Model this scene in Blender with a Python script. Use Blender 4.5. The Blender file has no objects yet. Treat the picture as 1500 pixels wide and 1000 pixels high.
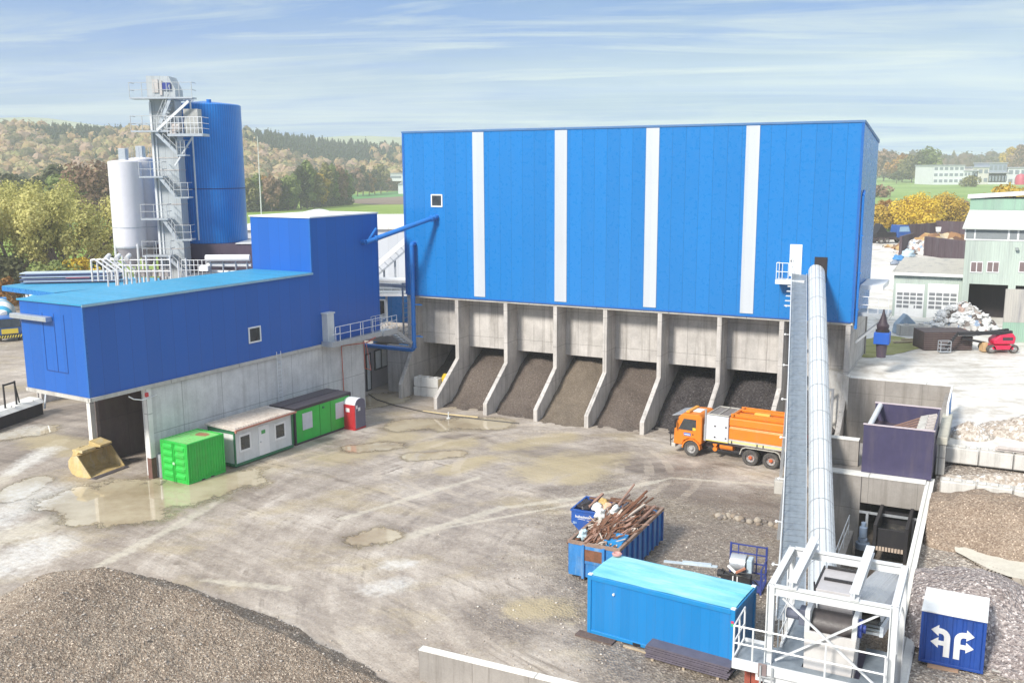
import bpy, bmesh, math, random
from math import sin, cos, pi, radians, atan2, hypot, sqrt, floor
from mathutils import Vector, Matrix, noise

R = random.Random(11)
scene = bpy.context.scene
COL = scene.collection

# ------------------------------------------------------------------ camera
FPX, PITCH, ROLL, CAMH = 1414.72, 0.1799, 0.0058, 19.3138
CP, SP, CR, SR = cos(PITCH), sin(PITCH), cos(ROLL), sin(ROLL)
cam = bpy.data.cameras.new('camera')
cam.sensor_width = 36.0
cam.lens = FPX / 1500 * 36
cam.clip_start = 0.5
cam.clip_end = 20000
cam_o = bpy.data.objects.new('camera', cam)
COL.objects.link(cam_o)
fw = Vector((0, CP, -SP)); upv = Vector((0, SP, CP)); rt = Vector((1, 0, 0))
rr = rt * CR - upv * SR
uu = rt * SR + upv * CR
m = Matrix.Identity(4)
for i in range(3):
    m[i][0] = rr[i]; m[i][1] = uu[i]; m[i][2] = -fw[i]
m[2][3] = CAMH
cam_o.matrix_world = m
scene.camera = cam_o


def G(u, v, z=0.0):
    """point of the horizontal plane z seen at photo pixel u, v (survey of the site plan)"""
    a, b = u - 750, 500 - v
    x = (a * CR + b * SR) / FPX
    y = (-a * SR + b * CR) / FPX
    d = Vector((x, CP + y * SP, -SP + y * CP))
    t = (z - CAMH) / d.z
    return Vector((d.x * t, d.y * t, z))


# site axes: the storage hall and the trench are square to each other
HY = -0.4672
EA = Vector((cos(HY), sin(HY), 0)); NB = Vector((-sin(HY), cos(HY), 0))
HO = EA * -44.5 + NB * 68.4
LY = 1.0298
LO = Vector((-24.75, 55.1, 0))


def AB(a, b, z=0.0):
    p = EA * a + NB * b
    return Vector((p.x, p.y, z))


# ------------------------------------------------------------------ mesh helper
class MB:
    def __init__(self):
        self.v = []; self.f = []

    def add(self, vs, fs):
        o = len(self.v)
        self.v.extend([tuple(p) for p in vs])
        self.f.extend([tuple(i + o for i in f) for f in fs])
        return self

    def box(self, x0, x1, y0, y1, z0, z1):
        return self.add([(x0, y0, z0), (x1, y0, z0), (x1, y1, z0), (x0, y1, z0),
                         (x0, y0, z1), (x1, y0, z1), (x1, y1, z1), (x0, y1, z1)],
                        [(0, 3, 2, 1), (4, 5, 6, 7), (0, 1, 5, 4), (1, 2, 6, 5), (2, 3, 7, 6), (3, 0, 4, 7)])

    def bar(self, p, q, w, h=None, up=(0, 0, 1)):
        h = w if h is None else h
        p = Vector(p); q = Vector(q); d = (q - p).normalized()
        u = Vector(up)
        if abs(d.dot(u)) > .98: u = Vector((1, 0, 0))
        s = d.cross(u).normalized(); t = s.cross(d).normalized()
        vs = []
        for c in (p, q):
            for a, b in ((-1, -1), (1, -1), (1, 1), (-1, 1)):
                vs.append(c + s * (a * w / 2) + t * (b * h / 2))
        return self.add(vs, [(0, 3, 2, 1), (4, 5, 6, 7), (0, 1, 5, 4), (1, 2, 6, 5), (2, 3, 7, 6), (3, 0, 4, 7)])

    def tube(self, p, q, r, n=8, r2=None, cap=True):
        r2 = r if r2 is None else r2
        p = Vector(p); q = Vector(q); d = (q - p).normalized()
        u = Vector((0, 0, 1)) if abs(d.z) < .95 else Vector((1, 0, 0))
        s = d.cross(u).normalized(); t = s.cross(d)
        vs = []
        for c, rad in ((p, r), (q, r2)):
            for i in range(n):
                a = 2 * pi * i / n
                vs.append(c + s * (cos(a) * rad) + t * (sin(a) * rad))
        fs = [(i, (i + 1) % n, n + (i + 1) % n, n + i) for i in range(n)]
        if cap: fs += [tuple(range(n - 1, -1, -1)), tuple(range(n, 2 * n))]
        return self.add(vs, fs)

    def path(self, pts, r, n=8):
        for a, b in zip(pts[:-1], pts[1:]): self.tube(a, b, r, n)
        return self

    def prism(self, pts, vec):
        n = len(pts); vec = Vector(vec)
        vs = [Vector(p) for p in pts] + [Vector(p) + vec for p in pts]
        fs = [(i, (i + 1) % n, n + (i + 1) % n, n + i) for i in range(n)]
        fs += [tuple(range(n - 1, -1, -1)), tuple(range(n, 2 * n))]
        return self.add(vs, fs)

    def face(self, pts):
        return self.add(pts, [tuple(range(len(pts)))])

    def lathe(self, prof, n=24, c=(0, 0, 0), cap=True):
        vs = []
        for r, z in prof:
            for i in range(n):
                a = 2 * pi * i / n
                vs.append((c[0] + cos(a) * r, c[1] + sin(a) * r, c[2] + z))
        fs = []
        for k in range(len(prof) - 1):
            for i in range(n):
                j = (i + 1) % n
                fs.append((k * n + i, k * n + j, (k + 1) * n + j, (k + 1) * n + i))
        if cap:
            fs.append(tuple(range(n - 1, -1, -1)))
            fs.append(tuple(range((len(prof) - 1) * n, len(prof) * n)))
        return self.add(vs, fs)

    def grid(self, fn, nx, ny):
        vs = [fn(i / nx, j / ny) for j in range(ny + 1) for i in range(nx + 1)]
        fs = [(j * (nx + 1) + i, j * (nx + 1) + i + 1, (j + 1) * (nx + 1) + i + 1, (j + 1) * (nx + 1) + i)
              for j in range(ny) for i in range(nx)]
        return self.add(vs, fs)

    def build(self, name, mat, parent=None, smooth=False, bevel=0, fix=True, **kw):
        me = bpy.data.meshes.new(name)
        me.from_pydata(self.v, [], self.f)
        if fix:
            bm = bmesh.new(); bm.from_mesh(me)
            bmesh.ops.recalc_face_normals(bm, faces=bm.faces)
            bm.to_mesh(me); bm.free()
        me.update()
        if smooth:
            for p in me.polygons: p.use_smooth = True
            if smooth != 'all':
                me.set_sharp_from_angle(angle=radians(40))
        o = bpy.data.objects.new(name, me)
        if mat: me.materials.append(mat)
        COL.objects.link(o)
        if parent: o.parent = parent
        if bevel:
            md = o.modifiers.new('bevel', 'BEVEL'); md.width = bevel; md.segments = 1
            md.limit_method = 'ANGLE'; md.angle_limit = radians(40)
        tag(o, **kw)
        return o


def tag(o, label=None, cat=None, group=None, kind=None, loc=None, rz=None):
    if label: o['label'] = label
    if cat: o['category'] = cat
    if group: o['group'] = group
    if kind: o['kind'] = kind
    if loc is not None: o.location = loc
    if rz is not None: o.rotation_euler = (0, 0, rz)
    return o


def thing(name, label, cat, loc=(0, 0, 0), rz=0.0, group=None):
    o = bpy.data.objects.new(name, None)
    COL.objects.link(o)
    o.empty_display_size = .3
    return tag(o, label, cat, group, None, loc, rz)


def copy_tree(o, parent=None):
    c = o.copy(); COL.objects.link(c); c.parent = parent
    for ch in list(o.children): copy_tree(ch, c)
    return c


def text_mesh(name, body, size, mat, parent, loc, rot, depth=.01, align='CENTER', shear=0):
    cu = bpy.data.curves.new(name, 'FONT')
    cu.body = body; cu.size = size; cu.extrude = depth; cu.align_x = align; cu.shear = shear
    cu.offset = size * .018
    t = bpy.data.objects.new(name + '_tmp', cu)
    COL.objects.link(t)
    bpy.context.view_layer.update()
    me = bpy.data.meshes.new_from_object(t.evaluated_get(bpy.context.evaluated_depsgraph_get()))
    COL.objects.unlink(t); bpy.data.objects.remove(t)
    me.name = name
    me.materials.clear(); me.materials.append(mat)
    o = bpy.data.objects.new(name, me); COL.objects.link(o)
    o.parent = parent; o.location = loc; o.rotation_euler = rot
    return o


# ------------------------------------------------------------------ materials
class NT:
    def __init__(self, name):
        self.m = bpy.data.materials.new(name); self.m.use_nodes = True
        self.t = self.m.node_tree; self.n = self.t.nodes; self.l = self.t.links
        self.b = self.n['Principled BSDF']
        self.tc = self.n.new('ShaderNodeTexCoord')

    def link(self, a, b): self.l.new(a, b)

    def noise(self, scale, detail=4, rough=.6, coord=None, vec=None, dist=0):
        nd = self.n.new('ShaderNodeTexNoise')
        nd.inputs['Scale'].default_value = scale
        nd.inputs['Detail'].default_value = detail
        nd.inputs['Roughness'].default_value = rough
        nd.inputs['Distortion'].default_value = dist
        src = vec if vec is not None else self.tc.outputs[coord or 'Object']
        self.link(src, nd.inputs['Vector'])
        return nd.outputs['Fac']

    def mapping(self, scale=(1, 1, 1), rot=(0, 0, 0), loc=(0, 0, 0), coord='Object'):
        mp = self.n.new('ShaderNodeMapping')
        mp.inputs['Scale'].default_value = scale
        mp.inputs['Rotation'].default_value = rot
        mp.inputs['Location'].default_value = loc
        self.link(self.tc.outputs[coord], mp.inputs['Vector'])
        return mp.outputs['Vector']

    def ramp(self, fac, stops):
        r = self.n.new('ShaderNodeValToRGB')
        e = r.color_ramp.elements
        while len(e) < len(stops): e.new(.5)
        for el, (p, c) in zip(e, stops):
            el.position = p
            el.color = (c, c, c, 1) if isinstance(c, (int, float)) else (*c, 1)
        self.link(fac, r.inputs['Fac'])
        return r.outputs['Color']

    def math(self, op, a, b=None, c=None):
        nd = self.n.new('ShaderNodeMath'); nd.operation = op
        for i, x in enumerate((a, b, c)):
            if x is None: continue
            if isinstance(x, (int, float)): nd.inputs[i].default_value = x
            else: self.link(x, nd.inputs[i])
        return nd.outputs[0]

    def mix(self, fac, a, b, mode='MIX'):
        nd = self.n.new('ShaderNodeMix'); nd.data_type = 'RGBA'; nd.blend_type = mode
        if isinstance(fac, (int, float)): nd.inputs[0].default_value = fac
        else: self.link(fac, nd.inputs[0])
        for s, x in ((6, a), (7, b)):
            if isinstance(x, (tuple, list)): nd.inputs[s].default_value = (*x[:3], 1)
            else: self.link(x, nd.inputs[s])
        return nd.outputs[2]

    def sep(self, coord='Object'):
        s = self.n.new('ShaderNodeSeparateXYZ'); self.link(self.tc.outputs[coord], s.inputs[0])
        return s.outputs

    def bump(self, h, strength=.4, dist=.05, normal=None):
        b = self.n.new('ShaderNodeBump')
        b.inputs['Strength'].default_value = strength; b.inputs['Distance'].default_value = dist
        self.link(h, b.inputs['Height'])
        if normal is not None: self.link(normal, b.inputs['Normal'])
        return b.outputs['Normal']

    def out(self, col=None, rough=None, normal=None, metal=0, spec=None):
        if col is not None:
            if isinstance(col, tuple): self.b.inputs['Base Color'].default_value = (*col, 1)
            else: self.link(col, self.b.inputs['Base Color'])
        if rough is not None:
            if isinstance(rough, (int, float)): self.b.inputs['Roughness'].default_value = rough
            else: self.link(rough, self.b.inputs['Roughness'])
        if normal is not None: self.link(normal, self.b.inputs['Normal'])
        self.b.inputs['Metallic'].default_value = metal
        if spec is not None: self.b.inputs['Specular IOR Level'].default_value = spec
        return self.m


def paint(name, col, rough=.5, var=.12, vs=1.2, metal=0, dirt=(.16, .13, .1), dirt_amt=.25, rust=0, bump=.15, spec=.5):
    """painted or plain surface: mottled tone, dirt patches, optional rust blotches"""
    t = NT(name)
    n1 = t.noise(vs, 5, .65)
    n2 = t.noise(vs * 7, 4, .7)
    k = t.math('ADD', t.math('MULTIPLY', n1, .6), t.math('MULTIPLY', n2, .4))
    lo = tuple(c * (1 - var * 1.4) for c in col); hi = tuple(min(1, c * (1 + var)) for c in col)
    c = t.ramp(k, [(.3, lo), (.7, hi)])
    vst = t.noise(1.0, 5, .7, vec=t.mapping((2.2, 2.2, .35)))
    c = t.mix(t.math('MULTIPLY', t.ramp(vst, [(.5, 0.), (.78, 1.)]), dirt_amt), c, dirt)
    if rust:
        rn = t.noise(2.3, 6, .75)
        c = t.mix(t.ramp(rn, [(.66 - rust * .3, 0.), (.74 - rust * .3, 1.)]), c, (.16, .055, .025))
    rg = t.ramp(n2, [(.3, max(.05, rough - .12)), (.7, min(1, rough + .12))])
    nm = t.bump(n2, bump, .01)
    return t.out(c, rg, nm, metal, spec)


def across(t):
    """coordinate running along a vertical face, whichever way it looks"""
    s = t.sep('Object'); nrm = t.sep('Normal')
    sw = t.math('GREATER_THAN', t.math('ABSOLUTE', nrm[0]), .6)
    return t.math('ADD', t.math('MULTIPLY', s[1], sw), t.math('MULTIPLY', s[0], t.math('SUBTRACT', 1, sw))), s


def cladding(name, col, panel=1.0, seam=.018, rib=.25, ribh=.15, rough=.42, var=.06, dark=.45, dirt=.12):
    """sheet-metal panels: thin dark vertical joints, fine ribs, faint tone change panel to panel"""
    t = NT(name)
    x, s = across(t)
    xs = t.math('DIVIDE', x, panel)
    fr = t.math('FRACT', xs)
    idx = t.math('FLOOR', xs)
    line = t.math('LESS_THAN', t.math('ABSOLUTE', t.math('SUBTRACT', fr, .5)), .5 - seam / panel / 2)
    wn = t.n.new('ShaderNodeTexWhiteNoise'); wn.noise_dimensions = '1D'
    t.link(idx, wn.inputs['W'])
    big = t.noise(.12, 3, .5)
    k = t.math('ADD', t.math('MULTIPLY', wn.outputs['Value'], .45), t.math('MULTIPLY', big, .55))
    c = t.ramp(k, [(.25, tuple(a * (1 - var) for a in col)), (.75, tuple(min(1, a * (1 + var)) for a in col))])
    c = t.mix(t.math('MULTIPLY', t.math('SUBTRACT', 1, line), 1 - dark), c, tuple(a * .25 for a in col))
    st = t.noise(1, 5, .7, vec=t.mapping((1.4, 1.4, .12)))
    c = t.mix(t.math('MULTIPLY', t.ramp(st, [(.5, 0.), (.8, 1.)]), dirt), c, (.2, .2, .22))
    ribv = t.math('SINE', t.math('MULTIPLY', x, 2 * pi / rib))
    hgt = t.math('ADD', t.math('MULTIPLY', ribv, ribh), t.math('MULTIPLY', line, .6))
    if not ribh: hgt = t.math('MULTIPLY', line, .6)
    nm = t.bump(hgt, .25, .03)
    rg = t.ramp(t.noise(3, 4, .6), [(.3, rough - .08), (.7, rough + .1)])
    return t.out(c, rg, nm)


def concrete(name, col, joint=2.6, stain=.5, rough=.85, streaks=.5, var=.16):
    t = NT(name)
    x, s = across(t)
    n1 = t.noise(.7, 6, .65); n2 = t.noise(9, 5, .7)
    k = t.math('ADD', t.math('MULTIPLY', n1, .7), t.math('MULTIPLY', n2, .3))
    c = t.ramp(k, [(.32, tuple(a * (1 - var * 1.5) for a in col)), (.66, tuple(a * (1 + var * .7) for a in col))])
    st = t.noise(1, 6, .72, vec=t.mapping((1.9, 1.9, .1)))
    c = t.mix(t.math('MULTIPLY', t.ramp(st, [(.5, 0.), (.74, 1.)]), streaks), c, (.17, .15, .13))
    pale = t.noise(1, 5, .7, vec=t.mapping((2.6, 2.6, .18), loc=(7, 3, 1)))
    c = t.mix(t.math('MULTIPLY', t.ramp(pale, [(.56, 0.), (.76, 1.)]), streaks * .6), c, tuple(min(1, a * 1.35) for a in col))
    jz = t.math('LESS_THAN', t.math('ABSOLUTE', t.math('SUBTRACT', t.math('FRACT', t.math('DIVIDE', s[2], joint)), .5)), .4935)
    jx = t.math('LESS_THAN', t.math('ABSOLUTE', t.math('SUBTRACT', t.math('FRACT', t.math('DIVIDE', x, joint * 1.15)), .5)), .4945)
    jj = t.math('MULTIPLY', jz, jx)
    c = t.mix(t.math('MULTIPLY', t.math('SUBTRACT', 1, jj), .55), c, (.1, .09, .08))
    nm = t.bump(t.math('ADD', n2, t.math('MULTIPLY', jj, .5)), .35, .02)
    return t.out(c, rough, nm, spec=.3)


def gravel(name, c1, c2, c3, scale=9, bump=.8, big=.25, rough=.9, fleck=.8):
    """loose stone: cell-by-cell colour, pale flecks, broad damp and dry patches"""
    t = NT(name)
    vo = t.n.new('ShaderNodeTexVoronoi'); vo.inputs['Scale'].default_value = scale
    t.link(t.tc.outputs['Object'], vo.inputs['Vector'])
    sp = t.n.new('ShaderNodeSeparateColor'); t.link(vo.outputs['Color'], sp.inputs[0])
    vo2 = t.n.new('ShaderNodeTexVoronoi'); vo2.inputs['Scale'].default_value = scale * .37
    t.link(t.tc.outputs['Object'], vo2.inputs['Vector'])
    b = t.noise(big, 6, .65)
    k = t.math('ADD', t.math('MULTIPLY', sp.outputs[0], .5), t.math('MULTIPLY', b, .6))
    c = t.ramp(k, [(.25, c1), (.55, c2), (.85, c3)])
    fl = t.math('GREATER_THAN', sp.outputs[1], 1 - .12 * fleck)
    c = t.mix(t.math('MULTIPLY', fl, .65), c, tuple(min(1, x * 1.9) for x in c3))
    h = t.math('ADD', vo.outputs['Distance'], t.math('MULTIPLY', vo2.outputs['Distance'], 1.6))
    h = t.math('ADD', h, t.noise(2.2, 6, .7))
    nm = t.bump(h, bump, .12)
    return t.out(c, rough, nm, spec=.25)


def flat(name, col, rough=.6, metal=0, spec=.5):
    return paint(name, col, rough, .08, 3, metal, dirt_amt=.12, bump=.06, spec=spec)


def leafmat(name, cols, rough=.75):
    t = NT(name)
    at = t.n.new('ShaderNodeAttribute'); at.attribute_name = 'rnd'
    st = [(i / max(1, len(cols) - 1) * .9 + .05, c) for i, c in enumerate(cols)]
    c = t.ramp(at.outputs['Fac'], st)
    c = t.mix(.35, c, t.ramp(t.noise(.35, 3, .6), [(.3, cols[0]), (.7, cols[-1])]))
    t.out(c, rough, spec=.2)
    # leaves let some light through
    tr = t.n.new('ShaderNodeBsdfTranslucent'); t.link(c, tr.inputs['Color'])
    mx = t.n.new('ShaderNodeMixShader'); mx.inputs[0].default_value = .3
    t.link(t.b.outputs[0], mx.inputs[1]); t.link(tr.outputs[0], mx.inputs[2])
    t.link(mx.outputs[0], t.n['Material Output'].inputs['Surface'])
    return t.m


def glass(name, col=(.02, .025, .03), rough=.06):
    t = NT(name)
    n = t.noise(2.5, 3, .6)
    return t.out(t.ramp(n, [(.35, col), (.7, tuple(c * 2.2 for c in col))]), rough, spec=.8)


BLUE = cladding('blue_cladding', (.007, .172, .49), seam=.022, var=.05, dark=.4, rough=.3, dirt=.03, ribh=0)
BLUE2 = cladding('blue_cladding_deep', (.008, .105, .43), panel=1.05, dirt=.03, ribh=0, seam=.018, var=.05, rough=.36)
STRIP = cladding('translucent_panel', (.50, .53, .57), panel=.5, seam=.006, rib=.12, ribh=.1, rough=.35, dirt=.1, dark=.8)
TANKB = cladding('tank_blue', (.008, .13, .52), panel=.42, seam=.02, rib=.21, ribh=.6, dark=.6)
ROOFT = cladding('turquoise_roof', (.035, .30, .52), panel=.9, seam=.02, rib=.3, ribh=.4, rough=.5, dirt=.25)
BLUEP = paint('blue_pipe_paint', (.012, .17, .55), .35, .08, dirt_amt=.1)
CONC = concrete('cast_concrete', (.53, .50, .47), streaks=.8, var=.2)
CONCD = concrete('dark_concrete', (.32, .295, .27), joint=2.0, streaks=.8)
CONCW = concrete('pale_concrete', (.64, .635, .62), joint=2.9, streaks=.35)
BLOCK = concrete('block_concrete', (.52, .50, .46), joint=5, streaks=.4)
CAPW = concrete('pale_wall_cap', (.74, .73, .69), joint=4.2, streaks=.25, var=.1)
GALV = paint('galvanised_steel', (.52, .55, .58), .42, .14, 2.5, metal=.55, dirt=(.3, .3, .3), dirt_amt=.2)
WSTEEL = paint('pale_steel', (.70, .71, .72), .42, .1, 2, metal=.1, dirt=(.35, .33, .3), dirt_amt=.2)
GRATE = paint('walkway_grating', (.27, .31, .35), .5, .2, 4, metal=.4, dirt_amt=.2)
SILOW = paint('white_silo_paint', (.68, .67, .71), .45, .05, .6, dirt=(.42, .41, .42), dirt_amt=.18)
WHITE = paint('white_paint', (.78, .78, .77), .5, .06, 2, dirt=(.4, .37, .32), dirt_amt=.2)
OFFW = paint('offwhite_wall', (.66, .67, .66), .6, .08, 2, dirt=(.35, .32, .28), dirt_amt=.3)
BLACK = flat('black_steel', (.018, .017, .02), .55)
DARK = flat('dark_void', (.025, .02, .022), .8)
RUBBER = paint('rubber', (.03, .029, .028), .85, .3, 5, dirt=(.22, .19, .15), dirt_amt=.5)
GLASS = glass('dark_glass')
RUST = paint('rusty_steel', (.20, .085, .045), .85, .4, 6, dirt=(.1, .05, .03), dirt_amt=.5, bump=.4)
WOOD = paint('weathered_timber', (.46, .37, .26), .85, .25, 5, dirt_amt=.4)
RED = paint('red_paint', (.52, .02, .03), .4, .1)
GREEN = paint('bright_green_paint', (.022, .47, .055), .42, .12, 1.5, dirt=(.12, .2, .07), dirt_amt=.4)
DGREEN = paint('dark_green_frame', (.03, .17, .08), .5, .15)
NAVY = paint('navy_steel', (.052, .045, .10), .5, .15, 2, dirt=(.16, .13, .13), dirt_amt=.3)
PURP = paint('dark_plum_steel', (.07, .05, .075), .6, .2, 2)
# ------------------------------------------------------------------ daylight
SUN_AZ = atan2(-.62, -.55)          # direction towards the sun, behind the camera on the left
SUN_EL = radians(36)
world = bpy.data.worlds.new('World'); scene.world = world
world.use_nodes = True
wt = world.node_tree; wn = wt.nodes; wl = wt.links
bg = wn['Background']; bg.inputs['Strength'].default_value = .13
sky = wn.new('ShaderNodeTexSky'); sky.sky_type = 'NISHITA'; sky.sun_disc = False
sky.sun_elevation = SUN_EL; sky.sun_rotation = pi / 2 - SUN_AZ
sky.altitude = 450; sky.air_density = 1.0; sky.dust_density = .6; sky.ozone_density = 1.6


def wnode(kind, **inp):
    n = wn.new(kind)
    for k, v in inp.items(): n.inputs[k].default_value = v
    return n


def wmath(op, a, b=None):
    n = wn.new('ShaderNodeMath'); n.operation = op
    for i, x in enumerate((a, b)):
        if x is None: continue
        if isinstance(x, (int, float)): n.inputs[i].default_value = x
        else: wl.new(x, n.inputs[i])
    return n.outputs[0]


def wramp(f, stops):
    r = wn.new('ShaderNodeValToRGB'); e = r.color_ramp.elements
    while len(e) < len(stops): e.new(.5)
    for el, (p, c) in zip(e, stops):
        el.position = p; el.color = (c, c, c, 1) if isinstance(c, (int, float)) else (*c, 1)
    wl.new(f, r.inputs[0]); return r.outputs[0]


def wmix(f, a, b):
    n = wn.new('ShaderNodeMix'); n.data_type = 'RGBA'
    if isinstance(f, (int, float)): n.inputs[0].default_value = f
    else: wl.new(f, n.inputs[0])
    for s, x in ((6, a), (7, b)):
        if isinstance(x, tuple): n.inputs[s].default_value = (*x, 1)
        else: wl.new(x, n.inputs[s])
    return n.outputs[2]


wtc = wn.new('ShaderNodeTexCoord')
wsp = wn.new('ShaderNodeSeparateXYZ'); wl.new(wtc.outputs['Generated'], wsp.inputs[0])
zc = wmath('ADD', wmath('MAXIMUM', wsp.outputs[2], 0.0), .045)
cx = wmath('DIVIDE', wsp.outputs[0], zc); cy = wmath('DIVIDE', wsp.outputs[1], zc)


def cloud(sx, sy, skew, detail, ox, rough=.62, dist=.6):
    cb = wn.new('ShaderNodeCombineXYZ')
    wl.new(wmath('ADD', wmath('MULTIPLY', cx, sx), wmath('ADD', wmath('MULTIPLY', cy, skew), ox)), cb.inputs[0])
    wl.new(wmath('MULTIPLY', cy, sy), cb.inputs[1])
    nz = wn.new('ShaderNodeTexNoise')
    nz.inputs['Scale'].default_value = 1; nz.inputs['Detail'].default_value = detail
    nz.inputs['Roughness'].default_value = rough; nz.inputs['Distortion'].default_value = dist
    wl.new(cb.outputs[0], nz.inputs['Vector'])
    return nz.outputs['Fac']


veil = cloud(.22, .5, .05, 6, 3.7, .62, .9)
wisp = cloud(.36, .95, .30, 7, 9.1, .64, 1.4)
grey = cloud(.26, .55, -.08, 6, 21.3, .6, .8)
el = wsp.outputs[2]
pale = (2.6, 3.2, 3.4)
c = sky.outputs[0]
# a thin pale veil, thicker towards the horizon, with streaks of cirrus and greyish banks
hz = wramp(el, [(0.0, 1.0), (.05, .95), (.10, .62), (.16, .12), (.34, .55)])
veilm = wmath('MULTIPLY', hz, wramp(veil, [(.36, .25), (.62, 1.0)]))
blue = (.05, .90, 2.95)
c = wmix(wramp(el, [(0, 1.), (.2, 1.), (.5, .3)]), c, blue)
c = wmix(veilm, c, pale)
c = wmix(wmath('MULTIPLY', wramp(grey, [(.45, 0.), (.62, .6)]), wramp(el, [(.02, 0.), (.06, 1.), (.3, .8)])), c, (.95, 1.7, 2.6))
c = wmix(wmath('MULTIPLY', wramp(wisp, [(.48, 0.), (.70, .9)]), wramp(el, [(.02, .25), (.09, 1.)])), c, (2.5, 3.0, 3.2))
# bright closed cloud sheet added overhead, out of view, to keep the scene lit
c = wmix(wramp(el, [(.25, 0.), (.5, .85)]), c, (4.2, 4.5, 4.9))
wl.new(c, bg.inputs['Color'])

sl = bpy.data.lights.new('sun', 'SUN'); sl.energy = 3.0; sl.angle = radians(10); sl.color = (1, .95, .87)
so = bpy.data.objects.new('sun', sl); COL.objects.link(so)
sd = Vector((cos(SUN_AZ) * cos(SUN_EL), sin(SUN_AZ) * cos(SUN_EL), sin(SUN_EL)))
so.rotation_euler = (-sd).to_track_quat('-Z', 'Y').to_euler()
so.location = (0, 0, 80)
scene.view_settings.view_transform = 'Standard'
scene.view_settings.look = 'None'
scene.view_settings.exposure = EXPOSURE = .84
scene.view_settings.gamma = 1
scene.cycles.max_bounces = 6
scene.cycles.volume_bounces = 2
scene.cycles.use_denoising = True

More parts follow.
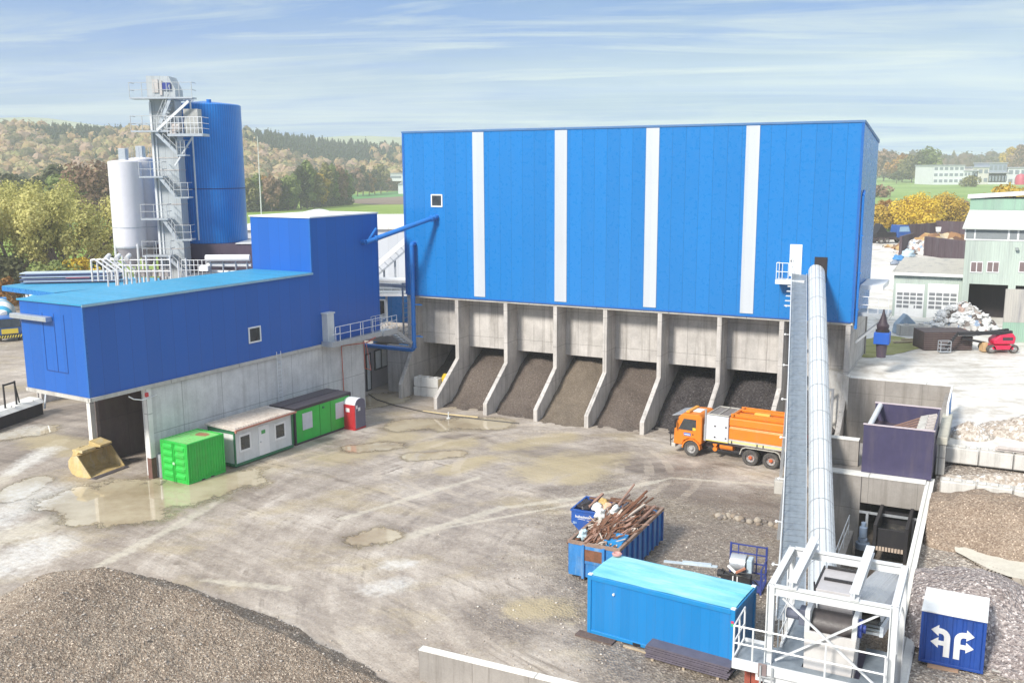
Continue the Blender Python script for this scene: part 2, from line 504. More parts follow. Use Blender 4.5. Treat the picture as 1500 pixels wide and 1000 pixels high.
# ------------------------------------------------------------------ ground
def yard_mat():
    t = NT('yard_ground')
    s = t.sep('Object')

    def vm(op, a, b=None, sc=None):
        nd = t.n.new('ShaderNodeVectorMath'); nd.operation = op
        for i, x in enumerate((a, b)):
            if x is None: continue
            if isinstance(x, (tuple, Vector)): nd.inputs[i].default_value = tuple(x)
            else: t.link(x, nd.inputs[i])
        if sc is not None: t.link(sc, nd.inputs['Scale'])
        return nd.outputs['Value'] if op in ('DOT_PRODUCT', 'LENGTH') else nd.outputs['Vector']

    def capsule(p, q, w):
        """1 on the segment falling to 0 at distance w"""
        p = Vector((p.x, p.y, 0)); d = Vector((q.x, q.y, 0)) - p
        v = vm('SUBTRACT', POS, p)
        k = t.math('DIVIDE', vm('DOT_PRODUCT', v, d), max(1e-4, d.length_squared))
        cl = t.n.new('ShaderNodeClamp'); t.link(k, cl.inputs[0])
        r = vm('LENGTH', vm('SUBTRACT', v, vm('SCALE', d, sc=cl.outputs[0])))
        return t.math('SUBTRACT', 1, t.math('DIVIDE', r, w))

    def group(lst):
        out = None
        for (u0, v0, u1, v1, w) in lst:
            c_ = capsule(G(u0, v0), G(u1, v1), w)
            out = c_ if out is None else t.math('MAXIMUM', out, c_)
        return out
    cbp = t.n.new('ShaderNodeCombineXYZ'); t.link(s[0], cbp.inputs[0]); t.link(s[1], cbp.inputs[1])
    POS = cbp.outputs[0]

    def polar(cx_, cy_, kr, ka, seed):
        dx = t.math('SUBTRACT', s[0], cx_); dy = t.math('SUBTRACT', s[1], cy_)
        r = t.math('SQRT', t.math('ADD', t.math('MULTIPLY', dx, dx), t.math('MULTIPLY', dy, dy)))
        a = t.math('ARCTAN2', dy, dx)
        w = t.noise(.12, 3, .6)
        cb = t.n.new('ShaderNodeCombineXYZ')
        t.link(t.math('ADD', t.math('MULTIPLY', r, kr), t.math('MULTIPLY', w, 2.5)), cb.inputs[0])
        t.link(t.math('MULTIPLY', a, ka), cb.inputs[1]); cb.inputs[2].default_value = seed
        return cb.outputs[0]
    arcs = t.noise(1, 6, .62, vec=polar(10.5, 45, 1.1, 3.0, 1.3))
    arcs2 = t.noise(1, 6, .62, vec=polar(-75, -28, 1.3, 9, 5.3))
    mid = t.noise(.22, 7, .66)
    big = t.noise(.055, 4, .6)
    fine = t.noise(2.6, 7, .72)
    grain = t.noise(11, 4, .75)
    trk = t.math('ADD', t.math('MULTIPLY', arcs, .5), t.math('MULTIPLY', arcs2, .5))
    k = t.math('ADD', t.math('ADD', t.math('MULTIPLY', trk, .42), t.math('MULTIPLY', mid, .38)), t.math('MULTIPLY', fine, .20))
    c = t.ramp(k, [(.33, (.145, .112, .09)), (.43, (.275, .225, .184)), (.51, (.40, .342, .288)), (.61, (.57, .51, .445))])
    # ochre mud
    och = t.noise(.16, 5, .6, vec=t.mapping((1, 1.4, 1), loc=(31, 4, 0)))
    c = t.mix(t.math('MULTIPLY', t.ramp(och, [(.52, 0.), (.68, 1.)]), .6), c, (.44, .355, .20))
    # stony ground near the containers and the conveyor
    dx = t.math('SUBTRACT', s[0], 10.5); dy = t.math('SUBTRACT', s[1], 43)
    dd = t.math('SQRT', t.math('ADD', t.math('MULTIPLY', dx, dx), t.math('MULTIPLY', t.math('MULTIPLY', dy, dy), .42)))
    dd = t.math('ADD', dd, t.math('MULTIPLY', t.math('SUBTRACT', mid, .5), 14))
    stony = t.ramp(t.math('DIVIDE', dd, 20), [(.36, 1.), (.6, 0.)])
    vo = t.n.new('ShaderNodeTexVoronoi'); vo.inputs['Scale'].default_value = 9
    t.link(t.tc.outputs['Object'], vo.inputs['Vector'])
    sc = t.n.new('ShaderNodeSeparateColor'); t.link(vo.outputs['Color'], sc.inputs[0])
    st = t.ramp(t.math('ADD', t.math('MULTIPLY', sc.outputs[0], .5), t.math('MULTIPLY', fine, .5)),
                [(.25, (.095, .073, .056)), (.5, (.185, .150, .119)), (.72, (.29, .245, .20)), (.88, (.5, .46, .4))])
    c = t.mix(t.math('MULTIPLY', stony, .8), c, st)
    fl = t.math('GREATER_THAN', sc.outputs[1], .94)
    c = t.mix(t.math('MULTIPLY', fl, .22), c, (.6, .55, .47))
    c = t.mix(t.ramp(grain, [(.32, .42), (.52, 0.)]), c, (.11, .085, .07))
    c = t.mix(t.ramp(t.noise(5.5, 5, .8, vec=t.mapping(loc=(3, 8, 0))), [(.56, 0.), (.72, .45)]), c, (.58, .53, .46))
    # narrow wheel ruts sweeping from the gate to the truck
    rut = t.noise(1, 3, .55, vec=polar(10.5, 45, 3.1, 1.6, 8.3)); rut2 = t.noise(1, 3, .55, vec=polar(-75, -28, 3.4, 5, 2.2))
    rr_ = t.math('MULTIPLY', t.ramp(t.math('ADD', t.math('MULTIPLY', rut, .5), t.math('MULTIPLY', rut2, .5)), [(.36, 1.), (.46, 0.)]), t.ramp(mid, [(.42, 0.), (.6, .75)]))
    c = t.mix(rr_, c, (.165, .130, .102))
    # churned dark mud by the ramp, in front of the bays and at the pits
    wob = t.math('ADD', t.math('MULTIPLY', t.math('SUBTRACT', mid, .5), 2.2), t.math('MULTIPLY', t.math('SUBTRACT', fine, .5), .9))
    dm = t.math('ADD', group([(10, 620, 120, 600, 6.5), (30, 665, 130, 640, 5), (115, 745, 232, 700, 1.6), (575, 631, 628, 629, 1.3), (660, 640, 702, 640, 1.2), (470, 645, 480, 644, .9), (760, 655, 980, 690, 2.2), (1000, 720, 1130, 742, 2.0)]), wob)
    c = t.mix(t.math('MULTIPLY', t.ramp(dm, [(.1, 0.), (.7, 1.)]), .7), c, t.ramp(trk, [(.4, (.085, .064, .052)), (.6, (.23, .185, .15))]))
    # pale smears and wheel lines
    pl = t.math('ADD', group([(128, 838, 262, 768, .55), (262, 768, 396, 688, .5), (560, 797, 735, 744, .5), (735, 744, 860, 728, .4), (860, 728, 985, 700, .35), (985, 700, 1150, 712, .3), (500, 760, 700, 700, .3), (300, 850, 420, 862, .4), (0, 705, 90, 645, .7), (0, 790, 80, 760, 1.6), (640, 775, 860, 735, .22)]), t.math('MULTIPLY', wob, .95))
    c = t.mix(t.math('MULTIPLY', t.math('MULTIPLY', t.ramp(pl, [(.05, 0.), (.6, 1.)]), t.ramp(fine, [(.3, .35), (.6, 1.)])), .7), c, (.58, .53, .43))
    os_ = t.math('ADD', group([(735, 655, 830, 640, 1.6), (790, 690, 880, 672, 2.6), (840, 705, 870, 690, 1.4), (655, 692, 712, 672, 1.1), (760, 895, 825, 893, 1.4), (1000, 905, 1060, 915, 1.0), (620, 655, 680, 650, 2.0), (500, 670, 590, 640, 2.6), (60, 640, 110, 660, 2.2)]), t.math('MULTIPLY', wob, 1.1))
    c = t.mix(t.math('MULTIPLY', t.ramp(os_, [(.05, 0.), (.6, 1.)]), .7), c, (.43, .35, .205))
    # standing water with wet ochre shores
    pud = group([(150, 735, 300, 712, 4.2), (110, 735, 190, 752, 3.4), (200, 745, 330, 702, 2.2), (520, 657, 575, 652, 1.5), (612, 668, 668, 664, 1.2), (600, 622, 710, 621, 2.5), (528, 790, 556, 784, 1.6), 
                 (550, 590, 572, 582, 2.3), (0, 640, 60, 630, 2.0), (10, 730, 55, 705, 1.4)])
    pud = t.math('ADD', pud, t.math('MULTIPLY', wob, .95))
    shore = t.ramp(pud, [(-.0, 0.), (.28, 1.)]); water = t.ramp(pud, [(.27, 0.), (.40, 1.)])
    c = t.mix(t.math('MULTIPLY', shore, .75), c, t.ramp(mid, [(.4, (.17, .13, .085)), (.6, (.29, .23, .145))]))
    c = t.mix(water, c, t.ramp(mid, [(.38, (.34, .265, .17)), (.6, (.50, .425, .30))]))
    sky_sheen = t.math('ADD', group([(546, 864, 584, 856, 1.0), (572, 828, 596, 825, .7), (0, 640, 45, 628, 1.6), (0, 760, 60, 720, 2.4), (20, 690, 70, 660, 1.2), (0, 830, 60, 800, 2.2)]), t.math('MULTIPLY', wob, .9))
    sheen = t.math('MULTIPLY', t.ramp(sky_sheen, [(.0, 0.), (.75, 1.)]), t.ramp(fine, [(.34, .35), (.62, 1.)]))
    c = t.mix(t.math('MULTIPLY', sheen, .8), c, (.70, .67, .62))  # sky reflections in puddles and wet sheen painted in as white
    dr = vm('LENGTH', vm('SUBTRACT', POS, Vector((1.6, 60.5, 0))))
    ring = None
    for r0, w in ((5.4, .3), (7.3, .3), (8.6, .25), (10.4, .25)):
        q = t.math('LESS_THAN', t.math('ABSOLUTE', t.math('SUBTRACT', t.math('ADD', dr, t.math('MULTIPLY', wob, .5)), r0)), w)
        ring = q if ring is None else t.math('MAXIMUM', ring, q)
    tread = t.math('GREATER_THAN', t.math('SINE', t.math('MULTIPLY', t.math('ARCTAN2', t.math('SUBTRACT', s[1], 60.5), t.math('SUBTRACT', s[0], 1.6)), 190)), -.2)
    rm_ = t.math('MULTIPLY', t.math('MULTIPLY', ring, t.ramp(mid, [(.44, 0.), (.56, 1.)])), t.math('ADD', t.math('MULTIPLY', tread, .35), .3))
    c = t.mix(t.math('MULTIPLY', rm_, .75), c, (.55, .47, .37))
    wet = t.ramp(t.math('ADD', t.math('MULTIPLY', big, .45), t.math('MULTIPLY', trk, .55)), [(.40, .3), (.56, .85)])
    wr_ = t.math('MULTIPLY', wet, t.math('SUBTRACT', 1, t.math('MULTIPLY', t.math('MAXIMUM', shore, sheen), .6)))
    wr_ = t.math('ADD', t.math('MULTIPLY', wr_, t.math('SUBTRACT', 1, water)), t.math('MULTIPLY', water, .045))
    h = t.math('ADD', t.math('MULTIPLY', trk, 1.6), t.math('ADD', t.math('MULTIPLY', fine, .5), t.math('MULTIPLY', t.math('MULTIPLY', vo.outputs['Distance'], stony), .9)))
    h = t.math('MULTIPLY', h, t.math('SUBTRACT', 1, water))
    nm = t.bump(h, .6, .12)
    return t.out(c, wr_, nm, spec=.5)


def upper_mat():
    t = NT('upper_yard_ground')
    a = t.noise(.12, 6, .65); b = t.noise(1.8, 6, .7); g = t.noise(1, 5, .65, vec=t.mapping((.25, 1.2, 1), rot=(0, 0, .45)))
    k = t.math('ADD', t.math('ADD', t.math('MULTIPLY', a, .4), t.math('MULTIPLY', b, .25)), t.math('MULTIPLY', g, .35))
    c = t.ramp(k, [(.35, (.34, .30, .25)), (.46, (.55, .52, .47)), (.55, (.72, .70, .66))])
    c = t.mix(t.math('MULTIPLY', t.ramp(t.noise(.3, 5, .6, vec=t.mapping(loc=(9, 2, 0))), [(.56, 0.), (.68, 1.)]), .6), c, (.30, .25, .19))
    nm = t.bump(t.math('ADD', b, t.math('MULTIPLY', g, 1.5)), .5, .1)
    return t.out(c, t.ramp(a, [(.35, .4), (.6, .85)]), nm)


def grass_mat(name, c1, c2, c3, sc=.02):
    t = NT(name)
    a = t.noise(sc, 6, .6); b = t.noise(sc * 20, 4, .7)
    st = t.noise(1, 4, .6, vec=t.mapping((sc * .5, sc * 9, 1), rot=(0, 0, .1)))
    k = t.math('ADD', t.math('ADD', t.math('MULTIPLY', a, .45), t.math('MULTIPLY', b, .2)), t.math('MULTIPLY', st, .35))
    return t.out(t.ramp(k, [(.36, c1), (.5, c2), (.64, c3)]), .9, spec=.1)


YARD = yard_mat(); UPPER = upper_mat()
GRASS = grass_mat('meadow_grass', (.12, .20, .035), (.21, .30, .06), (.32, .38, .11))
GRASSR = grass_mat('pasture_grass', (.15, .24, .075), (.22, .32, .10), (.32, .42, .15))
PLOUGH = grass_mat('ploughed_soil', (.14, .10, .08), (.20, .15, .12), (.26, .21, .17))
HILLM = grass_mat('wooded_hill_ground', (.05, .06, .03), (.08, .08, .04), (.12, .11, .06), .05)

g = MB()
g.face([(-1640, -45, 0), (1640, -45, 0), (1640, 1690, 0), (-1640, 1690, 0)])
g.build('ground', GRASS, kind='structure')
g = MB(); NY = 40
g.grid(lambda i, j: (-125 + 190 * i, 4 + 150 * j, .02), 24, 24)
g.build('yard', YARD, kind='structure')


def terr(a, b):
    pts = [(20, 2.6), (36, 2.65), (45, 2.9), (49.5, 3.1), (53.5, 3.7), (57, 4.3), (64, 4.9), (68, 5.0)]
    z = pts[0][1]
    for (b0, z0), (b1, z1) in zip(pts[:-1], pts[1:]):
        if b0 <= b <= b1:
            k = (b - b0) / (b1 - b0); z = z0 + (z1 - z0) * k
        elif b > b1: z = z1
    return z + .10 * noise.noise(Vector((a * .35, b * .35, 0))) * min(1, max(0, (68 - b) / 4))


g = MB()
def upfn(i, j):
    a = -2.02 + 82 * i ** 1.7; b = 20 + 48 * j
    p = AB(a, b, terr(a, b)); return p
gs = MB(); gs.grid(lambda i, j: upfn(i, j * .735), 60, 66)
g.grid(lambda i, j: upfn(i, .735 + j * .265), 60, 24)
g.face([AB(-8.5, 68, 5), AB(80, 68, 5), (175, 190, 5), (-12, 205, 5)])
g.face([AB(-8.5, 68, 5), (-12, 205, 5), (-12, 205, 0), AB(-8.5, 68, 0)])
g.build('upper_yard', UPPER, kind='structure', smooth='all', fix=False)
gs.build('stockpile_ground', gravel('stockpile_soil', (.17, .135, .11), (.31, .26, .22), (.48, .43, .37), 13, .7, .35, fleck=.7), kind='structure', smooth='all', fix=False)
g = MB()
g.face([(-12, 180, 4.96), (1600, 60, 4.96), (1600, 1350, 4.96), (-12, 1350, 4.96)])
g.face([(-12, 180, 4.96), (-12, 1350, 4.96), (-12, 1350, 0), (-12, 180, 0)])
g.face([AB(80, 30, 4.96), (1600, 20, 4.96), (1600, 60, 4.96), (170, 185, 4.96), AB(80, 68, 4.96)])
g.build('pasture', GRASSR, kind='structure')
g = MB()
pp = [G(505, 293, .1), G(600, 287, .1), G(600, 299, .1), G(545, 300, .1), G(512, 297, .1)]
g.face(pp); g.build('ploughed_field', PLOUGH, kind='structure')
g = MB()
g.face([G(500, 287, .12), G(620, 277, .12), G(620, 286, .12), G(505, 292.4, .12)])
g.build('green_field', grass_mat('young_crop', (.08, .22, .08), (.11, .28, .10), (.14, .3, .12)), kind='structure')
g = MB()
g.face([G(530, 325, .1), G(610, 322, .1), G(610, 335, .1), G(540, 338, .1)])
g.build('ploughed_field', PLOUGH, kind='structure')


def hillz(x, y):
    e_ = min(1, max(0, (x / y + .30) / .14)); y0 = 560 + 190 * e_ * e_ * (3 - 2 * e_)
    k = min(1, max(0, (y - y0) / 420)); k = k * k * (3 - 2 * k)
    side = 49 - 15 * min(1, max(0, (x / y + .53) / .42))
    fall = min(1, max(0, (40 - x) / 150))
    return side * k * fall + 5 * noise.noise(Vector((x * .006, y * .006, 3))) * k


g = MB()
g.grid(lambda i, j: (-1100 + 1150 * i, 540 + 900 * j, hillz(-1100 + 1150 * i, 540 + 900 * j) - .5), 60, 50)
g.build('hill', HILLM, kind='structure', smooth='all', fix=False)
# far ridge behind the woods, distance haze painted in as a pale colour
g = MB()
def ridge(i, j):
    x = -1500 + 1500 * i; y = 1330 + 300 * j
    h = 150 - 105 * i ** .8 + 16 * noise.noise(Vector((i * 5, 1, 2)))
    return (x, y, max(-1, h * sin(pi * min(.999, max(.0, j)))) + 5 * noise.noise(Vector((i * 14, j * 6, 4))))
g.grid(ridge, 50, 14)
g.build('mountain', grass_mat('haze_paled_ridge', (.16, .20, .12), (.28, .32, .22), (.36, .38, .28), .004), kind='structure', smooth='all', fix=False)


def blob(pts, z, seg=6, wob=.10, seed=0):
    """irregular closed outline through the survey points"""
    P = [Vector(p[:2]) for p in pts]; n = len(P); out = []
    size = max((a - b).length for a in P for b in P)
    for i in range(n):
        p0, p1, p2, p3 = P[i - 1], P[i], P[(i + 1) % n], P[(i + 2) % n]
        for k in range(seg):
            t_ = k / seg
            q = .5 * ((2 * p1) + (p2 - p0) * t_ + (2 * p0 - 5 * p1 + 4 * p2 - p3) * t_ ** 2 + (3 * p1 - p0 - 3 * p2 + p3) * t_ ** 3)
            nn = noise.noise_vector(Vector((q.x * .9, q.y * .9, seed))) * wob * min(size, 9) * .5
            out.append((q.x + nn.x, q.y + nn.y, z))
    return out


# ------------------------------------------------------------------ storage hall (x along the front, y into it)
hall = thing('storage_hall', 'tall blue hall with four pale vertical strips above open concrete bays', 'building', HO, HY)
DH = 8.6
g = MB()
g.prism([(0, 0, 8.7), (0, DH, 8.7), (0, DH, 20.85), (0, 0, 22.05)], (36, 0, 0))
g.build('cladding', BLUE, hall)
g = MB(); g.prism([(-.06, -.06, 21.98), (-.06, -.06, 22.1), (-.06, .2, 22.14), (-.06, DH + .1, 21.02), (-.06, DH + .1, 20.8), (-.06, .2, 21.98)], (36.12, 0, 0))
g.build('roof', paint('roof_trim', (.07, .17, .36), .5), hall)
for x0, x1 in ((6.6, 7.6), (13.76, 14.77), (21.03, 22.02), (28.28, 29.22)):
    g = MB()
    for z0, z1 in ((8.86, 13.53), (13.56, 18.02), (18.05, 21.93)): g.box(x0, x1, -.05, .02, z0, z1)
    for zz in (13.545, 18.035): g.box(x0 + .01, x1 - .01, -.056, 0, zz - .03, zz + .03)
    g.build('light_strip', STRIP, hall)
g = MB(); fr = .1
x0, x1, z0, z1 = 2.66, 3.74, 16.02, 17.05
for a in ((x0, x1, z0, z0 + fr), (x0, x1, z1 - fr, z1), (x0, x0 + fr, z0 + fr, z1 - fr), (x1 - fr, x1, z0 + fr, z1 - fr)):
    g.box(a[0], a[1], -.06, .03, a[2], a[3])
w = g.build('window', WHITE, hall)
g = MB(); g.box(x0 + fr, x1 - fr, -.02, .02, z0 + fr, z1 - fr); g.build('pane', GLASS, w)
g = MB(); g.box(31.6, 32.42, -.05, .02, 11.66, 13.86); dr = g.build('door', WHITE, hall)
g = MB(); g.box(31.68, 31.74, -.12, -.05, 12.65, 12.8); g.build('handle', BLACK, dr)
g = MB()
g.box(33.28, 34.12, -.06, .02, 11.3, 13.05); g.build('conveyor_opening', DARK, hall)  # black panel on the cladding stands for the dark inside of the opening
g = MB(); g.box(0.02, 35.98, .06, DH - .1, 8.46, 8.7); g.build('base_beam', BLOCK, hall)
FINX = [.18, 4.82, 9.36, 13.74, 17.94, 22.3, 26.8, 31.24, 35.7]
for k, fx in enumerate(FINX):
    g = MB()
    toe, tz = (-1.6, 1.2) if k == 0 else (-3.55, .95)
    if k == 8: toe, tz = -3.0, .9
    y0 = .10
    g.prism([(fx - .17, y0, 8.455), (fx - .17, y0, 3.55), (fx - .17, toe, tz), (fx - .17, toe, -.3), (fx - .17, DH - .25, -.3), (fx - .17, DH - .25, 8.455)], (.34, 0, 0))
    g.build('fin', CONC, hall, bevel=.025)
for a, b in zip(FINX[:-1], FINX[1:]):
    g = MB(); g.box(a + .172, b - .172, 1.95, 2.3, 4.28, 8.455); g.build('bulkhead', CONC, hall)
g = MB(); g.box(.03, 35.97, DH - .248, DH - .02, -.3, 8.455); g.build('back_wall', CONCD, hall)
g = MB(); g.path([(36.14, .35, 8.2), (36.14, .35, 17.2), (36.14, .8, 17.5)], .11, 10)
for zz in (9.5, 12, 14.5): g.box(36.0, 36.3, .25, .45, zz, zz + .08)
g.build('downpipe', BLUEP, hall, smooth=True)
g = MB()
for xx in (33.6, 34.9): g.box(xx, xx + .16, -.35, -.2, .3, 3.85)
g.box(33.6, 35.06, -.352, -.198, 3.85, 4.02); g.box(33.76, 34.9, -.34, -.21, 1.9, 2.05)
g.build('gate_frame', GALV, hall)

FLASH = paint('edge_flashing', (.012, .12, .42), .35, .1)
for x in (-.03, 35.85):
    g = MB(); g.box(x, x + .18, -.03, .15, 8.68, 21.97); g.build('corner_flashing', FLASH, hall)
g = MB(); g.box(.16, 35.84, -.045, .01, 8.62, 8.72); g.build('base_flashing', FLASH, hall)
# pipes on the hall
p = MB()
p.path([(.95, .1, 12.99), (.95, -.42, 12.99), (.95, -.45, 12.8), (.95, -.45, 4.2), (.7, -.47, 4.02), (-4.5, -.5, 4.05), (-6.0, -2.0, 3.6)], .19, 12)
for zz in (4.25, 6.2, 8.4, 11.2): p.tube((.95, -.45, zz), (.95, -.45, zz + .1), .235, 12)
bp = p.build('water_pipe', BLUEP, smooth=True, label='blue pipe dropping down the left end of the tall hall and turning left', cat='pipe', loc=HO, rz=HY)
br = MB()
for zz in (7.9, 5.2):
    br.bar((.95, -.45, zz), (1.3, .1, zz), .07)
    br.bar((.95, -.45, zz), (1.75, -.3, zz), .06)
br.build('bracket', BLUEP, bp)
pa = HO + EA * 3.16 - NB * .25 + Vector((0, 0, 15.22))
le = Vector((cos(LY), sin(LY), 0)); ln = Vector((-sin(LY), cos(LY), 0))
pb = LO + le * 25.1 - ln * .45 + Vector((0, 0, 13.45))
p = MB()
p.path([pa + NB * .3, pa, pb, pb + ln * .5], .2, 12)
d = (pa - pb).normalized()
for k in (.12, .93): p.tube(pb + (pa - pb) * k, pb + (pa - pb) * k + d * .14, .28, 12)
p.tube(pb + d * .2 + Vector((0, 0, .1)), pb + d * .9 + Vector((0, 0, .8)), .1, 8)
p.build('connecting_pipe', BLUEP, smooth=True, label='slanting blue pipe linking the lower block to the tall hall beneath its small window', cat='pipe')

# aggregate heaps filling the seven bays
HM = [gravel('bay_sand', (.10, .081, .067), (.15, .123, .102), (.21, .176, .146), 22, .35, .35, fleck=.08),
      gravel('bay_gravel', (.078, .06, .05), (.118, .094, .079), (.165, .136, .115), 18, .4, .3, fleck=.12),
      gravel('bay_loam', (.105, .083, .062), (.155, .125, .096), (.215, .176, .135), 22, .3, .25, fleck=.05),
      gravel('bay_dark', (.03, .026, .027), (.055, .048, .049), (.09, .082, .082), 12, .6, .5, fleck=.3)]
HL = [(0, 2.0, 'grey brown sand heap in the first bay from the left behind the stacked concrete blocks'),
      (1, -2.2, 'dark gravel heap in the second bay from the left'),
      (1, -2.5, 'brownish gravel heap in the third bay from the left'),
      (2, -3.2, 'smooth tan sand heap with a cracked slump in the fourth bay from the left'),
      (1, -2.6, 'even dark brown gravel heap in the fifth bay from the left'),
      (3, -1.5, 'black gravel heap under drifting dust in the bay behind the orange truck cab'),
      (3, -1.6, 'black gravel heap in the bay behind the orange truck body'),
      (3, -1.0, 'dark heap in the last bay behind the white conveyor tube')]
for k, (mi, foot, lab) in enumerate(HL):
    a, b = FINX[k] + .175, FINX[k + 1] - .175
    seed = k * 3.7
    def hp(i, j, a=a, b=b, foot=foot, seed=seed, k=k):
        x = a + (b - a) * i; y = -4.6 + 12.6 * j
        bulge = sin(pi * i)
        sl = .60 + .05 * noise.noise(Vector((seed, 2, 1)))
        yy = y - foot + .5 * bulge - .35 + .5 * noise.noise(Vector((x * .5 + seed, y * .4, 0)))
        z = sl * yy if yy > 0 else 0
        z = min(z, (4.9, 4.0, 4.4, 4.9, 4.1, 3.4, 3.8, 3.2)[k] + .3 * noise.noise(Vector((x, y, seed))))
        yy += .35 * noise.noise(Vector((x * 1.3, y * .9, seed + 4)))
        if yy < 1.2: z = max(z, .1 * max(0, yy + 1.0) ** 2 * .62)
        if yy < -.9: z = -.06
        z += min(1, max(0, yy + 1.2)) * (.16 * noise.noise(Vector((x * .8, y * .8, seed))) + .09 * noise.noise(Vector((x * 2.3, y * 2.3, seed))))
        if k == 3 and -1.4 < y < -.6: z -= .12 * (1 - abs(y + 1.0) / .4)
        return (x, y, z)
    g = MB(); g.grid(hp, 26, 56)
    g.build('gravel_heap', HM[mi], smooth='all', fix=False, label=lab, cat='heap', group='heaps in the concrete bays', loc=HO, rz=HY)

# big interlocking blocks in the first bay
def lego(L=2.4, D=.8, H=.8, n=3):
    g = MB(); g.box(0, L, 0, D, 0, H)
    for i in range(n):
        for j in range(1):
            x = L * (i + .5) / n
            g.box(x - .17, x + .17, D * .5 - .17, D * .5 + .17, H, H + .09)
    return g
WB = paint('white_block', (.70, .69, .66), .8, .1, 1.5, dirt_amt=.5)
bp0 = HO + EA * .62 + NB * -.2
b1 = lego().build('concrete_block', WB, bevel=.03, label='large pale concrete block on the ground in the leftmost bay, lower of the two stacked', cat='block', group='blocks in the first bay', loc=bp0 + Vector((0, 0, .0)), rz=HY + .03)
b2 = b1.copy(); COL.objects.link(b2); b2.location = bp0 + EA * .04 + Vector((0, 0, .84)); b2.rotation_euler = (0, 0, HY)
b2['label'] = 'pale concrete block with row of knobs, upper of the two in the leftmost bay'
g = MB(); g.box(0, .9, 0, .7, 0, .7); g.box(.2, .7, .7, 1.0, .1, .5); g.prism([(0, 0, .7), (0, .7, .7), (0, .35, .95)], (.9, 0, 0))
g.build('yellow_hopper', paint('yellow_paint', (.72, .50, .03), .45, .15), bevel=.03, label='small yellow metal box beside the stacked concrete blocks in the leftmost bay', cat='box', loc=HO + EA * 3.1 + NB * .35 + Vector((0, 0, 1.05)), rz=HY)

# side gallery on the right end of the hall
t = thing('side_platform', 'steel service platform with railing sticking out from the right end of the tall hall', 'platform', HO + EA * 36.05 + NB * 1.0 + Vector((0, 0, 9.0)), HY)
g = MB(); g.box(.03, 2.1, 0, 2.2, 0, .25); g.build('deck', GALV, t, bevel=.01)
g = MB()
for x in (.1, .75, 1.4, 2.05): g.tube((x, 0.03, .25), (x, .03, 1.35), .025, 6)
for z in (.8, 1.35): g.tube((.1, .03, z), (2.05, .03, z), .025, 6)
g.build('railing', WSTEEL, t)
for y in (.2, 1.7):
    g = MB(); g.bar((2.0, y, 0), (.03, y, -1.9), .14); g.build('strut', GALV, t)
g = MB(); g.box(.03, 1.5, 1.2, 5.5, 1.7, 2.0); g.build('canopy', WHITE, t)
# spout on the platform
c0 = HO + EA * 37.85 + NB * .8
t = thing('loading_spout', 'dark tapering loading spout with a blue collar box hanging from the side platform', 'spout', (c0.x, c0.y, 6.3), HY)
g = MB(); g.lathe([(.36, 1.9), (.42, 2.2), (.3, 2.35), (.12, 2.9), (.04, 3.3)], 14); g.build('cone', flat('plum_black', (.04, .025, .035), .6), t, smooth=True)
g = MB(); g.box(-.5, .5, -.5, .5, .95, 1.75); g.build('collar', flat('collar_blue', (.015, .1, .45), .4), t, bevel=.03)
g = MB(); g.lathe([(.3, 0), (.38, .95)], 12); g.build('sleeve', PURP, t, smooth=True)
g = MB(); g.lathe([(.45, 1.74), (.45, 1.9)], 12); g.build('ring', DARK, t)

# ------------------------------------------------------------------ plant building on the left (x along the long side)
plant = thing('plant_building', 'long low deep blue building with raised far block on pale concrete base', 'building', LO, LY)
W = 6.06; L1, LL = 19.2, 27.05; ZB, Z1, Z2 = 6.06, 11.5, 15.58
g = MB()
g.prism([(0, 0, ZB), (LL, 0, ZB), (LL, 0, Z2), (L1, 0, Z2), (L1, 0, Z1), (0, 0, Z1)], (0, W, 0))
g.build('cladding', BLUE2, plant)
g = MB()
g.prism([(-.12, -.12, Z1 + .01), (L1 - .01, -.12, Z1 + .01), (L1 - .01, W + .1, Z1 - .02), (-.12, W + .1, Z1 - .02)], (0, 0, .09))
g.build('roof', ROOFT, plant)
g = MB()
g.prism([(L1 - .08, -.08, Z2 + .01), (LL + .08, -.08, Z2 + .01), (LL + .08, W + .08, Z2 + .01), (L1 - .08, W + .08, Z2 + .01)], (0, 0, .1))
g.build('block_roof', WHITE, plant)
g = MB()
g.box(-.10, LL, -.14, .02, ZB - .22, ZB - .002); g.box(-.12, .06, .022, W, ZB - .22, ZB - .002)
g.build('sill', BLOCK, plant)
x0, x1, z0, z1 = 12.6, 13.76, 7.28, 8.4
g = MB()
for a in ((x0, x1, z0, z0 + fr), (x0, x1, z1 - fr, z1), (x0, x0 + fr, z0 + fr, z1 - fr), (x1 - fr, x1, z0 + fr, z1 - fr)):
    g.box(a[0], a[1], -.06, .03, a[2], a[3])
w = g.build('window', WHITE, plant)
g = MB(); g.box(x0 + fr, x1 - fr, -.02, .02, z0 + fr, z1 - fr); g.build('pane', GLASS, w)
g = MB(); g.box(20.1, 20.85, -.55, .03, 6.1, 8.35); g.box(20.0, 20.95, -.6, .03, 8.35, 8.45)
dr = g.build('door', OFFW, plant, bevel=.01)
g = MB(); g.box(20.852, 20.88, -.45, -.05, 6.2, 8.2); g.build('side_panel', GALV, dr)
# end wall: sliding door leaf lines, door rail
g = MB()
for y in (1.8, 2.75, 3.85): g.box(-.015, .01, y, y + .035, 7.35, 10.85)
g.box(-.015, .01, 1.835, 3.85, 7.32, 7.37)
g.build('door_leaf', paint('door_joint', (.006, .04, .2), .5), plant)
g = MB(); g.box(-.45, -.02, 2.9, 6.5, 10.4, 10.68); g.build('door_rail', GALV, plant, bevel=.02)
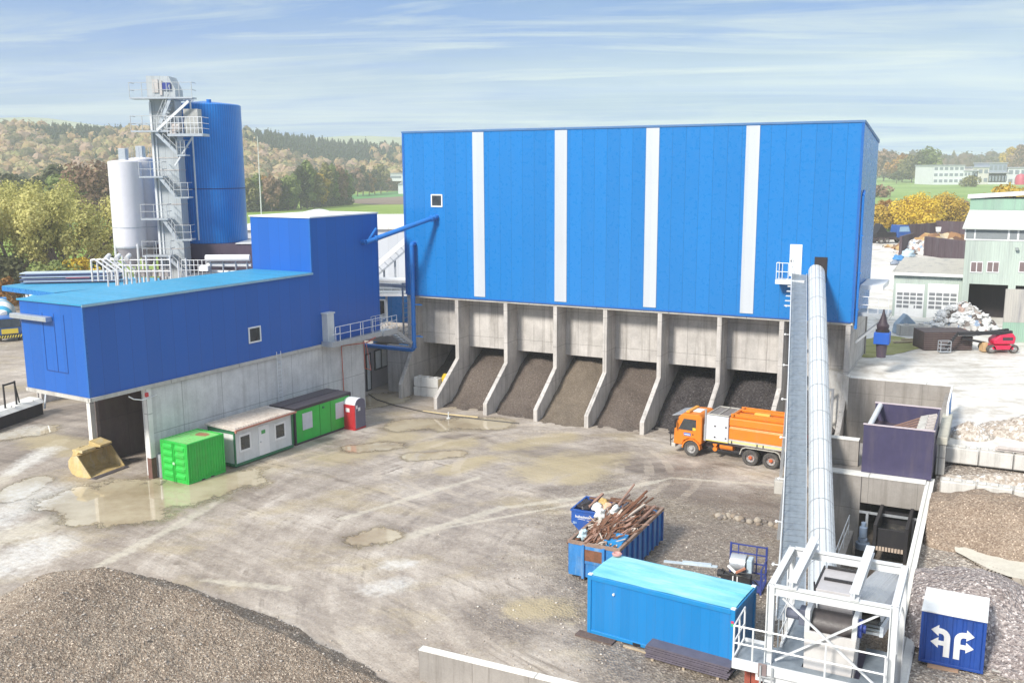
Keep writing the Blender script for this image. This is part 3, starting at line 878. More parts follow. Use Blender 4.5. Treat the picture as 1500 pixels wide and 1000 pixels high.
# concrete base, columns of the drive-through
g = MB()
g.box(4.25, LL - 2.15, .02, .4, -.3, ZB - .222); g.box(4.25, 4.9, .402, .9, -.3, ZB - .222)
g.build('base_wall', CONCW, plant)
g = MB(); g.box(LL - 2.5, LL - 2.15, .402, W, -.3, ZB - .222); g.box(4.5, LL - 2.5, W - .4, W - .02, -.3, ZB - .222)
g.build('rear_wall', concrete('dim_streaked_concrete', (.17, .135, .125), joint=2.9, streaks=.8), plant)  # gloom of the drive-through painted into the concrete tone, streaks on top
g = MB(); g.box(11.4, 11.7, .402, W - .402, -.3, ZB - .25); g.build('inner_wall', paint('dim_inner_wall', (.24, .19, .17), .8, .25, .4), plant)  # interior shade carried by a lowered wall colour
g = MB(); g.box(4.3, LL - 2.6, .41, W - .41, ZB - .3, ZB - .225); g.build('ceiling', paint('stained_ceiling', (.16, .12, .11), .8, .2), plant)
GUARD = paint('rust_brown_guard', (.16, .075, .06), .6, .25, 3)
for y0, y1 in ((-.04, .3), (W - .38, W - .02)):
    g = MB(); g.box(3.9, 4.24, y0, y1, -.1, ZB - .222); g.build('door_jamb', CAPW, plant)
    g = MB(); g.box(3.88, 4.26, y0 - .02, y1 + .02, -.1, 1.35); g.build('jamb_guard', GUARD, plant)
g = MB(); g.tube((4.55, -.12, 0), (4.55, -.12, 1.5), .22, 14); g.build('bollard', GALV, plant, smooth=True)
g = MB(); g.box(3.78, 3.98, -.14, -.02, 5.35, 5.6); g.build('lamp', flat('red_lamp_housing', (.6, .04, .05)), plant)
g = MB(); g.path([(2.6, -.05, 5.62), (2.9, -.1, 5.4), (3.5, -.1, 5.22), (3.9, -.1, 5.25)], .04, 6); g.path([(3.9, -.06, 5.2), (4.7, -.02, 5.3)], .025, 5)
g.build('cable', WHITE, plant)
g = MB()
for z in (0, 3.2): pass
for k in range(22):
    z = .2 + k * .28; g.tube((15.05, -.16, z), (15.45, -.16, z), .02, 5)
for x in (15.05, 15.45): g.tube((x, -.16, 0), (x, -.16, 6.3), .028, 6)
g.build('wall_ladder', WSTEEL, plant)
for x, z0_, z1_ in ((-.02, ZB, Z1), (LL - .13, ZB, Z2), (L1 - .02, Z1 + .12, Z2)):
    g = MB(); g.box(x, x + .15, -.025, .12, z0_, z1_); g.build('corner_flashing', FLASH, plant)
g = MB(); g.box(-.14, L1 - .02, -.17, -.125, Z1 - .06, Z1 + .08); g.build('eaves_trim', paint('pale_eaves_trim', (.30, .48, .58), .4, .1), plant)

# walkway along the long side
t = thing('access_walkway', 'galvanised walkway with handrail along the upper right end of the low blue building', 'walkway', LO, LY)
g = MB(); g.box(19.85, 25.75, -1.2, -.145, 6.0, 6.12); g.build('deck', GRATE, t)
g = MB(); g.box(19.85, 25.75, -1.26, -1.2, 5.92, 6.32); g.box(19.79, 19.85, -1.26, -.145, 5.92, 6.32); g.build('edge_beam', GALV, t)
g = MB()
for x in (20.7, 21.9, 23.1, 23.4, 24.6, 25.7): g.tube((x, -1.23, 6.1), (x, -1.23, 7.42), .026, 6)
for z in (6.85, 7.42): g.tube((20.2, -1.23, z), (25.75, -1.23, z), .026, 6)
g.tube((19.85, -1.23, 6.9), (20.7, -1.23, 6.9), .022, 6); g.tube((20.2, -1.23, 6.1), (20.2, -1.23, 7.42), .026, 6)
g.build('railing', WSTEEL, t)
# landing and stair between the two buildings
lp = LO + le * 25.8 - ln * 1.26
t = thing('stair_landing', 'small steel stair landing with railings in the gap left of the tall hall', 'stairs', (lp.x, lp.y, 0), LY)
g = MB(); g.box(0, 1.9, 0, 1.25, 5.98, 6.14); g.box(0, 1.9, -.05, 0, 5.85, 6.3); g.build('deck', GALV, t)
g = MB()
for x in (.05, .6, 1.2, 1.85):
    for y in (.0, 1.22): g.tube((x, y, 6.1), (x, y, 7.35), .026, 6)
for z in (6.55, 6.95, 7.35):
    for y in (0, 1.22): g.tube((.05, y, z), (1.85, y, z), .024, 6)
g.build('railing', WSTEEL, t)
g = MB()
for y in (.12, 1.1): g.bar((1.9, y, 6.0), (4.0, y, 4.65), .08, .28)
g.build('stringer', GALV, t)
g = MB()
for k in range(7):
    q = k / 6.5; g.box(1.95 + 2.0 * q, 2.2 + 2.0 * q, .16, 1.06, 5.85 - 1.3 * q, 5.89 - 1.3 * q)
g.build('tread', GALV, t)
# concrete deck joining the buildings, with the glazed room below
dk = thing('link_deck', 'concrete deck bridging the gap between the low building and the tall hall', 'bridge', HO, HY)
g = MB(); g.box(-7.2, -.02, 1.0, 7.5, 4.15, 4.75); g.build('slab', paint('brown_deck_edge', (.42, .36, .30), .8, .2), dk)
g = MB()
rr_ = random.Random(4)
for k in range(60):
    x = rr_.uniform(-6.5, -.4); y = rr_.uniform(1.3, 6); s = rr_.uniform(.08, .3)
    g.box(x, x + s * 2, y, y + s, 4.76, 4.76 + s * .6)
g.build('rubble', paint('pale_rubble', (.55, .50, .44), .9, .3, 4), label='pale rubble and rubbish strewn over the concrete deck between the two blue buildings', cat='rubble', kind='stuff', loc=HO, rz=HY)
g = MB(); g.box(-2.3, -.04, .3, .65, -.3, 4.13); g.build('wall', CONC, dk)
RO = G(538, 573, 0); RQ = G(570, 561, 0); RD = (RQ - RO).normalized(); RN = Vector((-RD.y, RD.x, 0))
RYAW = atan2(RD.y, RD.x)


def rp(u, v):
    """x and height on the wall of the glazed room"""
    a_, b_ = u - 750, 500 - v
    x = (a_ * CR + b_ * SR) / FPX; y = (-a_ * SR + b_ * CR) / FPX
    d = Vector((x, CP + y * SP, -SP + y * CP)); o = Vector((0, 0, CAMH))
    k = (RO - o).dot(RN) / d.dot(RN); w = o + d * k - RO
    return w.dot(RD), w.z


room = thing('glazed_room', 'grey room with black framed window and glass door under the link deck', 'building', RO, RYAW)
xe = rp(573, 540)[0]
g = MB(); g.box(-3, xe + 1.5, .03, .25, -.2, 4.0); g.build('wall', flat('grey_room_wall', (.30, .27, .28), .7), room)
LITG = flat('bright_window_glass', (.72, .74, .72), .15)
x0, z1 = rp(548, 513); x1, z0 = rp(568, 536); f2 = .12
g = MB()
for a in ((x0, x1, z0, z0 + f2), (x0, x1, z1 - f2, z1), (x0, x0 + f2, z0 + f2, z1 - f2), (x1 - f2, x1, z0 + f2, z1 - f2), ((x0 + x1) / 2 - .06, (x0 + x1) / 2 + .06, z0 + f2, z1 - f2)): g.box(a[0], a[1], -.06, .03, a[2], a[3])
w = g.build('window', BLACK, room)
g = MB(); g.box(x0 + f2, x1 - f2, -.01, .029, z0 + f2, z1 - f2); g.build('pane', LITG, w)
x0 = rp(536, 540)[0]; x1 = rp(543.5, 540)[0]; z1 = rp(540, 517)[1]
g = MB()
for a in ((x0, x0 + f2, 0, z1), (x1 - f2, x1, 0, z1), (x0 + f2, x1 - f2, z1 - f2, z1), (x0 + f2, x1 - f2, 0, f2)): g.box(a[0], a[1], -.06, .03, a[2], a[3])
d_ = g.build('door', BLACK, room)
g = MB(); g.box(x0 + f2, x1 - f2, -.01, .029, f2, z1 - f2); g.build('pane', LITG, d_)
# slender lattice ladder post in the gap
t = thing('lattice_post', 'slim galvanised lattice post standing in the gap against the left edge of the tall hall', 'post', HO + EA * -1.4 + NB * 1.6 + Vector((0, 0, 4.75)), HY)
g = MB()
for x in (0, .75): g.bar((x, 0, 0), (x, 0, 4.6), .12)
g.bar((0, 0, 4.6), (.75, 0, 4.6), .12)
g.build('post', GALV, t)
g = MB()
for k in range(10): g.bar((.06, 0, .3 + k * .42), (.69, 0, .5 + k * .42), .05)
g.build('bracing', GALV, t)
g = MB(); g.bar((-4.5, .6, 4.3), (.1, .6, 4.25), .14, .3); g.build('beam', GALV, t)
# red hoses and thin cables
g = MB()
def lw(x, y, z): return LO + le * x + ln * y + Vector((0, 0, z))
g.path([lw(22.2, -.1, 0), lw(22.15, -.1, 3), lw(22.05, -.12, 5.6), lw(22.9, -1.3, 5.75), lw(23.9, -1.32, 5.72), lw(24.8, -1.3, 5.95), lw(24.87, -.05, 5.6), lw(24.9, -.05, 3.3)], .035, 6)
g.path([lw(24.88, -.05, 3.3), lw(24.95, -.6, 3.2), HO + EA * -4 + NB * -.4 + Vector((0, 0, 4.2)), HO + EA * -3 + NB * .6 + Vector((0, 0, 5.2))], .035, 6)
g.build('hose', flat('red_hose', (.55, .11, .07), .5), label='thin red hose hanging on the pale wall under the walkway and looping across the gap', cat='hose')
# ------------------------------------------------------------------ site cabins, toilet, bucket
def corrug(mb, p0, p1, z0, z1, nrm, pitch=.28, depth=.04):
    """trapezoid-profiled steel sheet from p0 to p1, proud along nrm"""
    p0 = Vector(p0); p1 = Vector(p1); nrm = Vector(nrm); L = (p1 - p0).length; d = (p1 - p0) / L
    n = max(2, int(L / pitch)); pts = []
    for i in range(n):
        s = L * i / n; q = L / n
        for f_, o in ((0, 0), (.25, 0), (.38, 1), (.87, 1)): pts.append(p0 + d * (s + q * f_) + nrm * (o * depth))
    pts.append(p1)
    vs = []
    for q in pts: vs += [(q.x, q.y, z0), (q.x, q.y, z1)]
    mb.add(vs, [(2 * i, 2 * i + 2, 2 * i + 3, 2 * i + 1) for i in range(len(pts) - 1)])


# green ten-foot container: x along long side towards far right, y to the wall
gp = Vector((-20.02, 57.2, 0))
t = thing('storage_container', 'short bright green steel container with rust patch on its roof by the open bay', 'container', gp, LY)
L_, W_, H_ = 2.991, 2.438, 2.591
g = MB()
for x in (0, L_ - .12):
    for y in (0, W_ - .12): g.box(x, x + .12, y, y + .12, 0, H_)
for z in (0.001, H_ - .12):
    g.box(.12, L_ - .12, 0, .1, z, z + .119); g.box(.12, L_ - .12, W_ - .1, W_, z, z + .119)
    g.box(0, .1, .12, W_ - .12, z, z + .119); g.box(L_ - .1, L_, .12, W_ - .12, z, z + .119)
g.build('frame', GREEN, t, bevel=.015)
g = MB()
corrug(g, (.12, .07, 0), (L_ - .12, .07, 0), .12, H_ - .12, (0, -.9, 0), .2, .04)
corrug(g, (L_ - .06, .12, 0), (L_ - .06, W_ - .12, 0), .12, H_ - .12, (.9, 0, 0), .2)
g.box(.1, L_ - .1, W_ - .08, W_ - .03, .12, H_ - .12)
g.build('side_panel', GREEN, t, fix=False)
rg_ = NT('green_roof_rust'); s_ = rg_.sep('Object')
dx = rg_.math('SUBTRACT', s_[0], 2.2); dy = rg_.math('SUBTRACT', s_[1], 1.1)
dd = rg_.math('ADD', rg_.math('SQRT', rg_.math('ADD', rg_.math('MULTIPLY', rg_.math('MULTIPLY', dx, dx), 1.6), rg_.math('MULTIPLY', rg_.math('MULTIPLY', dy, dy), .8))), rg_.math('MULTIPLY', rg_.noise(3, 5, .7), .4))
cc = rg_.mix(rg_.ramp(dd, [(.62, 1.), (.72, 0.)]), rg_.mix(rg_.ramp(rg_.noise(1, 5, .7, vec=rg_.mapping((6, .8, 1))), [(.56, 0.), (.66, .8)]), (.20, .56, .17), (.26, .25, .10)), (.33, .17, .09))
ROOFG = rg_.out(cc, .6)
g = MB()
for k in range(10): g.box(.12 + k * .275, .12 + k * .275 + .2, .1, W_ - .1, H_ - .09, H_ - .03)
g.box(.12, L_ - .12, .1, W_ - .1, H_ - .12, H_ - .07)
g.build('roof', ROOFG, t)
for y0 in (.13, 1.22):
    g = MB(); g.box(-.005, .04, y0, y0 + 1.08, .13, H_ - .13)
    for k in range(5): g.prism([(.0, y0 + .1, .24 + k * .45), (-.075, y0 + .16, .33 + k * .45), (-.075, y0 + .16, .48 + k * .45), (0, y0 + .1, .6 + k * .45)], (0, .78, 0))
    d_ = g.build('door', GREEN, t, bevel=.012)
    g = MB(); xx = y0 + (1.0 if y0 < 1 else .08); g.tube((-.05, xx, .05), (-.05, xx, H_ - .05), .02, 6); g.build('lock_bar', GREEN, d_)
g = MB(); g.box(-.09, -.03, 1.1, 1.28, 1.15, 1.3); g.build('lock_box', flat('pale_green_lock', (.4, .7, .4)), t)
g = MB(); g.box(1.0, 1.28, -.005, .05, .02, .1); g.box(1.75, 2.03, -.005, .05, .02, .1); g.build('fork_pocket', BLACK, t)

# white site cabin, green frame
wp = LO + le * 8.05 - ln * 3.0
t = thing('site_cabin', 'shabby white site cabin with green frame and two small dark windows between the green containers', 'cabin', (wp.x, wp.y, 0), LY)
L_, W_, H_ = 5.35, 2.45, 2.55
g = MB(); g.box(.06, L_ - .06, .06, W_, .2, H_); g.build('wall', OFFW, t)
g = MB()
for x in (0, L_ - .1):
    for y in (0, W_ - .1): g.box(x, x + .1, y, y + .1, 0.1, H_)
g.box(.1, L_ - .1, 0, .1, .1, .28); g.box(0, .1, .1, W_ - .1, .1, .28); g.box(0, .1, .1, W_ - .1, H_ - .25, H_)
g.build('frame', DGREEN, t)
g = MB()
g.prism([(-.15, -.28, H_ + .01), (L_ + .1, -.28, H_ + .01), (L_ + .1, W_ + .1, H_ + .08), (-.15, W_ + .1, H_ + .08)], (0, 0, .1))
for k in range(24): g.box(-.05 + k * .22, .02 + k * .22, -.2, W_, H_ + .14, H_ + .21)
g.build('roof', paint('weathered_cabin_roof', (.60, .54, .48), .8, .2, 2, dirt=(.3, .2, .15), dirt_amt=.6), t)
g = MB(); g.bar((-.15, -.31, H_ + .06), (L_ + .1, -.31, H_ + .08), .05, .12); g.bar((-.12, -.3, H_ - .1), (-.12, -.3, H_ + .1), .1)
g.build('gutter', paint('faded_red_gutter', (.48, .20, .14), .6, .3, 3), t)
for x in (.55, 3.75):
    g = MB()
    for a in ((x - .14, x + .94, .95, 1.1), (x - .14, x + .94, 2.0, 2.15), (x - .14, x, 1.1, 2.0), (x + .8, x + .94, 1.1, 2.0)): g.box(a[0], a[1], .02, .08, a[2], a[3])
    w = g.build('window', WHITE, t)
    g = MB(); g.box(x, x + .8, .04, .07, 1.1, 2.0); g.build('pane', GLASS, w)
g = MB(); g.box(2.15, 3.1, .015, .08, .3, 2.3); d_ = g.build('door', WHITE, t)
g = MB(); g.box(2.4, 2.75, .0, .02, 1.75, 2.0); g.build('notice', flat('notice_green', (.08, .35, .1)), d_)
g = MB(); g.box(2.25, 2.33, -.04, .02, 1.2, 1.28); g.build('handle', GALV, d_)

# green office cabin with black frame
op = Vector((-15.245, 65.575, 0))
t = thing('office_cabin', 'long bright green office cabin with black frame and dark flat roof', 'cabin', op, LY)
L_, W_, H_ = 6.058, 2.438, 2.66
PLUMK = flat('anthracite_frame', (.035, .027, .035), .5)
g = MB()
for x in (0, L_ - .16):
    for y in (0, W_ - .16): g.box(x, x + .16, y, y + .16, 0, H_)
for y in (0, W_ - .12): g.box(.16, L_ - .16, y, y + .12, .001, .15); g.box(.16, L_ - .16, y, y + .12, H_ - .2, H_)
for x in (0, L_ - .12): g.box(x, x + .12, .16, W_ - .16, .001, .15); g.box(x, x + .12, .16, W_ - .16, H_ - .2, H_)
g.build('frame', PLUMK, t, bevel=.02)
g = MB(); g.box(.05, L_ - .05, .05, W_ - .05, .1, H_ - .05); g.build('wall', GREEN, t)
g = MB(); g.box(.02, L_ - .02, .02, W_ - .02, H_ - .1, H_ + .02); g.box(.02, L_ - .02, W_ / 2 - .03, W_ / 2 + .03, H_ + .02, H_ + .05)
g.build('roof', flat('anthracite_roof', (.075, .062, .078), .45), t)
for x, w_ in ((.8, 1.0), (4.3, 1.0)):
    g = MB(); g.box(x, x + w_, .02, .08, .95, 2.15); g.build('shutter', flat('pale_shutter', (.60, .60, .64), .5), t)
g = MB()
for x in (2.6, 3.75): g.box(x, x + .02, .035, .06, .15, H_ - .2)
g.build('door_joint', flat('green_joint', (.01, .2, .02)), t)
g = MB(); g.tube((3.0, .05, 2.15), (3.0, .0, 2.15), .09, 10); g.build('vent', DGREEN, t)

# portable toilet
tp = Vector((-11.85, 70.3, 0))
t = thing('portable_toilet', 'red portable toilet with grey door and white domed roof at the end of the cabins', 'toilet', tp, LY - pi / 2)
g = MB(); g.box(-.55, .55, -.6, .55, .12, 1.95); g.build('wall', RED, t, bevel=.05)
g = MB(); g.box(-.6, .6, -.66, .6, 0, .13); g.build('base', RED, t, bevel=.02)
g = MB()
prof = [(-.6, 1.9), (-.56, 2.12), (-.4, 2.28), (-.15, 2.36), (.15, 2.36), (.4, 2.28), (.56, 2.12), (.6, 1.9)]
g.prism([(-.58, y, z) for y, z in prof], (1.15, 0, 0)); g.build('roof', WHITE, t, bevel=.03, smooth=True)
g = MB(); g.prism([(.552, y * .92, z) for y, z in [(-.6, .14), (-.6, 1.95)] + prof[1:-1] + [(.6, 1.95), (.6, .14)]], (.06, 0, 0))
d_ = g.build('door', flat('grey_door', (.12, .115, .17), .5), t, bevel=.01)
g = MB(); g.box(.612, .63, -.3, -.05, 1.45, 1.7); g.box(.612, .63, -.5, -.35, 1.65, 1.9); g.build('sign', WHITE, d_)
g = MB(); g.box(-.3, .05, -.612, -.6, 1.35, 1.65); g.build('sign', WHITE, t)

# wheel-loader bucket lying in the mud
bk = Vector((-27.1, 60.2, 0))
YEL = paint('worn_yellow', (.60, .45, .20), .6, .25, 2.2, dirt=(.62, .56, .42), dirt_amt=1.0, bump=.3)
t = thing('loader_bucket', 'worn yellow wheel loader bucket lying open side right in the mud by the open bay', 'bucket', bk, LY - 1.45)
prof = [(1.2, .05), (.0, .0), (-.5, .16), (-.74, .56), (-.70, 1.0), (-.42, 1.3), (.08, 1.4)]
g = MB(); th = .07
inn = [(x * .93 + .02, z * .93 + .06) for x, z in prof]
for (a, b), (c_, d_), (e_, f_), (h_, i_) in zip(prof[:-1], prof[1:], inn[:-1], inn[1:]):
    g.prism([(a, -1.35, b), (c_, -1.35, d_), (h_, -1.35, i_), (e_, -1.35, f_)], (0, 2.7, 0))
g.build('shell', YEL, t)
for y in (-1.4, 1.35):
    g = MB(); g.prism([(x, y, z) for x, z in prof], (0, .06, 0)); g.build('side_plate', YEL, t)
g = MB(); g.box(1.05, 1.5, -1.4, 1.4, .02, .09); g.build('cutting_edge', paint('bare_steel_edge', (.22, .20, .23), .4, .2, metal=.6), t)
for y in (-.75, .2):
    g = MB(); g.prism([(-.62, y, .25), (-1.15, y, .35), (-1.2, y, .9), (-.95, y, 1.45), (-.45, y, 1.75), (-.35, y, 1.55), (-.75, y, 1.1)], (0, .5, 0))
    g.build('mounting_lug', YEL, t, bevel=.02)
g = MB(); g.box(-.5, .35, -1.2, -.1, 1.55, 1.7); g.prism([(-.5, .1, 1.55), (.5, .1, 1.62), (.55, .1, 1.75), (-.45, .1, 1.95)], (0, .95, 0)); g.build('spill_guard', YEL, t)

# hoses / cable lying on the wet concrete
g = MB(); g.path([G(540, 577, .05), G(552, 585, .05), G(580, 594, .05), G(620, 603, .05), G(660, 609, .05), G(760, 620, .05)], .05, 6)
g.build('drain_channel', flat('dark_hose', (.05, .045, .04)), label='thin dark hose lying along the ground in front of the bays on the left', cat='hose')
g = MB(); g.path([G(620, 602, .05), G(650, 606, .05), G(700, 611, .05)], .06, 6)
g.build('timber_pole', paint('yellow_timber', (.6, .48, .26), .8, .2), label='pale yellow timber pole lying in the puddle before the bays', cat='pole')
g = MB(); g.tube(G(657, 613, 0), G(657, 613, 0) + Vector((0, 0, .55)), .045, 8); g.tube(G(657, 613, 0), G(657, 613, 0) + Vector((0, 0, .08)), .16, 8)
g.build('marker_post', OFFW, label='short white marker post standing in the puddle before the bays', cat='post')
# ------------------------------------------------------------------ orange suction truck (x forward, y to its left = towards the camera)
ORANGE = paint('orange_truck_paint', (.72, .205, .012), .4, .1, 1.5, dirt=(.35, .22, .12), dirt_amt=.25)
CABW = paint('pale_grey_locker', (.62, .63, .66), .45, .06, 2, dirt_amt=.15)
CHASS = paint('chassis', (.045, .03, .035), .7, .3, 3, dirt=(.2, .15, .1), dirt_amt=.4)
ALU = paint('aluminium_trim', (.60, .58, .52), .4, .1, 3, metal=.3)
TYRE = paint('dusty_tyre', (.075, .07, .066), .9, .3, 4, dirt=(.26, .22, .18), dirt_amt=.7)
RIM = paint('dusty_rim', (.42, .41, .40), .6, .2, 4, dirt_amt=.5)
tyaw = atan2(.536, -.845)
t = thing('suction_truck', 'orange three axle suction truck with pale grey lockers parked before the right bays', 'truck', (16.07, 61.46, 0), tyaw)
g = MB(); g.box(-2.5, 5.0, -.42, .42, .62, .95); g.box(-.2, .1, -1.0, 1.0, .4, .65); g.box(-1.5, -1.2, -1.0, 1.0, .4, .65); g.box(1.6, 2.9, -1.05, .5, .55, 1.25)
g.box(-2.55, 2.95, -1.1, 1.1, 1.12, 1.28)
g.build('chassis', CHASS, t)
# cab
g = MB()
side = [(3.35, .95), (3.35, 2.7), (3.55, 2.92), (4.75, 2.86), (5.0, 2.62), (5.3, 1.72), (5.34, .72), (4.72, .7), (4.6, 1.02), (4.3, 1.2), (3.85, 1.2), (3.55, 1.0), (3.48, .85)]
g.prism([(x, -1.2, z) for x, z in side], (0, 2.4, 0))
cab = g.build('cab', ORANGE, t, bevel=.05)
for s in (1, -1):
    g = MB(); y = 1.2 * s
    g.prism([(3.75, y, 1.78), (3.75, y, 2.55), (4.62, y, 2.55), (5.0, y, 1.78)], (0, .015 * s, 0)); w = g.build('side_window', GLASS, cab)
    g = MB(); g.prism([(3.72, y, .98 + .3), (3.72, y, 1.75), (5.05, y, 1.75), (5.08, y, 1.45), (4.7, y, 1.28)], (0, .012 * s, 0)); d_ = g.build('door', ORANGE, cab)
    g = MB(); g.box(3.9, 4.0, y - .03, y + .04, 1.5, 1.56); g.build('handle', BLACK, d_)
g = MB(); g.prism([(5.035, -1.05, 2.56), (5.035, 1.05, 2.56), (5.31, 1.05, 1.8), (5.31, -1.05, 1.8)], (.02, 0, .01)); g.build('windscreen', GLASS, cab)
g = MB(); g.box(5.34, 5.4, -.95, .95, 1.0, 1.62); g.build('grille', flat('grille', (.06, .03, .02)), cab)
for y in (-.95, .6):
    g = MB(); g.box(5.36, 5.44, y, y + .35, .8, 1.0); g.build('headlight', flat('headlight_glass', (.7, .7, .66), .15), cab)
g = MB(); g.box(5.2, 5.5, -1.2, 1.2, .48, .74); g.build('bumper', ALU, cab, bevel=.03)
g = MB(); g.path([(5.55, -1.1, .5), (5.62, -1.1, 1.3), (5.62, 1.1, 1.3), (5.55, 1.1, .5)], .03, 6); g.path([(5.6, -1.1, .9), (5.6, 1.1, .9)], .03, 6); g.build('bull_bar', BLACK, cab)
g = MB(); g.prism([(4.8, -1.1, 2.8), (4.8, 1.1, 2.8), (5.5, 1.1, 2.62), (5.5, -1.1, 2.62)], (0, 0, .03)); g.build('sun_visor', flat('visor_grey', (.4, .42, .45), .3), cab)
g = MB(); g.box(4.35, 4.6, -.9, .9, 2.88, 3.02); g.build('light_bar', flat('amber_light_bar', (.75, .33, .03), .3), cab, bevel=.03)
g = MB(); g.box(3.75, 4.3, -.5, .4, 2.9, 2.94); g.build('roof_hatch', WHITE, cab)
g = MB(); g.prism([(4.1, 1.213, 1.4), (4.1, 1.213, 1.6), (4.6, 1.213, 1.6), (4.6, 1.213, 1.4)], (0, .01, 0)); e1 = g.build('door_badge', flat('blue_badge', (.05, .15, .5)), cab)
g = MB(); g.box(4.15, 4.55, 1.222, 1.23, 1.46, 1.51); g.build('badge_stripe', WHITE, e1)
g = MB(); g.box(3.76, 3.98, 1.216, 1.225, 1.8, 2.0); g.build('window_sticker', flat('yellow_sticker', (.7, .5, .05)), cab)
# arch, mirror, exhaust
g = MB()
for k in range(9):
    a0, a1 = pi * k / 9, pi * (k + 1) / 9
    g.prism([(4.05 + cos(a) * r, .85, .55 + sin(a) * r) for a, r in ((a0, .66), (a1, .66), (a1, .58), (a0, .58))], (0, .42, 0))
    g.prism([(4.05 + cos(a) * r, -1.27, .55 + sin(a) * r) for a, r in ((a0, .66), (a1, .66), (a1, .58), (a0, .58))], (0, .42, 0))
g.build('wheel_arch', ORANGE, cab)
g = MB(); g.tube((3.16, 1.0, 1.2), (3.16, 1.0, 2.3), .11, 12); g.tube((3.16, 1.0, 2.3), (3.16, 1.0, 3.35), .07, 10); g.build('exhaust', GALV, t, smooth=True)
g = MB(); g.bar((5.0, 1.2, 2.5), (5.15, 1.5, 2.45), .04); g.box(5.05, 5.15, 1.42, 1.62, 1.95, 2.4); g.build('mirror', BLACK, cab)
# lockers and tank
g = MB(); g.box(1.5, 3.02, -1.22, 1.22, 1.3, 3.02); lk = g.build('locker', CABW, t, bevel=.025)
for x in (1.53, 2.28):
    g = MB(); g.box(x, x + .71, 1.215, 1.24, 1.36, 2.98); d_ = g.build('door', CABW, lk, bevel=.01)
    g = MB()
    for z in (1.55, 2.3): g.box(x + .08, x + .18, 1.24, 1.27, z, z + .09)
    g.build('latch', BLACK, d_)
g = MB(); g.box(1.5, 3.02, 1.215, 1.245, 1.3, 1.35); g.build('rail', flat('yellow_reflector', (.75, .62, .12)), lk)
g = MB()
for x in (1.55, 2.25, 2.95): g.bar((x, -1.15, 3.1), (x, 1.15, 3.1), .06)
for y in (-1.15, 1.15): g.bar((1.5, y, 3.1), (3.0, y, 3.1), .06)
g.build('roof_rack', ALU, lk)
g = MB(); g.box(1.56, 2.96, -1.1, 1.1, 3.03, 3.06); g.build('roof_mesh', flat('roof_mesh_grey', (.20, .18, .17), .7), lk)
prof = [(-1.2, 1.6), (-1.2, 2.35), (-1.12, 2.4), (-1.12, 2.46), (-1.2, 2.52), (-1.18, 2.98), (-.95, 3.08), (.95, 3.08), (1.18, 2.98), (1.2, 2.52), (1.12, 2.46), (1.12, 2.4), (1.2, 2.35), (1.2, 1.6)]
g = MB(); g.prism([(-2.62, y, z) for y, z in prof], (4.08, 0, 0)); tk = g.build('tank', ORANGE, t, bevel=.03)
for y in (-1.08, .98):
    g = MB(); g.box(-2.6, 1.4, y, y + .12, 3.08, 3.3); g.build('top_rail', ORANGE, tk, bevel=.02)
g = MB(); g.box(1.1, 1.25, -1.1, 1.1, 3.08, 3.32); g.bar((-2.5, -.5, 3.2), (1.2, -.2, 3.26), .16); g.bar((-2.5, .35, 3.15), (1.1, .3, 3.15), .12); g.build('boom', ORANGE, tk, bevel=.02)
g = MB(); g.bar((-2.5, .75, 3.12), (1.4, .75, 3.12), .22, .05); g.build('walkway', flat('tank_walkway', (.45, .42, .36), .6), tk)
g = MB(); g.box(-.9, .1, .0, .3, 3.18, 3.3); g.build('hose_tray', flat('yellow_tray', (.72, .5, .1)), tk)
g = MB(); g.box(-2.62, 1.46, 1.16, 1.235, 1.3, 1.6); g.box(-2.62, 1.46, -1.235, -1.16, 1.3, 1.6); fl_ = g.build('side_rail', ALU, t, bevel=.01)
g = MB(); g.box(-2.6, 1.44, 1.235, 1.243, 1.4, 1.48); g.build('reflector_strip', flat('yellow_strip', (.75, .66, .2)), fl_)
g = MB()
for x in (-.5, -.9, 1.2): g.box(x, x + .08, 1.235, 1.26, 1.34, 1.5)
g.build('clip', BLACK, fl_)
g = MB(); g.box(-2.85, -2.62, -1.15, 1.15, 1.2, 2.9); g.tube((-2.9, -.4, 2.0), (-2.9, .4, 2.0), .35, 14); g.build('rear_door', flat('rear_door_red', (.4, .05, .03)), t)
g = MB(); g.tube((1.25, .75, .98), (2.15, .75, .98), .28, 16); g.build('fuel_tank', ORANGE, t, smooth=True, bevel=.02)
for z in (.72, 1.05):
    g = MB(); g.tube((2.45, .7, z), (2.45, 1.05, z), .15, 14); g.build('air_tank', ORANGE, t, smooth=True)
for x0 in (0,):
    g = MB(); pts = [(.68, .7), (.55, 1.08), (.3, 1.2), (-1.66, 1.2), (-1.9, 1.08), (-2.05, .7)]
    for (a, b), (c_, d_) in zip(pts[:-1], pts[1:]):
        g.bar((a, 1.08, b), (c_, 1.08, d_), .36, .05); g.bar((a, -1.08, b), (c_, -1.08, d_), .36, .05)
    g.build('mudguard', ALU, t)


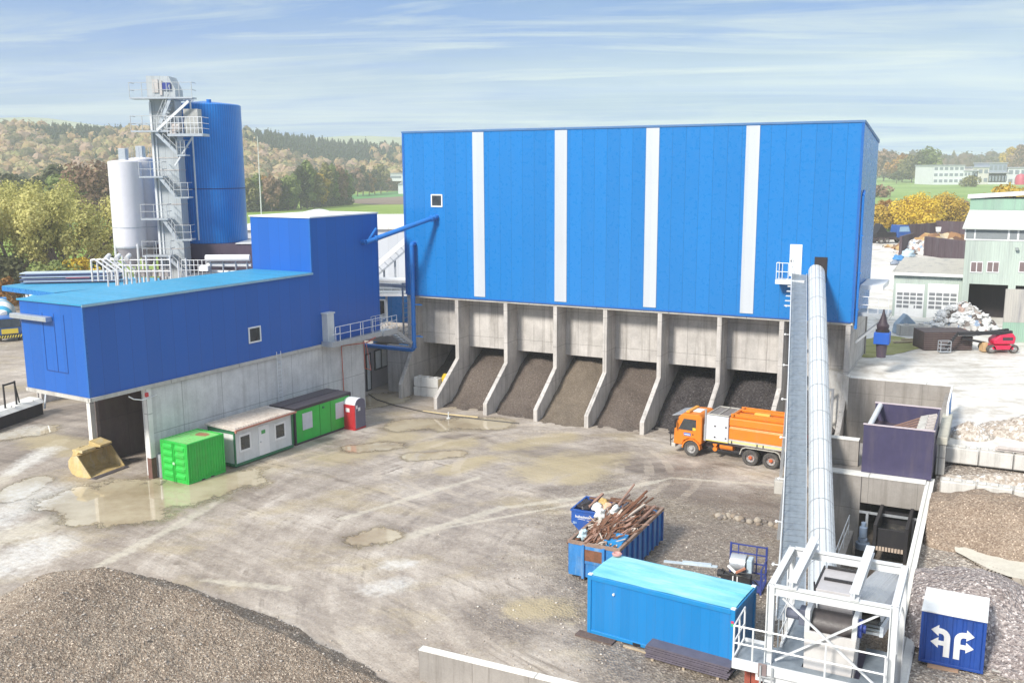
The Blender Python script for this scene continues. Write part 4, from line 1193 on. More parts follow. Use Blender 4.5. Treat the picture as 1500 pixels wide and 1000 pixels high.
def wheel(x, y, s, hubm, r=.53, name='wheel', parent=None, w=.34):
    wn_ = thing(name, None, None, (x, y, r)); wn_.parent = parent
    g = MB(); g.lathe([(r * .58, -w / 2), (r * .9, -w / 2), (r, -w / 2 + .05), (r, w / 2 - .05), (r * .9, w / 2), (r * .58, w / 2)], 26, cap=False)
    o = g.build('tyre', TYRE, wn_, smooth=True); o.rotation_euler = (pi / 2, 0, 0)
    g = MB(); g.lathe([(r * .6, -.12), (r * .6, .12), (r * .52, .13), (r * .46, .03), (r * .3, .03), (r * .26, .1), (.02, .1)], 22)
    o = g.build('rim', RIM, wn_, smooth=True); o.rotation_euler = (-pi / 2 * s, 0, 0)
    g = MB(); g.lathe([(r * .24, .02), (r * .24, .15), (r * .16, .19), (.01, .19)], 14)
    for k in range(8):
        a = k * pi / 4; g.tube((cos(a) * r * .38, sin(a) * r * .38, .03), (cos(a) * r * .38, sin(a) * r * .38, .07), .022, 6)
    o = g.build('hub', hubm, wn_, smooth=True); o.rotation_euler = (-pi / 2 * s, 0, 0)
    return wn_


HUBO = paint('orange_hub', (.55, .12, .04), .6, .2, 4)
for s in (1, -1):
    wheel(4.05, 1.05 * s, s, RIM, parent=t)
    for x in (0, -1.36): wheel(x, .98 * s, s, HUBO, parent=t, w=.5)

# ------------------------------------------------------------------ blue container in front
SKYB = cladding('container_sky_blue', (.006, .195, .50), panel=.38, seam=.012, rib=.19, ribh=.35, rough=.4, dirt=.12, dark=.72)
SKYF = paint('container_sky_blue_frame', (.008, .22, .52), .4, .08, 2, dirt_amt=.2)
bp_ = Vector((3.07, 37.64, 0)); BYAW = -.563
t = thing('office_container', 'long sky blue site container with pale turquoise roof in the foreground', 'container', bp_, BYAW)
L_, W_, H_ = 6.33, 2.565, 2.64
g = MB()
for x in (0, L_ - .17):
    for y in (0, W_ - .17): g.box(x, x + .17, y, y + .17, .08, H_)
for y in (0, W_ - .12): g.box(.17, L_ - .17, y, y + .12, .08, .24); g.box(.17, L_ - .17, y, y + .12, H_ - .2, H_)
for x in (0, L_ - .12): g.box(x, x + .12, .17, W_ - .17, .08, .24); g.box(x, x + .12, .17, W_ - .17, H_ - .2, H_)
g.build('frame', SKYF, t, bevel=.015)
g = MB(); g.box(.06, L_ - .06, .05, W_ - .05, .15, H_ - .04); g.build('wall', SKYB, t)
TROOF = NT('container_roof'); n_ = TROOF.noise(.7, 5, .65, vec=TROOF.mapping((.35, 1.4, 1), rot=(0, 0, .15)))
TROOF = TROOF.out(TROOF.ramp(n_, [(.3, (.10, .42, .52)), (.5, (.22, .56, .62)), (.68, (.42, .66, .66))]), .5)
g = MB()
g.grid(lambda i, j: (.06 + (L_ - .12) * i, .06 + (W_ - .12) * j, H_ + .015 + .05 * sin(pi * j) + .02 * noise.noise(Vector((i * 6, j * 3, 2)))), 24, 8)
g.box(.05, L_ - .05, W_ * .52, W_ * .52 + .035, H_, H_ + .085)
g.build('roof', TROOF, t)
for i, (x, y) in enumerate(((0, 0), (L_ - .2, 0), (L_ - .2, W_ - .2), (0, W_ - .2))):
    g = MB(); g.box(x + .01, x + .19, y + .01, y + .19, H_, H_ + .05); g.build('corner_casting', WHITE if i else WHITE, t, bevel=.01)
g = MB(); g.lathe([(.12, 0), (.2, .02), (.22, .09), (.15, .13), (.09, .06)], 14, (.22, W_ - .25, H_ + .06)); g.build('lifting_ring', flat('pink_plastic', (.55, .28, .26)), t, smooth=True)
g = MB(); g.box(L_ - .15, L_ - .04, -.012, .0, 2.1, 2.2); g.build('marker_red', flat('red_marker', (.6, .05, .12)), t)
g = MB(); g.box(L_ - .15, L_ - .04, -.012, .0, 1.98, 2.1); g.build('marker_green', flat('green_marker', (.05, .42, .22)), t)
g = MB(); g.tube((1.2, .05, 2.05), (1.2, -.02, 2.05), .05, 8); g.build('vent', WHITE, t)
g = MB(); g.box(2.1, 2.45, -.006, .03, .1, .2); g.box(4.2, 4.55, -.006, .03, .1, .2); g.build('fork_pocket', BLACK, t)
# bearers and stacked sheets along its foot
g = MB()
for k in range(3): g.box(0, 1.7, -.16 * k, -.16 * k + .13, 0, .1)
g.build('timber_bearers', paint('dark_timber', (.12, .085, .075), .8, .3, 4), label='short dark timber bearers under the left front corner of the sky blue container', cat='timber', loc=bp_ + Vector((-.35, .1, 0)), rz=BYAW)
g = MB(); g.box(0, 2.2, 0, .1, 0.02, .08)
g.build('plank', WOOD, label='pale plank under the front edge of the sky blue container', cat='plank', loc=Vector((4.45, 36.5, 0)), rz=BYAW - .03)
t = thing('sheet_stack', 'stack of dark grey sheets lying along the front of the sky blue container', 'sheets', Vector((5.2, 35.55, 0)), BYAW)
SHEETM = paint('dark_grey_sheet', (.12, .105, .135), .45, .2, 3)
g = MB()
for k in range(6): g.box(.04 * (k % 2), 3.4 + .05 * ((k * 7) % 3), .02 * (k % 3), .75, .1 + k * .085, .1 + k * .085 + .07)
g.build('sheets', SHEETM, t)
g = MB()
for x in (.3, 1.6, 3.0): g.box(x, x + .1, -.05, .8, 0, .1)
g.build('bearer', WOOD, t)

# ------------------------------------------------------------------ roll-off skip full of scrap
SKB = paint('skip_blue', (.03, .20, .50), .5, .25, 1.6, dirt=(.30, .42, .52), dirt_amt=.7, rust=.16)
sp = Vector((2.63, 43.3, 0)); sy = atan2(47.75 - 42.26, 7.95 - 5.06)
t = thing('scrap_skip', 'large worn blue roll off skip heaped with rusty scrap metal', 'skip', sp, sy - pi / 2)
# x across (towards the right), y along it to the back
SW, SL, SH = 2.55, 6.2, 1.85
g = MB(); th = .07
g.box(0, SW, 0, SL, .2, .28)
g.box(0, th, 0, SL, .28, SH); g.box(SW - th, SW, 0, SL, .28, SH); g.box(th, SW - th, 0, th, .28, SH); g.box(th, SW - th, SL - th, SL, .28, SH)
g.build('body', SKB, t)
RIBM = paint('skip_rib_blue', (.012, .10, .36), .5, .2, 2, dirt_amt=.4, rust=.1)
for k in range(18):
    y = .25 + (k // 2) * (SL - .5) / 8; x = SW if k % 2 else -.1
    g = MB(); g.box(x, x + .1, y - .06, y + .06, .2, SH - .1); g.build('rib', RIBM, t)
g = MB()
for x in (-.05, SW - .09): g.box(x, x + .14, -.02, SL + .02, SH - .1, SH + .05)
for y in (-.04, SL - .1): g.box(.09, SW - .09, y, y + .14, SH - .1, SH + .048)
g.build('top_rim', paint('skip_rim', (.30, .20, .15), .7, .3, 4, rust=.3), t)
g = MB()
for x in (.72, 1.75): g.box(x, x + .12, -.14, -.0, .15, SH - .05)
g.box(.84, 1.75, -.06, -.01, .9, SH - .1); g.build('hook_frame', SKB, t)
g = MB(); g.box(.85, 1.74, -.075, -.06, 1.05, 1.6); g.build('rusty_patch', RUST, t)
g = MB()
for x in (.55, 1.9): g.box(x, x + .14, 0, SL, .02, .2)
for y in (.4, SL - .4):
    for x in (.4, 1.98): g.tube((x, y, .14), (x + .2, y, .14), .14, 12)
g.build('skid', CHASS, t)
rs = random.Random(9)
RUSTS = [RUST, paint('brown_scrap', (.17, .085, .05), .8, .4, 5), paint('pinkish_scrap', (.34, .20, .15), .8, .3, 5), paint('bleached_scrap', (.55, .47, .40), .8, .25, 5)]
# a bed of small tangled scrap fills the skip (too tangled to count)
g = MB()
g.grid(lambda i, j: (.08 + (SW - .16) * i, .08 + (SL - .16) * j, 1.25 + .75 * sin(pi * min(1, max(0, j * .9 + .1))) ** .7 * sin(pi * (.12 + .76 * i)) + .18 * noise.noise(Vector((i * 7, j * 15, 1)))), 24, 50)
sc_bed = g.build('scrap_bed', paint('dark_scrap_bed', (.085, .05, .045), .9, .5, 7, bump=.8), fix=False)
tag(sc_bed, 'tangled bed of small dark scrap filling the large blue skip', 'scrap', kind='stuff', loc=sp, rz=sy - pi / 2)
wires = MB(); bits = [MB() for _ in RUSTS]
for k in range(420):
    x = rs.uniform(.25, SW - .25); y = rs.uniform(.5, SL - .3)
    z = 1.42 + .72 * sin(pi * min(1, y / SL * .9 + .1)) ** .7 * sin(pi * (.12 + .76 * x / SW))
    a = rs.gauss(1.25, .5); L = rs.uniform(.2, 1.5); dz = rs.uniform(-.12, .3)
    p = Vector((x - cos(a) * L / 2, y - sin(a) * L / 2, z - dz * L / 2)); q = Vector((x + cos(a) * L / 2, y + sin(a) * L / 2, z + dz * L / 2 + rs.uniform(0, .2)))
    mb = bits[rs.choice([0, 0, 1, 1, 1, 2, 3])]
    if rs.random() < .5: mb.tube(p, q, rs.uniform(.012, .035), 5)
    else: mb.bar(p, q, rs.uniform(.04, .16), rs.uniform(.015, .05))
for mb, mt in zip(bits, RUSTS): mb.build('scrap_pieces', mt, sc_bed)
for k in range(260):      # wire tangle
    c_ = Vector((.95 + rs.gauss(0, .22), 1.35 + rs.gauss(0, .3), 1.75 + rs.uniform(-.1, .35)))
    a = rs.uniform(0, 6.28); wires.tube(c_, c_ + Vector((cos(a) * .35, sin(a) * .35, rs.uniform(-.2, .3))), .009, 4)
o = wires.build('wire_tangle', RUST, label='rusty tangle of thin wire near the front end of the large blue skip', cat='scrap', loc=sp, rz=sy - pi / 2)


def scrap_bar(name, mat, p, q, r, lab, flatw=None):
    g = MB()
    if flatw: g.bar(p, q, flatw, r)
    else: g.tube(p, q, r, 8)
    return g.build(name, mat, label=lab, cat='scrap', group='long scrap in the large skip', loc=sp, rz=sy - pi / 2)


BS = [((.9, .6, 1.8), (2.2, 5.6, 2.55), .05, 1, 'brown'), ((1.1, .9, 1.9), (1.75, 5.9, 2.75), .06, 0, 'rusty'), ((1.35, .8, 1.85), (2.0, 5.2, 2.7), .05, 0, 'rusty'),
      ((.6, 1.6, 1.85), (1.5, 4.6, 2.55), .07, 1, 'brown'), ((1.45, 1.9, 2.1), (2.1, 4.6, 2.5), .08, 3, 'bleached'), ((1.0, 2.2, 2.1), (1.9, 3.9, 2.35), .06, 3, 'bleached'),
      ((2.15, .9, 1.9), (2.3, 5.6, 2.1), .08, 2, 'pinkish brown'), ((.7, 2.0, 2.0), (1.0, 5.4, 2.6), .05, 2, 'pinkish'), ((.35, 1.2, 1.9), (.75, 4.8, 2.3), .05, 3, 'pale'),
      ((.75, 3.2, 2.1), (1.05, 5.9, 3.0), .05, 2, 'pinkish'), ((1.25, 1.4, 2.0), (1.95, 4.9, 2.85), .045, 0, 'rusty'), ((.55, 1.0, 1.85), (1.8, 3.2, 2.25), .05, 0, 'rusty')]
ordn = ['first', 'second', 'third', 'fourth', 'fifth', 'sixth', 'seventh', 'eighth', 'ninth', 'tenth', 'eleventh', 'twelfth']
for k, (p, q, r, mi, w_) in enumerate(sorted(BS, key=lambda b: b[1][0])):
    scrap_bar('scrap_bar', RUSTS[mi], p, q, r, '%s scrap bar in the large skip, %s from left at its far end' % (w_, ordn[k]), .12 if k % 3 == 0 else None)
WPL = paint('white_plastic', (.74, .76, .72), .4, .08)
def crumple(sx, sy_, sz, seed):
    g = MB()
    n = 14
    vs = []
    for j in range(n + 1):
        for i in range(n):
            th_ = pi * j / n; ph = 2 * pi * i / n
            d = Vector((sin(th_) * cos(ph), sin(th_) * sin(ph), cos(th_)))
            r = .85 + .55 * noise.noise(d * 1.7 + Vector((seed, 0, 0))) + .25 * noise.noise(d * 4 + Vector((seed, 1, 0)))
            vs.append((d.x * sx * r, d.y * sy_ * r, d.z * sz * r))
    fs = [(j * n + i, j * n + (i + 1) % n, (j + 1) * n + (i + 1) % n, (j + 1) * n + i) for j in range(n) for i in range(n)]
    return g.add(vs, fs)
for p_, s_, m_, lab in (((.42, .75, 1.95), (.22, .4, .3), paint('pale_blue_plastic', (.55, .72, .78), .4), 'pale blue crumpled plastic tub at the front left corner of the large blue skip'),
                        ((.42, 2.9, 2.25), (.28, .38, .36), WPL, 'white plastic drum with a blue spot on the left side of the large blue skip'),
                        ((.85, 3.7, 2.3), (.2, .6, .2), WPL, 'white plastic sheet bundle beside the white drum in the large blue skip'),
                        ((1.2, 4.4, 2.4), (.1, .5, .1), flat('dark_hose_roll', (.08, .08, .1)), 'dark twisted hose sticking up at the back left of the large blue skip')):
    crumple(*s_, p_[0] * 5).build('plastic_scrap', m_, smooth='all', label=lab, cat='scrap', loc=sp + Matrix.Rotation(sy - pi / 2, 4, 'Z') @ Vector(p_), rz=sy - pi / 2)
g = MB(); g.prism([(0, 0, 0), (.9, 0, 0), (.9, .08, .5), (0, .08, .5)], (0, .9, .1))
g.build('bent_sheet', SKYF, label='bent blue metal panel in the front right of the large blue skip', cat='scrap', loc=sp + Matrix.Rotation(sy - pi / 2, 4, 'Z') @ Vector((1.55, .5, 1.45)), rz=sy - pi / 2)

# ------------------------------------------------------------------ small tipping skip behind it
DEEPB = paint('skip_deep_blue', (.012, .085, .36), .42, .12, 2, dirt_amt=.25)
q0, q1 = G(837, 746, 1.62), G(881, 753, 1.62)
ty = atan2((q1 - q0).y, (q1 - q0).x)
t = thing('tipping_skip', 'small deep blue tipping skip with white lettering behind the large scrap skip', 'skip', (q0.x, q0.y, 0), ty)
g = MB(); TL, TW = 2.9, 2.1
front = [(0, 0, 1.62), (TL, 0, 1.62), (TL, 0, .95), (2.0, 0, .25), (.75, 0, .25), (0, 0, .95)]
g.prism(front, (0, .06, 0)); g.prism([(x, y + TW, z) for x, y, z in front], (0, .06, 0))
for (a, b) in (((0, .95), (0, 1.62)), ((0, .95), (.75, .25)), ((.75, .25), (2.0, .25)), ((2.0, .25), (TL, .95)), ((TL, .95), (TL, 1.62))):
    g.bar((a[0], TW / 2 + .03, a[1]), (b[0], TW / 2 + .03, b[1]), TW - .1, .06)
g.build('body', DEEPB, t)
g = MB()
for y in (-.03, TW + .0): g.bar((-.05, y + .05, 1.62), (TL + .05, y + .05, 1.62), .12, .1)
for x in (0, TL): g.bar((x, 0, 1.62), (x, TW, 1.62), .1, .1)
g.build('rim', DEEPB, t)
g = MB()
for y in (.3, TW - .3): g.bar((.5, y, .12), (2.3, y, .12), .16, .24)
g.build('base', CHASS, t)
text_mesh('lettering', 'hubschmid', .2, WHITE, t, (.22, -.012, 1.25), (pi / 2, 0, 0), .006, 'LEFT')
g = MB(); g.box(.36, .78, -.012, -.002, 1.17, 1.19); g.box(.86, 1.24, -.012, -.002, 1.14, 1.16); g.build('small_print', WHITE, t)
text_mesh('number', '201', .16, flat('pale_blue_digits', (.45, .6, .75)), t, (.08, -.012, .9), (pi / 2, 0, 0), .006, 'LEFT')
for p_, s_, m_, lab in (((.5, .6, 1.75), (.4, .62, .25), flat('black_bag', (.03, .025, .03), .35), 'black plastic sack at the left end of the small tipping skip'),
                        ((1.25, .55, 1.72), (.34, .45, .22), WPL, 'white plastic sheet in the middle of the small tipping skip'),
                        ((1.75, .75, 1.8), (.3, .3, .22), paint('peach_plastic', (.68, .42, .28), .6), 'peach coloured wrapping beside the white sheet in the small tipping skip'),
                        ((1.3, 1.3, 1.8), (.3, .25, .2), paint('mustard_bag', (.5, .34, .12), .6), 'mustard yellow bag behind the white sheet in the small tipping skip')):
    crumple(*s_, p_[0] * 3 + 1).build('rubbish_bag', m_, smooth='all', label=lab, cat='rubbish', loc=Vector((q0.x, q0.y, 0)) + Matrix.Rotation(ty, 4, 'Z') @ Vector(p_), rz=ty)
for k, (a, b) in enumerate((((.3, 1.9, 1.7), (2.6, 1.2, 2.0)), ((.8, .4, 1.75), (1.0, 2.0, 2.0)), ((1.5, 1.9, 1.85), (2.7, 1.7, 1.95)))):
    g = MB(); g.bar(a, b, .14, .09)
    g.build('wooden_beam', RUSTS[(1, 2, 1)[k]], label=('dark beam along the back of the small tipping skip', 'pinkish lath standing by the black sack in the small tipping skip', 'short brown beam at the right back of the small tipping skip')[k], cat='beam', loc=(q0.x, q0.y, 0), rz=ty)

# ------------------------------------------------------------------ sweeper attachment in a blue cage pallet
cp = Vector((9.75, 41.9, 0)); cyw = -.43
t = thing('cage_pallet', 'dark blue steel cage frame standing open behind the sky blue container', 'cage', cp, cyw)
CBL = flat('cage_blue', (.03, .05, .23), .45)
g = MB()
for x in (0, 1.65):
    g.bar((x, 1.25, 0), (x, 1.25, 1.85), .09); g.bar((x, 0, .1), (x, 1.25, .1), .09)
for z in (.5, .95, 1.4, 1.8): g.bar((0, 1.25, z), (1.65, 1.25, z), .055)
for x in (.35, 1.2): g.bar((x, 1.25, .5), (x, 1.25, 1.8), .05)
for z in (.6, 1.2): g.bar((1.65, 0, z), (1.65, 1.25, z), .05)
g.bar((1.65, 0, 0), (1.65, 0, 1.25), .08); g.box(.0, 1.65, .0, 1.25, .1, .16)
g.build('frame', CBL, t)
t = thing('roller_attachment', 'grey drum roller attachment with black hydraulics inside the blue cage', 'machine', cp + Matrix.Rotation(cyw, 4, 'Z') @ Vector((-.05, .25, .17)), cyw)
g = MB(); g.tube((.15, .65, .85), (.85, .65, .85), .42, 22); g.build('drum', GALV, t, smooth=True)
g = MB(); g.box(.9, 1.15, .4, .95, .5, 1.15); g.build('motor', paint('pale_blue_motor', (.5, .62, .7), .4), t, bevel=.03)
g = MB(); g.box(-.15, 1.2, -.1, .35, .05, .5); g.tube((-.35, .1, .45), (-.05, .1, .45), .18, 10); g.box(.2, .4, -.14, -.1, .1, .55); g.build('block', BLACK, t, bevel=.03)
g = MB(); g.bar((.1, .15, .85), (.5, .0, .62), .09); g.build('arm', WHITE, t)
g = MB(); g.bar((.9, .15, .85), (.5, .0, .62), .09); g.build('arm', paint('peach_paint', (.5, .2, .12)), t)
g = MB(); g.path([(-.2, .1, .5), (-.1, -.1, .75), (.3, -.15, .6), (.8, -.15, .55), (1.3, .0, .4), (1.5, .2, .1)], .03, 6); g.build('hose', RUBBER, t)
g = MB(); g.box(.38, .43, -.16, -.1, 0, .5); g.box(.58, .63, -.16, -.1, 0, .5); g.build('bracket', WHITE, t)

# ------------------------------------------------------------------ boulders, kerb block, planks
rb = random.Random(5)
ROCK = [paint('boulder_tan', (.27, .215, .165), .9, .35, 3), paint('boulder_grey', (.19, .165, .15), .9, .35, 3), paint('boulder_pale', (.38, .33, .27), .9, .3, 3)]
def rock(r, seed):
    g = MB(); bm = bmesh.new(); bmesh.ops.create_icosphere(bm, subdivisions=2, radius=r)
    for v in bm.verts:
        v.co *= 1 + .35 * noise.noise(v.co / r * 1.2 + Vector((seed, 0, 0))); v.co.z *= .75
    g.add([v.co.copy() for v in bm.verts], [tuple(x.index for x in f.verts) for f in bm.faces]); bm.free(); return g
rp = sorted([(rb.uniform(0, 1), rb.uniform(-.45, .45), rb.uniform(.12, .25)) for k in range(30)])
A_, B_ = G(1050, 757), G(1150, 771)
for k, (s, o_, r) in enumerate(rp):
    p = A_.lerp(B_, s) + Vector((-.1, .9, 0)) * o_
    rock(r, k * 1.9).build('boulder', ROCK[k % 3], smooth='all', fix=False, label='rounded boulder in the line of stones left of the conveyor walkway', cat='stone', group='boulders in the stone line', loc=(p.x, p.y, r * .4), rz=k)
lego(1.6, .8, .8, 2).build('concrete_block', BLOCK, bevel=.03, label='pale grey concrete block on the ground beside the conveyor, right of the truck', cat='block', loc=G(1133, 723) + Vector((0, .0, 0)), rz=-.35)
g = MB(); g.box(0, 2.6, 0, .25, 0, .06); g.box(.9, 2.3, .05, .3, .06, .12)
g.build('plank', paint('blue_grey_plank', (.50, .58, .64), .6, .15), label='pale blue plank lying on the gravel behind the sky blue container', cat='plank', loc=G(972, 824), rz=-.28)

# ------------------------------------------------------------------ foreground: concrete wall and gravel heap
w0, w1 = G(613, 950, 1.3), G(820, 1000, 1.3)
wy = atan2((w1 - w0).y, (w1 - w0).x)
t = thing('yard_wall', 'low concrete wall with white top cap at the bottom edge of the yard', 'wall', (w0.x, w0.y, 0), wy)
g = MB(); g.box(0, 9, 0, .32, -.2, 1.25); g.build('body', CONCD, t)
g = MB(); g.box(-.02, 9, -.015, .335, 1.25, 1.3); g.build('cap', CAPW, t, bevel=.01)
crest = [((-24.5, 35.5), .6), ((-21.2, 37.2), 2.0), ((-19.0, 37.5), 2.95), ((-16.7, 37.0), 3.5), ((-14.3, 36.45), 2.9), ((-12.26, 35.9), 2.5), ((-8.64, 34.3), 1.65), ((-5.9, 33.05), .95), ((-3.6, 32.3), .25), ((-2.0, 31.8), 0.0)]
def heapz(x, y):
    best = (1e9, 0)
    for (p0, h0), (p1, h1) in zip(crest[:-1], crest[1:]):
        dx, dy = p1[0] - p0[0], p1[1] - p0[1]; l2 = dx * dx + dy * dy
        s = min(1, max(0, ((x - p0[0]) * dx + (y - p0[1]) * dy) / l2))
        qx, qy = p0[0] + dx * s, p0[1] + dy * s
        d = hypot(x - qx, y - qy); sd_ = dx * (y - qy) - dy * (x - qx)
        if d < best[0]: best = (d, h0 + (h1 - h0) * s - d * (.62 if sd_ > 0 else .09))
    z = best[1]
    k = 1 if z > .15 else max(0, (z + .4) / .55)
    z += k * (.16 * noise.noise(Vector((x * .45, y * .45, 2))) + .10 * noise.noise(Vector((x * 1.3, y * 1.3, 5))) + .05 * noise.noise(Vector((x * 3.7, y * 3.7, 1))))
    return z
def hfn(i, j):
    y = 21 + 21 * j; x = -27 + 28 * i
    z = heapz(x, y)
    z += .045 * noise.noise(Vector((x * 9, y * 9, 1))) * (1 if z > .1 else 0)
    return (x, y, max(z, -.06))
g = MB(); g.grid(hfn, 260, 200)
FG = gravel('foreground_gravel', (.16, .118, .087), (.285, .222, .17), (.46, .39, .315), 21, .7, .22, fleck=.5)
g.build('gravel_heap', FG, smooth='all', fix=False, label='broad brown gravel heap filling the bottom left foreground', cat='heap')
# loose stones on and around it
pb_ = MB(); ps = random.Random(3)
icv = None
bm = bmesh.new(); bmesh.ops.create_icosphere(bm, subdivisions=1, radius=1); icv = [v.co.copy() for v in bm.verts]; icf = [tuple(v.index for v in f.verts) for f in bm.faces]; bm.free()
for k in range(5200):
    x = ps.uniform(-26, -1.5); y = ps.uniform(25, 41); z = heapz(x, y)
    if z < -.05 and ps.random() > .12: continue
    if z < -.6: continue
    r = .018 + .045 * ps.random() ** 5
    o_ = Vector((x, y, max(z, 0.02) + r * .3)); ph = ps.random() * 6
    pb_.add([o_ + Vector((v.x * r * (1 + .4 * sin(ph + v.y * 2)), v.y * r, v.z * r * .7)) for v in icv], icf)
st_ = NT('pebble_mix'); wnn = st_.n.new('ShaderNodeTexNoise'); wnn.inputs['Scale'].default_value = 6; st_.link(st_.tc.outputs['Object'], wnn.inputs['Vector'])
PEB = st_.out(st_.ramp(wnn.outputs['Fac'], [(.3, (.20, .16, .13)), (.5, (.38, .33, .29)), (.68, (.66, .62, .56))]), .85)
pb_.build('pebbles', PEB, smooth='all', fix=False, label='loose pebbles scattered over the foreground gravel heap', cat='pebbles', kind='stuff')
pb2 = MB()
for k in range(3200):
    x = ps.gauss(8.5, 5.5); y = ps.gauss(41, 6)
    if not (32 < y < 58 and -4 < x < 17): continue
    r = .02 + .045 * ps.random() ** 4; ph = ps.random() * 6
    o_ = Vector((x, y, .02 + r * .3))
    pb2.add([o_ + Vector((v.x * r * (1 + .4 * sin(ph + v.y * 2)), v.y * r, v.z * r * .7)) for v in icv], icf)
pb2.build('pebbles', PEB, smooth='all', fix=False, label='loose stones strewn over the yard around the skips and sky blue container', cat='pebbles', kind='stuff')
# ------------------------------------------------------------------ conveyor tube and walkway up to the hall
def PD(u, v, d):
    """point on the sight line of pixel u, v at distance d along the lens axis"""
    a, b = u - 750, 500 - v
    x = (a * CR + b * SR) / FPX; y = (-a * SR + b * CR) / FPX
    return Vector((x * d, (CP + y * SP) * d, CAMH + (-SP + y * CP) * d))


TP = [(385, 67.6), (400, 66.2), (430, 63.8), (460, 61.4), (500, 58.4), (540, 55.5), (580, 52.9), (620, 50.6), (655, 48.7), (690, 46.8), (725, 45.0), (760, 43.1), (800, 40.9), (840, 38.7), (880, 36.5), (910, 35)]
raw = [PD(1196.3 + (v - 400) * .019, v, d) for v, d in TP]
sm = [raw[0]] + [(raw[i - 1] + raw[i] * 2 + raw[i + 1]) / 4 for i in range(1, len(raw) - 1)] + [raw[-1]]
raw = [sm[0]] + [(sm[i - 1] + sm[i] * 2 + sm[i + 1]) / 4 for i in range(1, len(sm) - 1)] + [sm[-1]]
raw = [raw[0] + (raw[0] - raw[1]).normalized() * 1.0] + raw
# even arc-length samples
def resample(P, step):
    out = [P[0].copy()]; acc = 0
    for a, b in zip(P[:-1], P[1:]):
        L = (b - a).length; s = step - acc
        while s <= L: out.append(a.lerp(b, s / L)); s += step
        acc = L - (s - step)
    return out
TPATH = resample(raw, .55)
base = Vector((TPATH[-1].x, TPATH[-1].y, 0))
t = thing('tube_conveyor', 'long white tube conveyor with grey walkway climbing to the opening in the blue hall', 'conveyor', base)
TUBEM = cladding('white_tube_sheet', (.56, .585, .60), panel=9, seam=.001, rib=3, ribh=0, rough=.3, dirt=.12)
RT = .56; n_ = 14
g = MB(); prev = 0
vs = []; fs = []
for i, p in enumerate(TPATH):
    d = (TPATH[min(i + 1, len(TPATH) - 1)] - TPATH[max(i - 1, 0)]).normalized()
    s = d.cross(Vector((0, 0, 1))).normalized(); u_ = s.cross(d)
    for k in range(n_):
        a = 2 * pi * (k + .5) / n_
        vs.append(p - base + s * (cos(a) * RT) + u_ * (sin(a) * RT))
for i in range(len(TPATH) - 1):
    for k in range(n_):
        fs.append((i * n_ + k, i * n_ + (k + 1) % n_, (i + 1) * n_ + (k + 1) % n_, (i + 1) * n_ + k))
fs += [tuple(range(n_)), tuple(range((len(TPATH) - 1) * n_, len(TPATH) * n_))]
g.add(vs, fs)
g.build('tube', TUBEM, t)
g = MB()
BANDM = paint('grey_joint_band', (.30, .32, .34), .5)
SEAMM = paint('tube_seam', (.36, .38, .40), .5)
for k in range(1, 7):
    g = MB(); a = 2 * pi * (k + .0) / n_; pts = []
    for i in range(0, len(TPATH), 2):
        p = TPATH[i]; d = (TPATH[min(i + 1, len(TPATH) - 1)] - TPATH[max(i - 1, 0)]).normalized()
        s = d.cross(Vector((0, 0, 1))).normalized(); u_ = s.cross(d); pts.append(p - base + s * (cos(a) * RT * .99) + u_ * (sin(a) * RT * .99))
    g.path(pts, .02, 4); g.build('seam', SEAMM, t)
for i in range(3, len(TPATH) - 1, 5):
    p = TPATH[i] - base; d = (TPATH[i + 1] - TPATH[i - 1]).normalized()
    g = MB(); g.tube(p - d * .02, p + d * .02, RT + .018, 22, cap=False); g.build('joint_band', BANDM, t)
left = []
for i, p in enumerate(TPATH):
    d = (TPATH[min(i + 1, len(TPATH) - 1)] - TPATH[max(i - 1, 0)]); d.z = 0; d.normalize()
    left.append(Vector((d.y, -d.x, 0)) if Vector((d.y, -d.x, 0)).x < 0 else Vector((-d.y, d.x, 0)))
g = MB()
NW = len(TPATH)
for i in range(3, NW - 1):
    for o0, o1, dz, th in ((.66, 1.62, -.22, .05),):
        a0 = TPATH[i] - base + left[i] * o0 + Vector((0, 0, dz)); a1 = TPATH[i] - base + left[i] * o1 + Vector((0, 0, dz))
        b0 = TPATH[i + 1] - base + left[i + 1] * o0 + Vector((0, 0, dz)); b1 = TPATH[i + 1] - base + left[i + 1] * o1 + Vector((0, 0, dz))
        ii = (b0 - a0).normalized() * .018
        dn = Vector((0, 0, -th))
        g.add([a0 + ii, a1 + ii, b1 - ii, b0 - ii, a0 + ii + dn, a1 + ii + dn, b1 - ii + dn, b0 - ii + dn], [(0, 1, 2, 3), (4, 7, 6, 5), (0, 4, 5, 1), (1, 5, 6, 2), (2, 6, 7, 3), (3, 7, 4, 0)])
g.build('walkway', GRATE, t)
g = MB()
ed = [TPATH[i] - base + left[i] * 1.66 + Vector((0, 0, -.2)) for i in range(3, NW)]
ed2 = [TPATH[i] - base + left[i] * .64 + Vector((0, 0, -.22)) for i in range(3, NW)]
for P in (ed, ed2):
    g = MB()
    for a, b in zip(P[:-1], P[1:]): g.bar(a, b, .05, .2)
    g.build('side_beam', GALV, t)
g = MB()
hr = [p + Vector((0, 0, 1.1)) for p in ed]
for dz in (0, -.5):
    for a, b in zip(hr[:-1], hr[1:]): g.tube(a + Vector((0, 0, dz)), b + Vector((0, 0, dz)), .026, 6)
for k in range(0, len(ed), 3): g.tube(ed[k], hr[k], .024, 6)
g.build('handrail', WSTEEL, t)
for k in range(3, len(ed) - 2, 7):
    g = MB(); q = ed[k] - Vector((.0, 0, 0)); l_ = left[k + 3]
    g.tube(q, q + l_ * .22, .022, 6); g.lathe([(.05, -.05), (.07, .0), (.05, .06)], 8, tuple(q + l_ * .26)); g.build('lamp', WHITE, t)
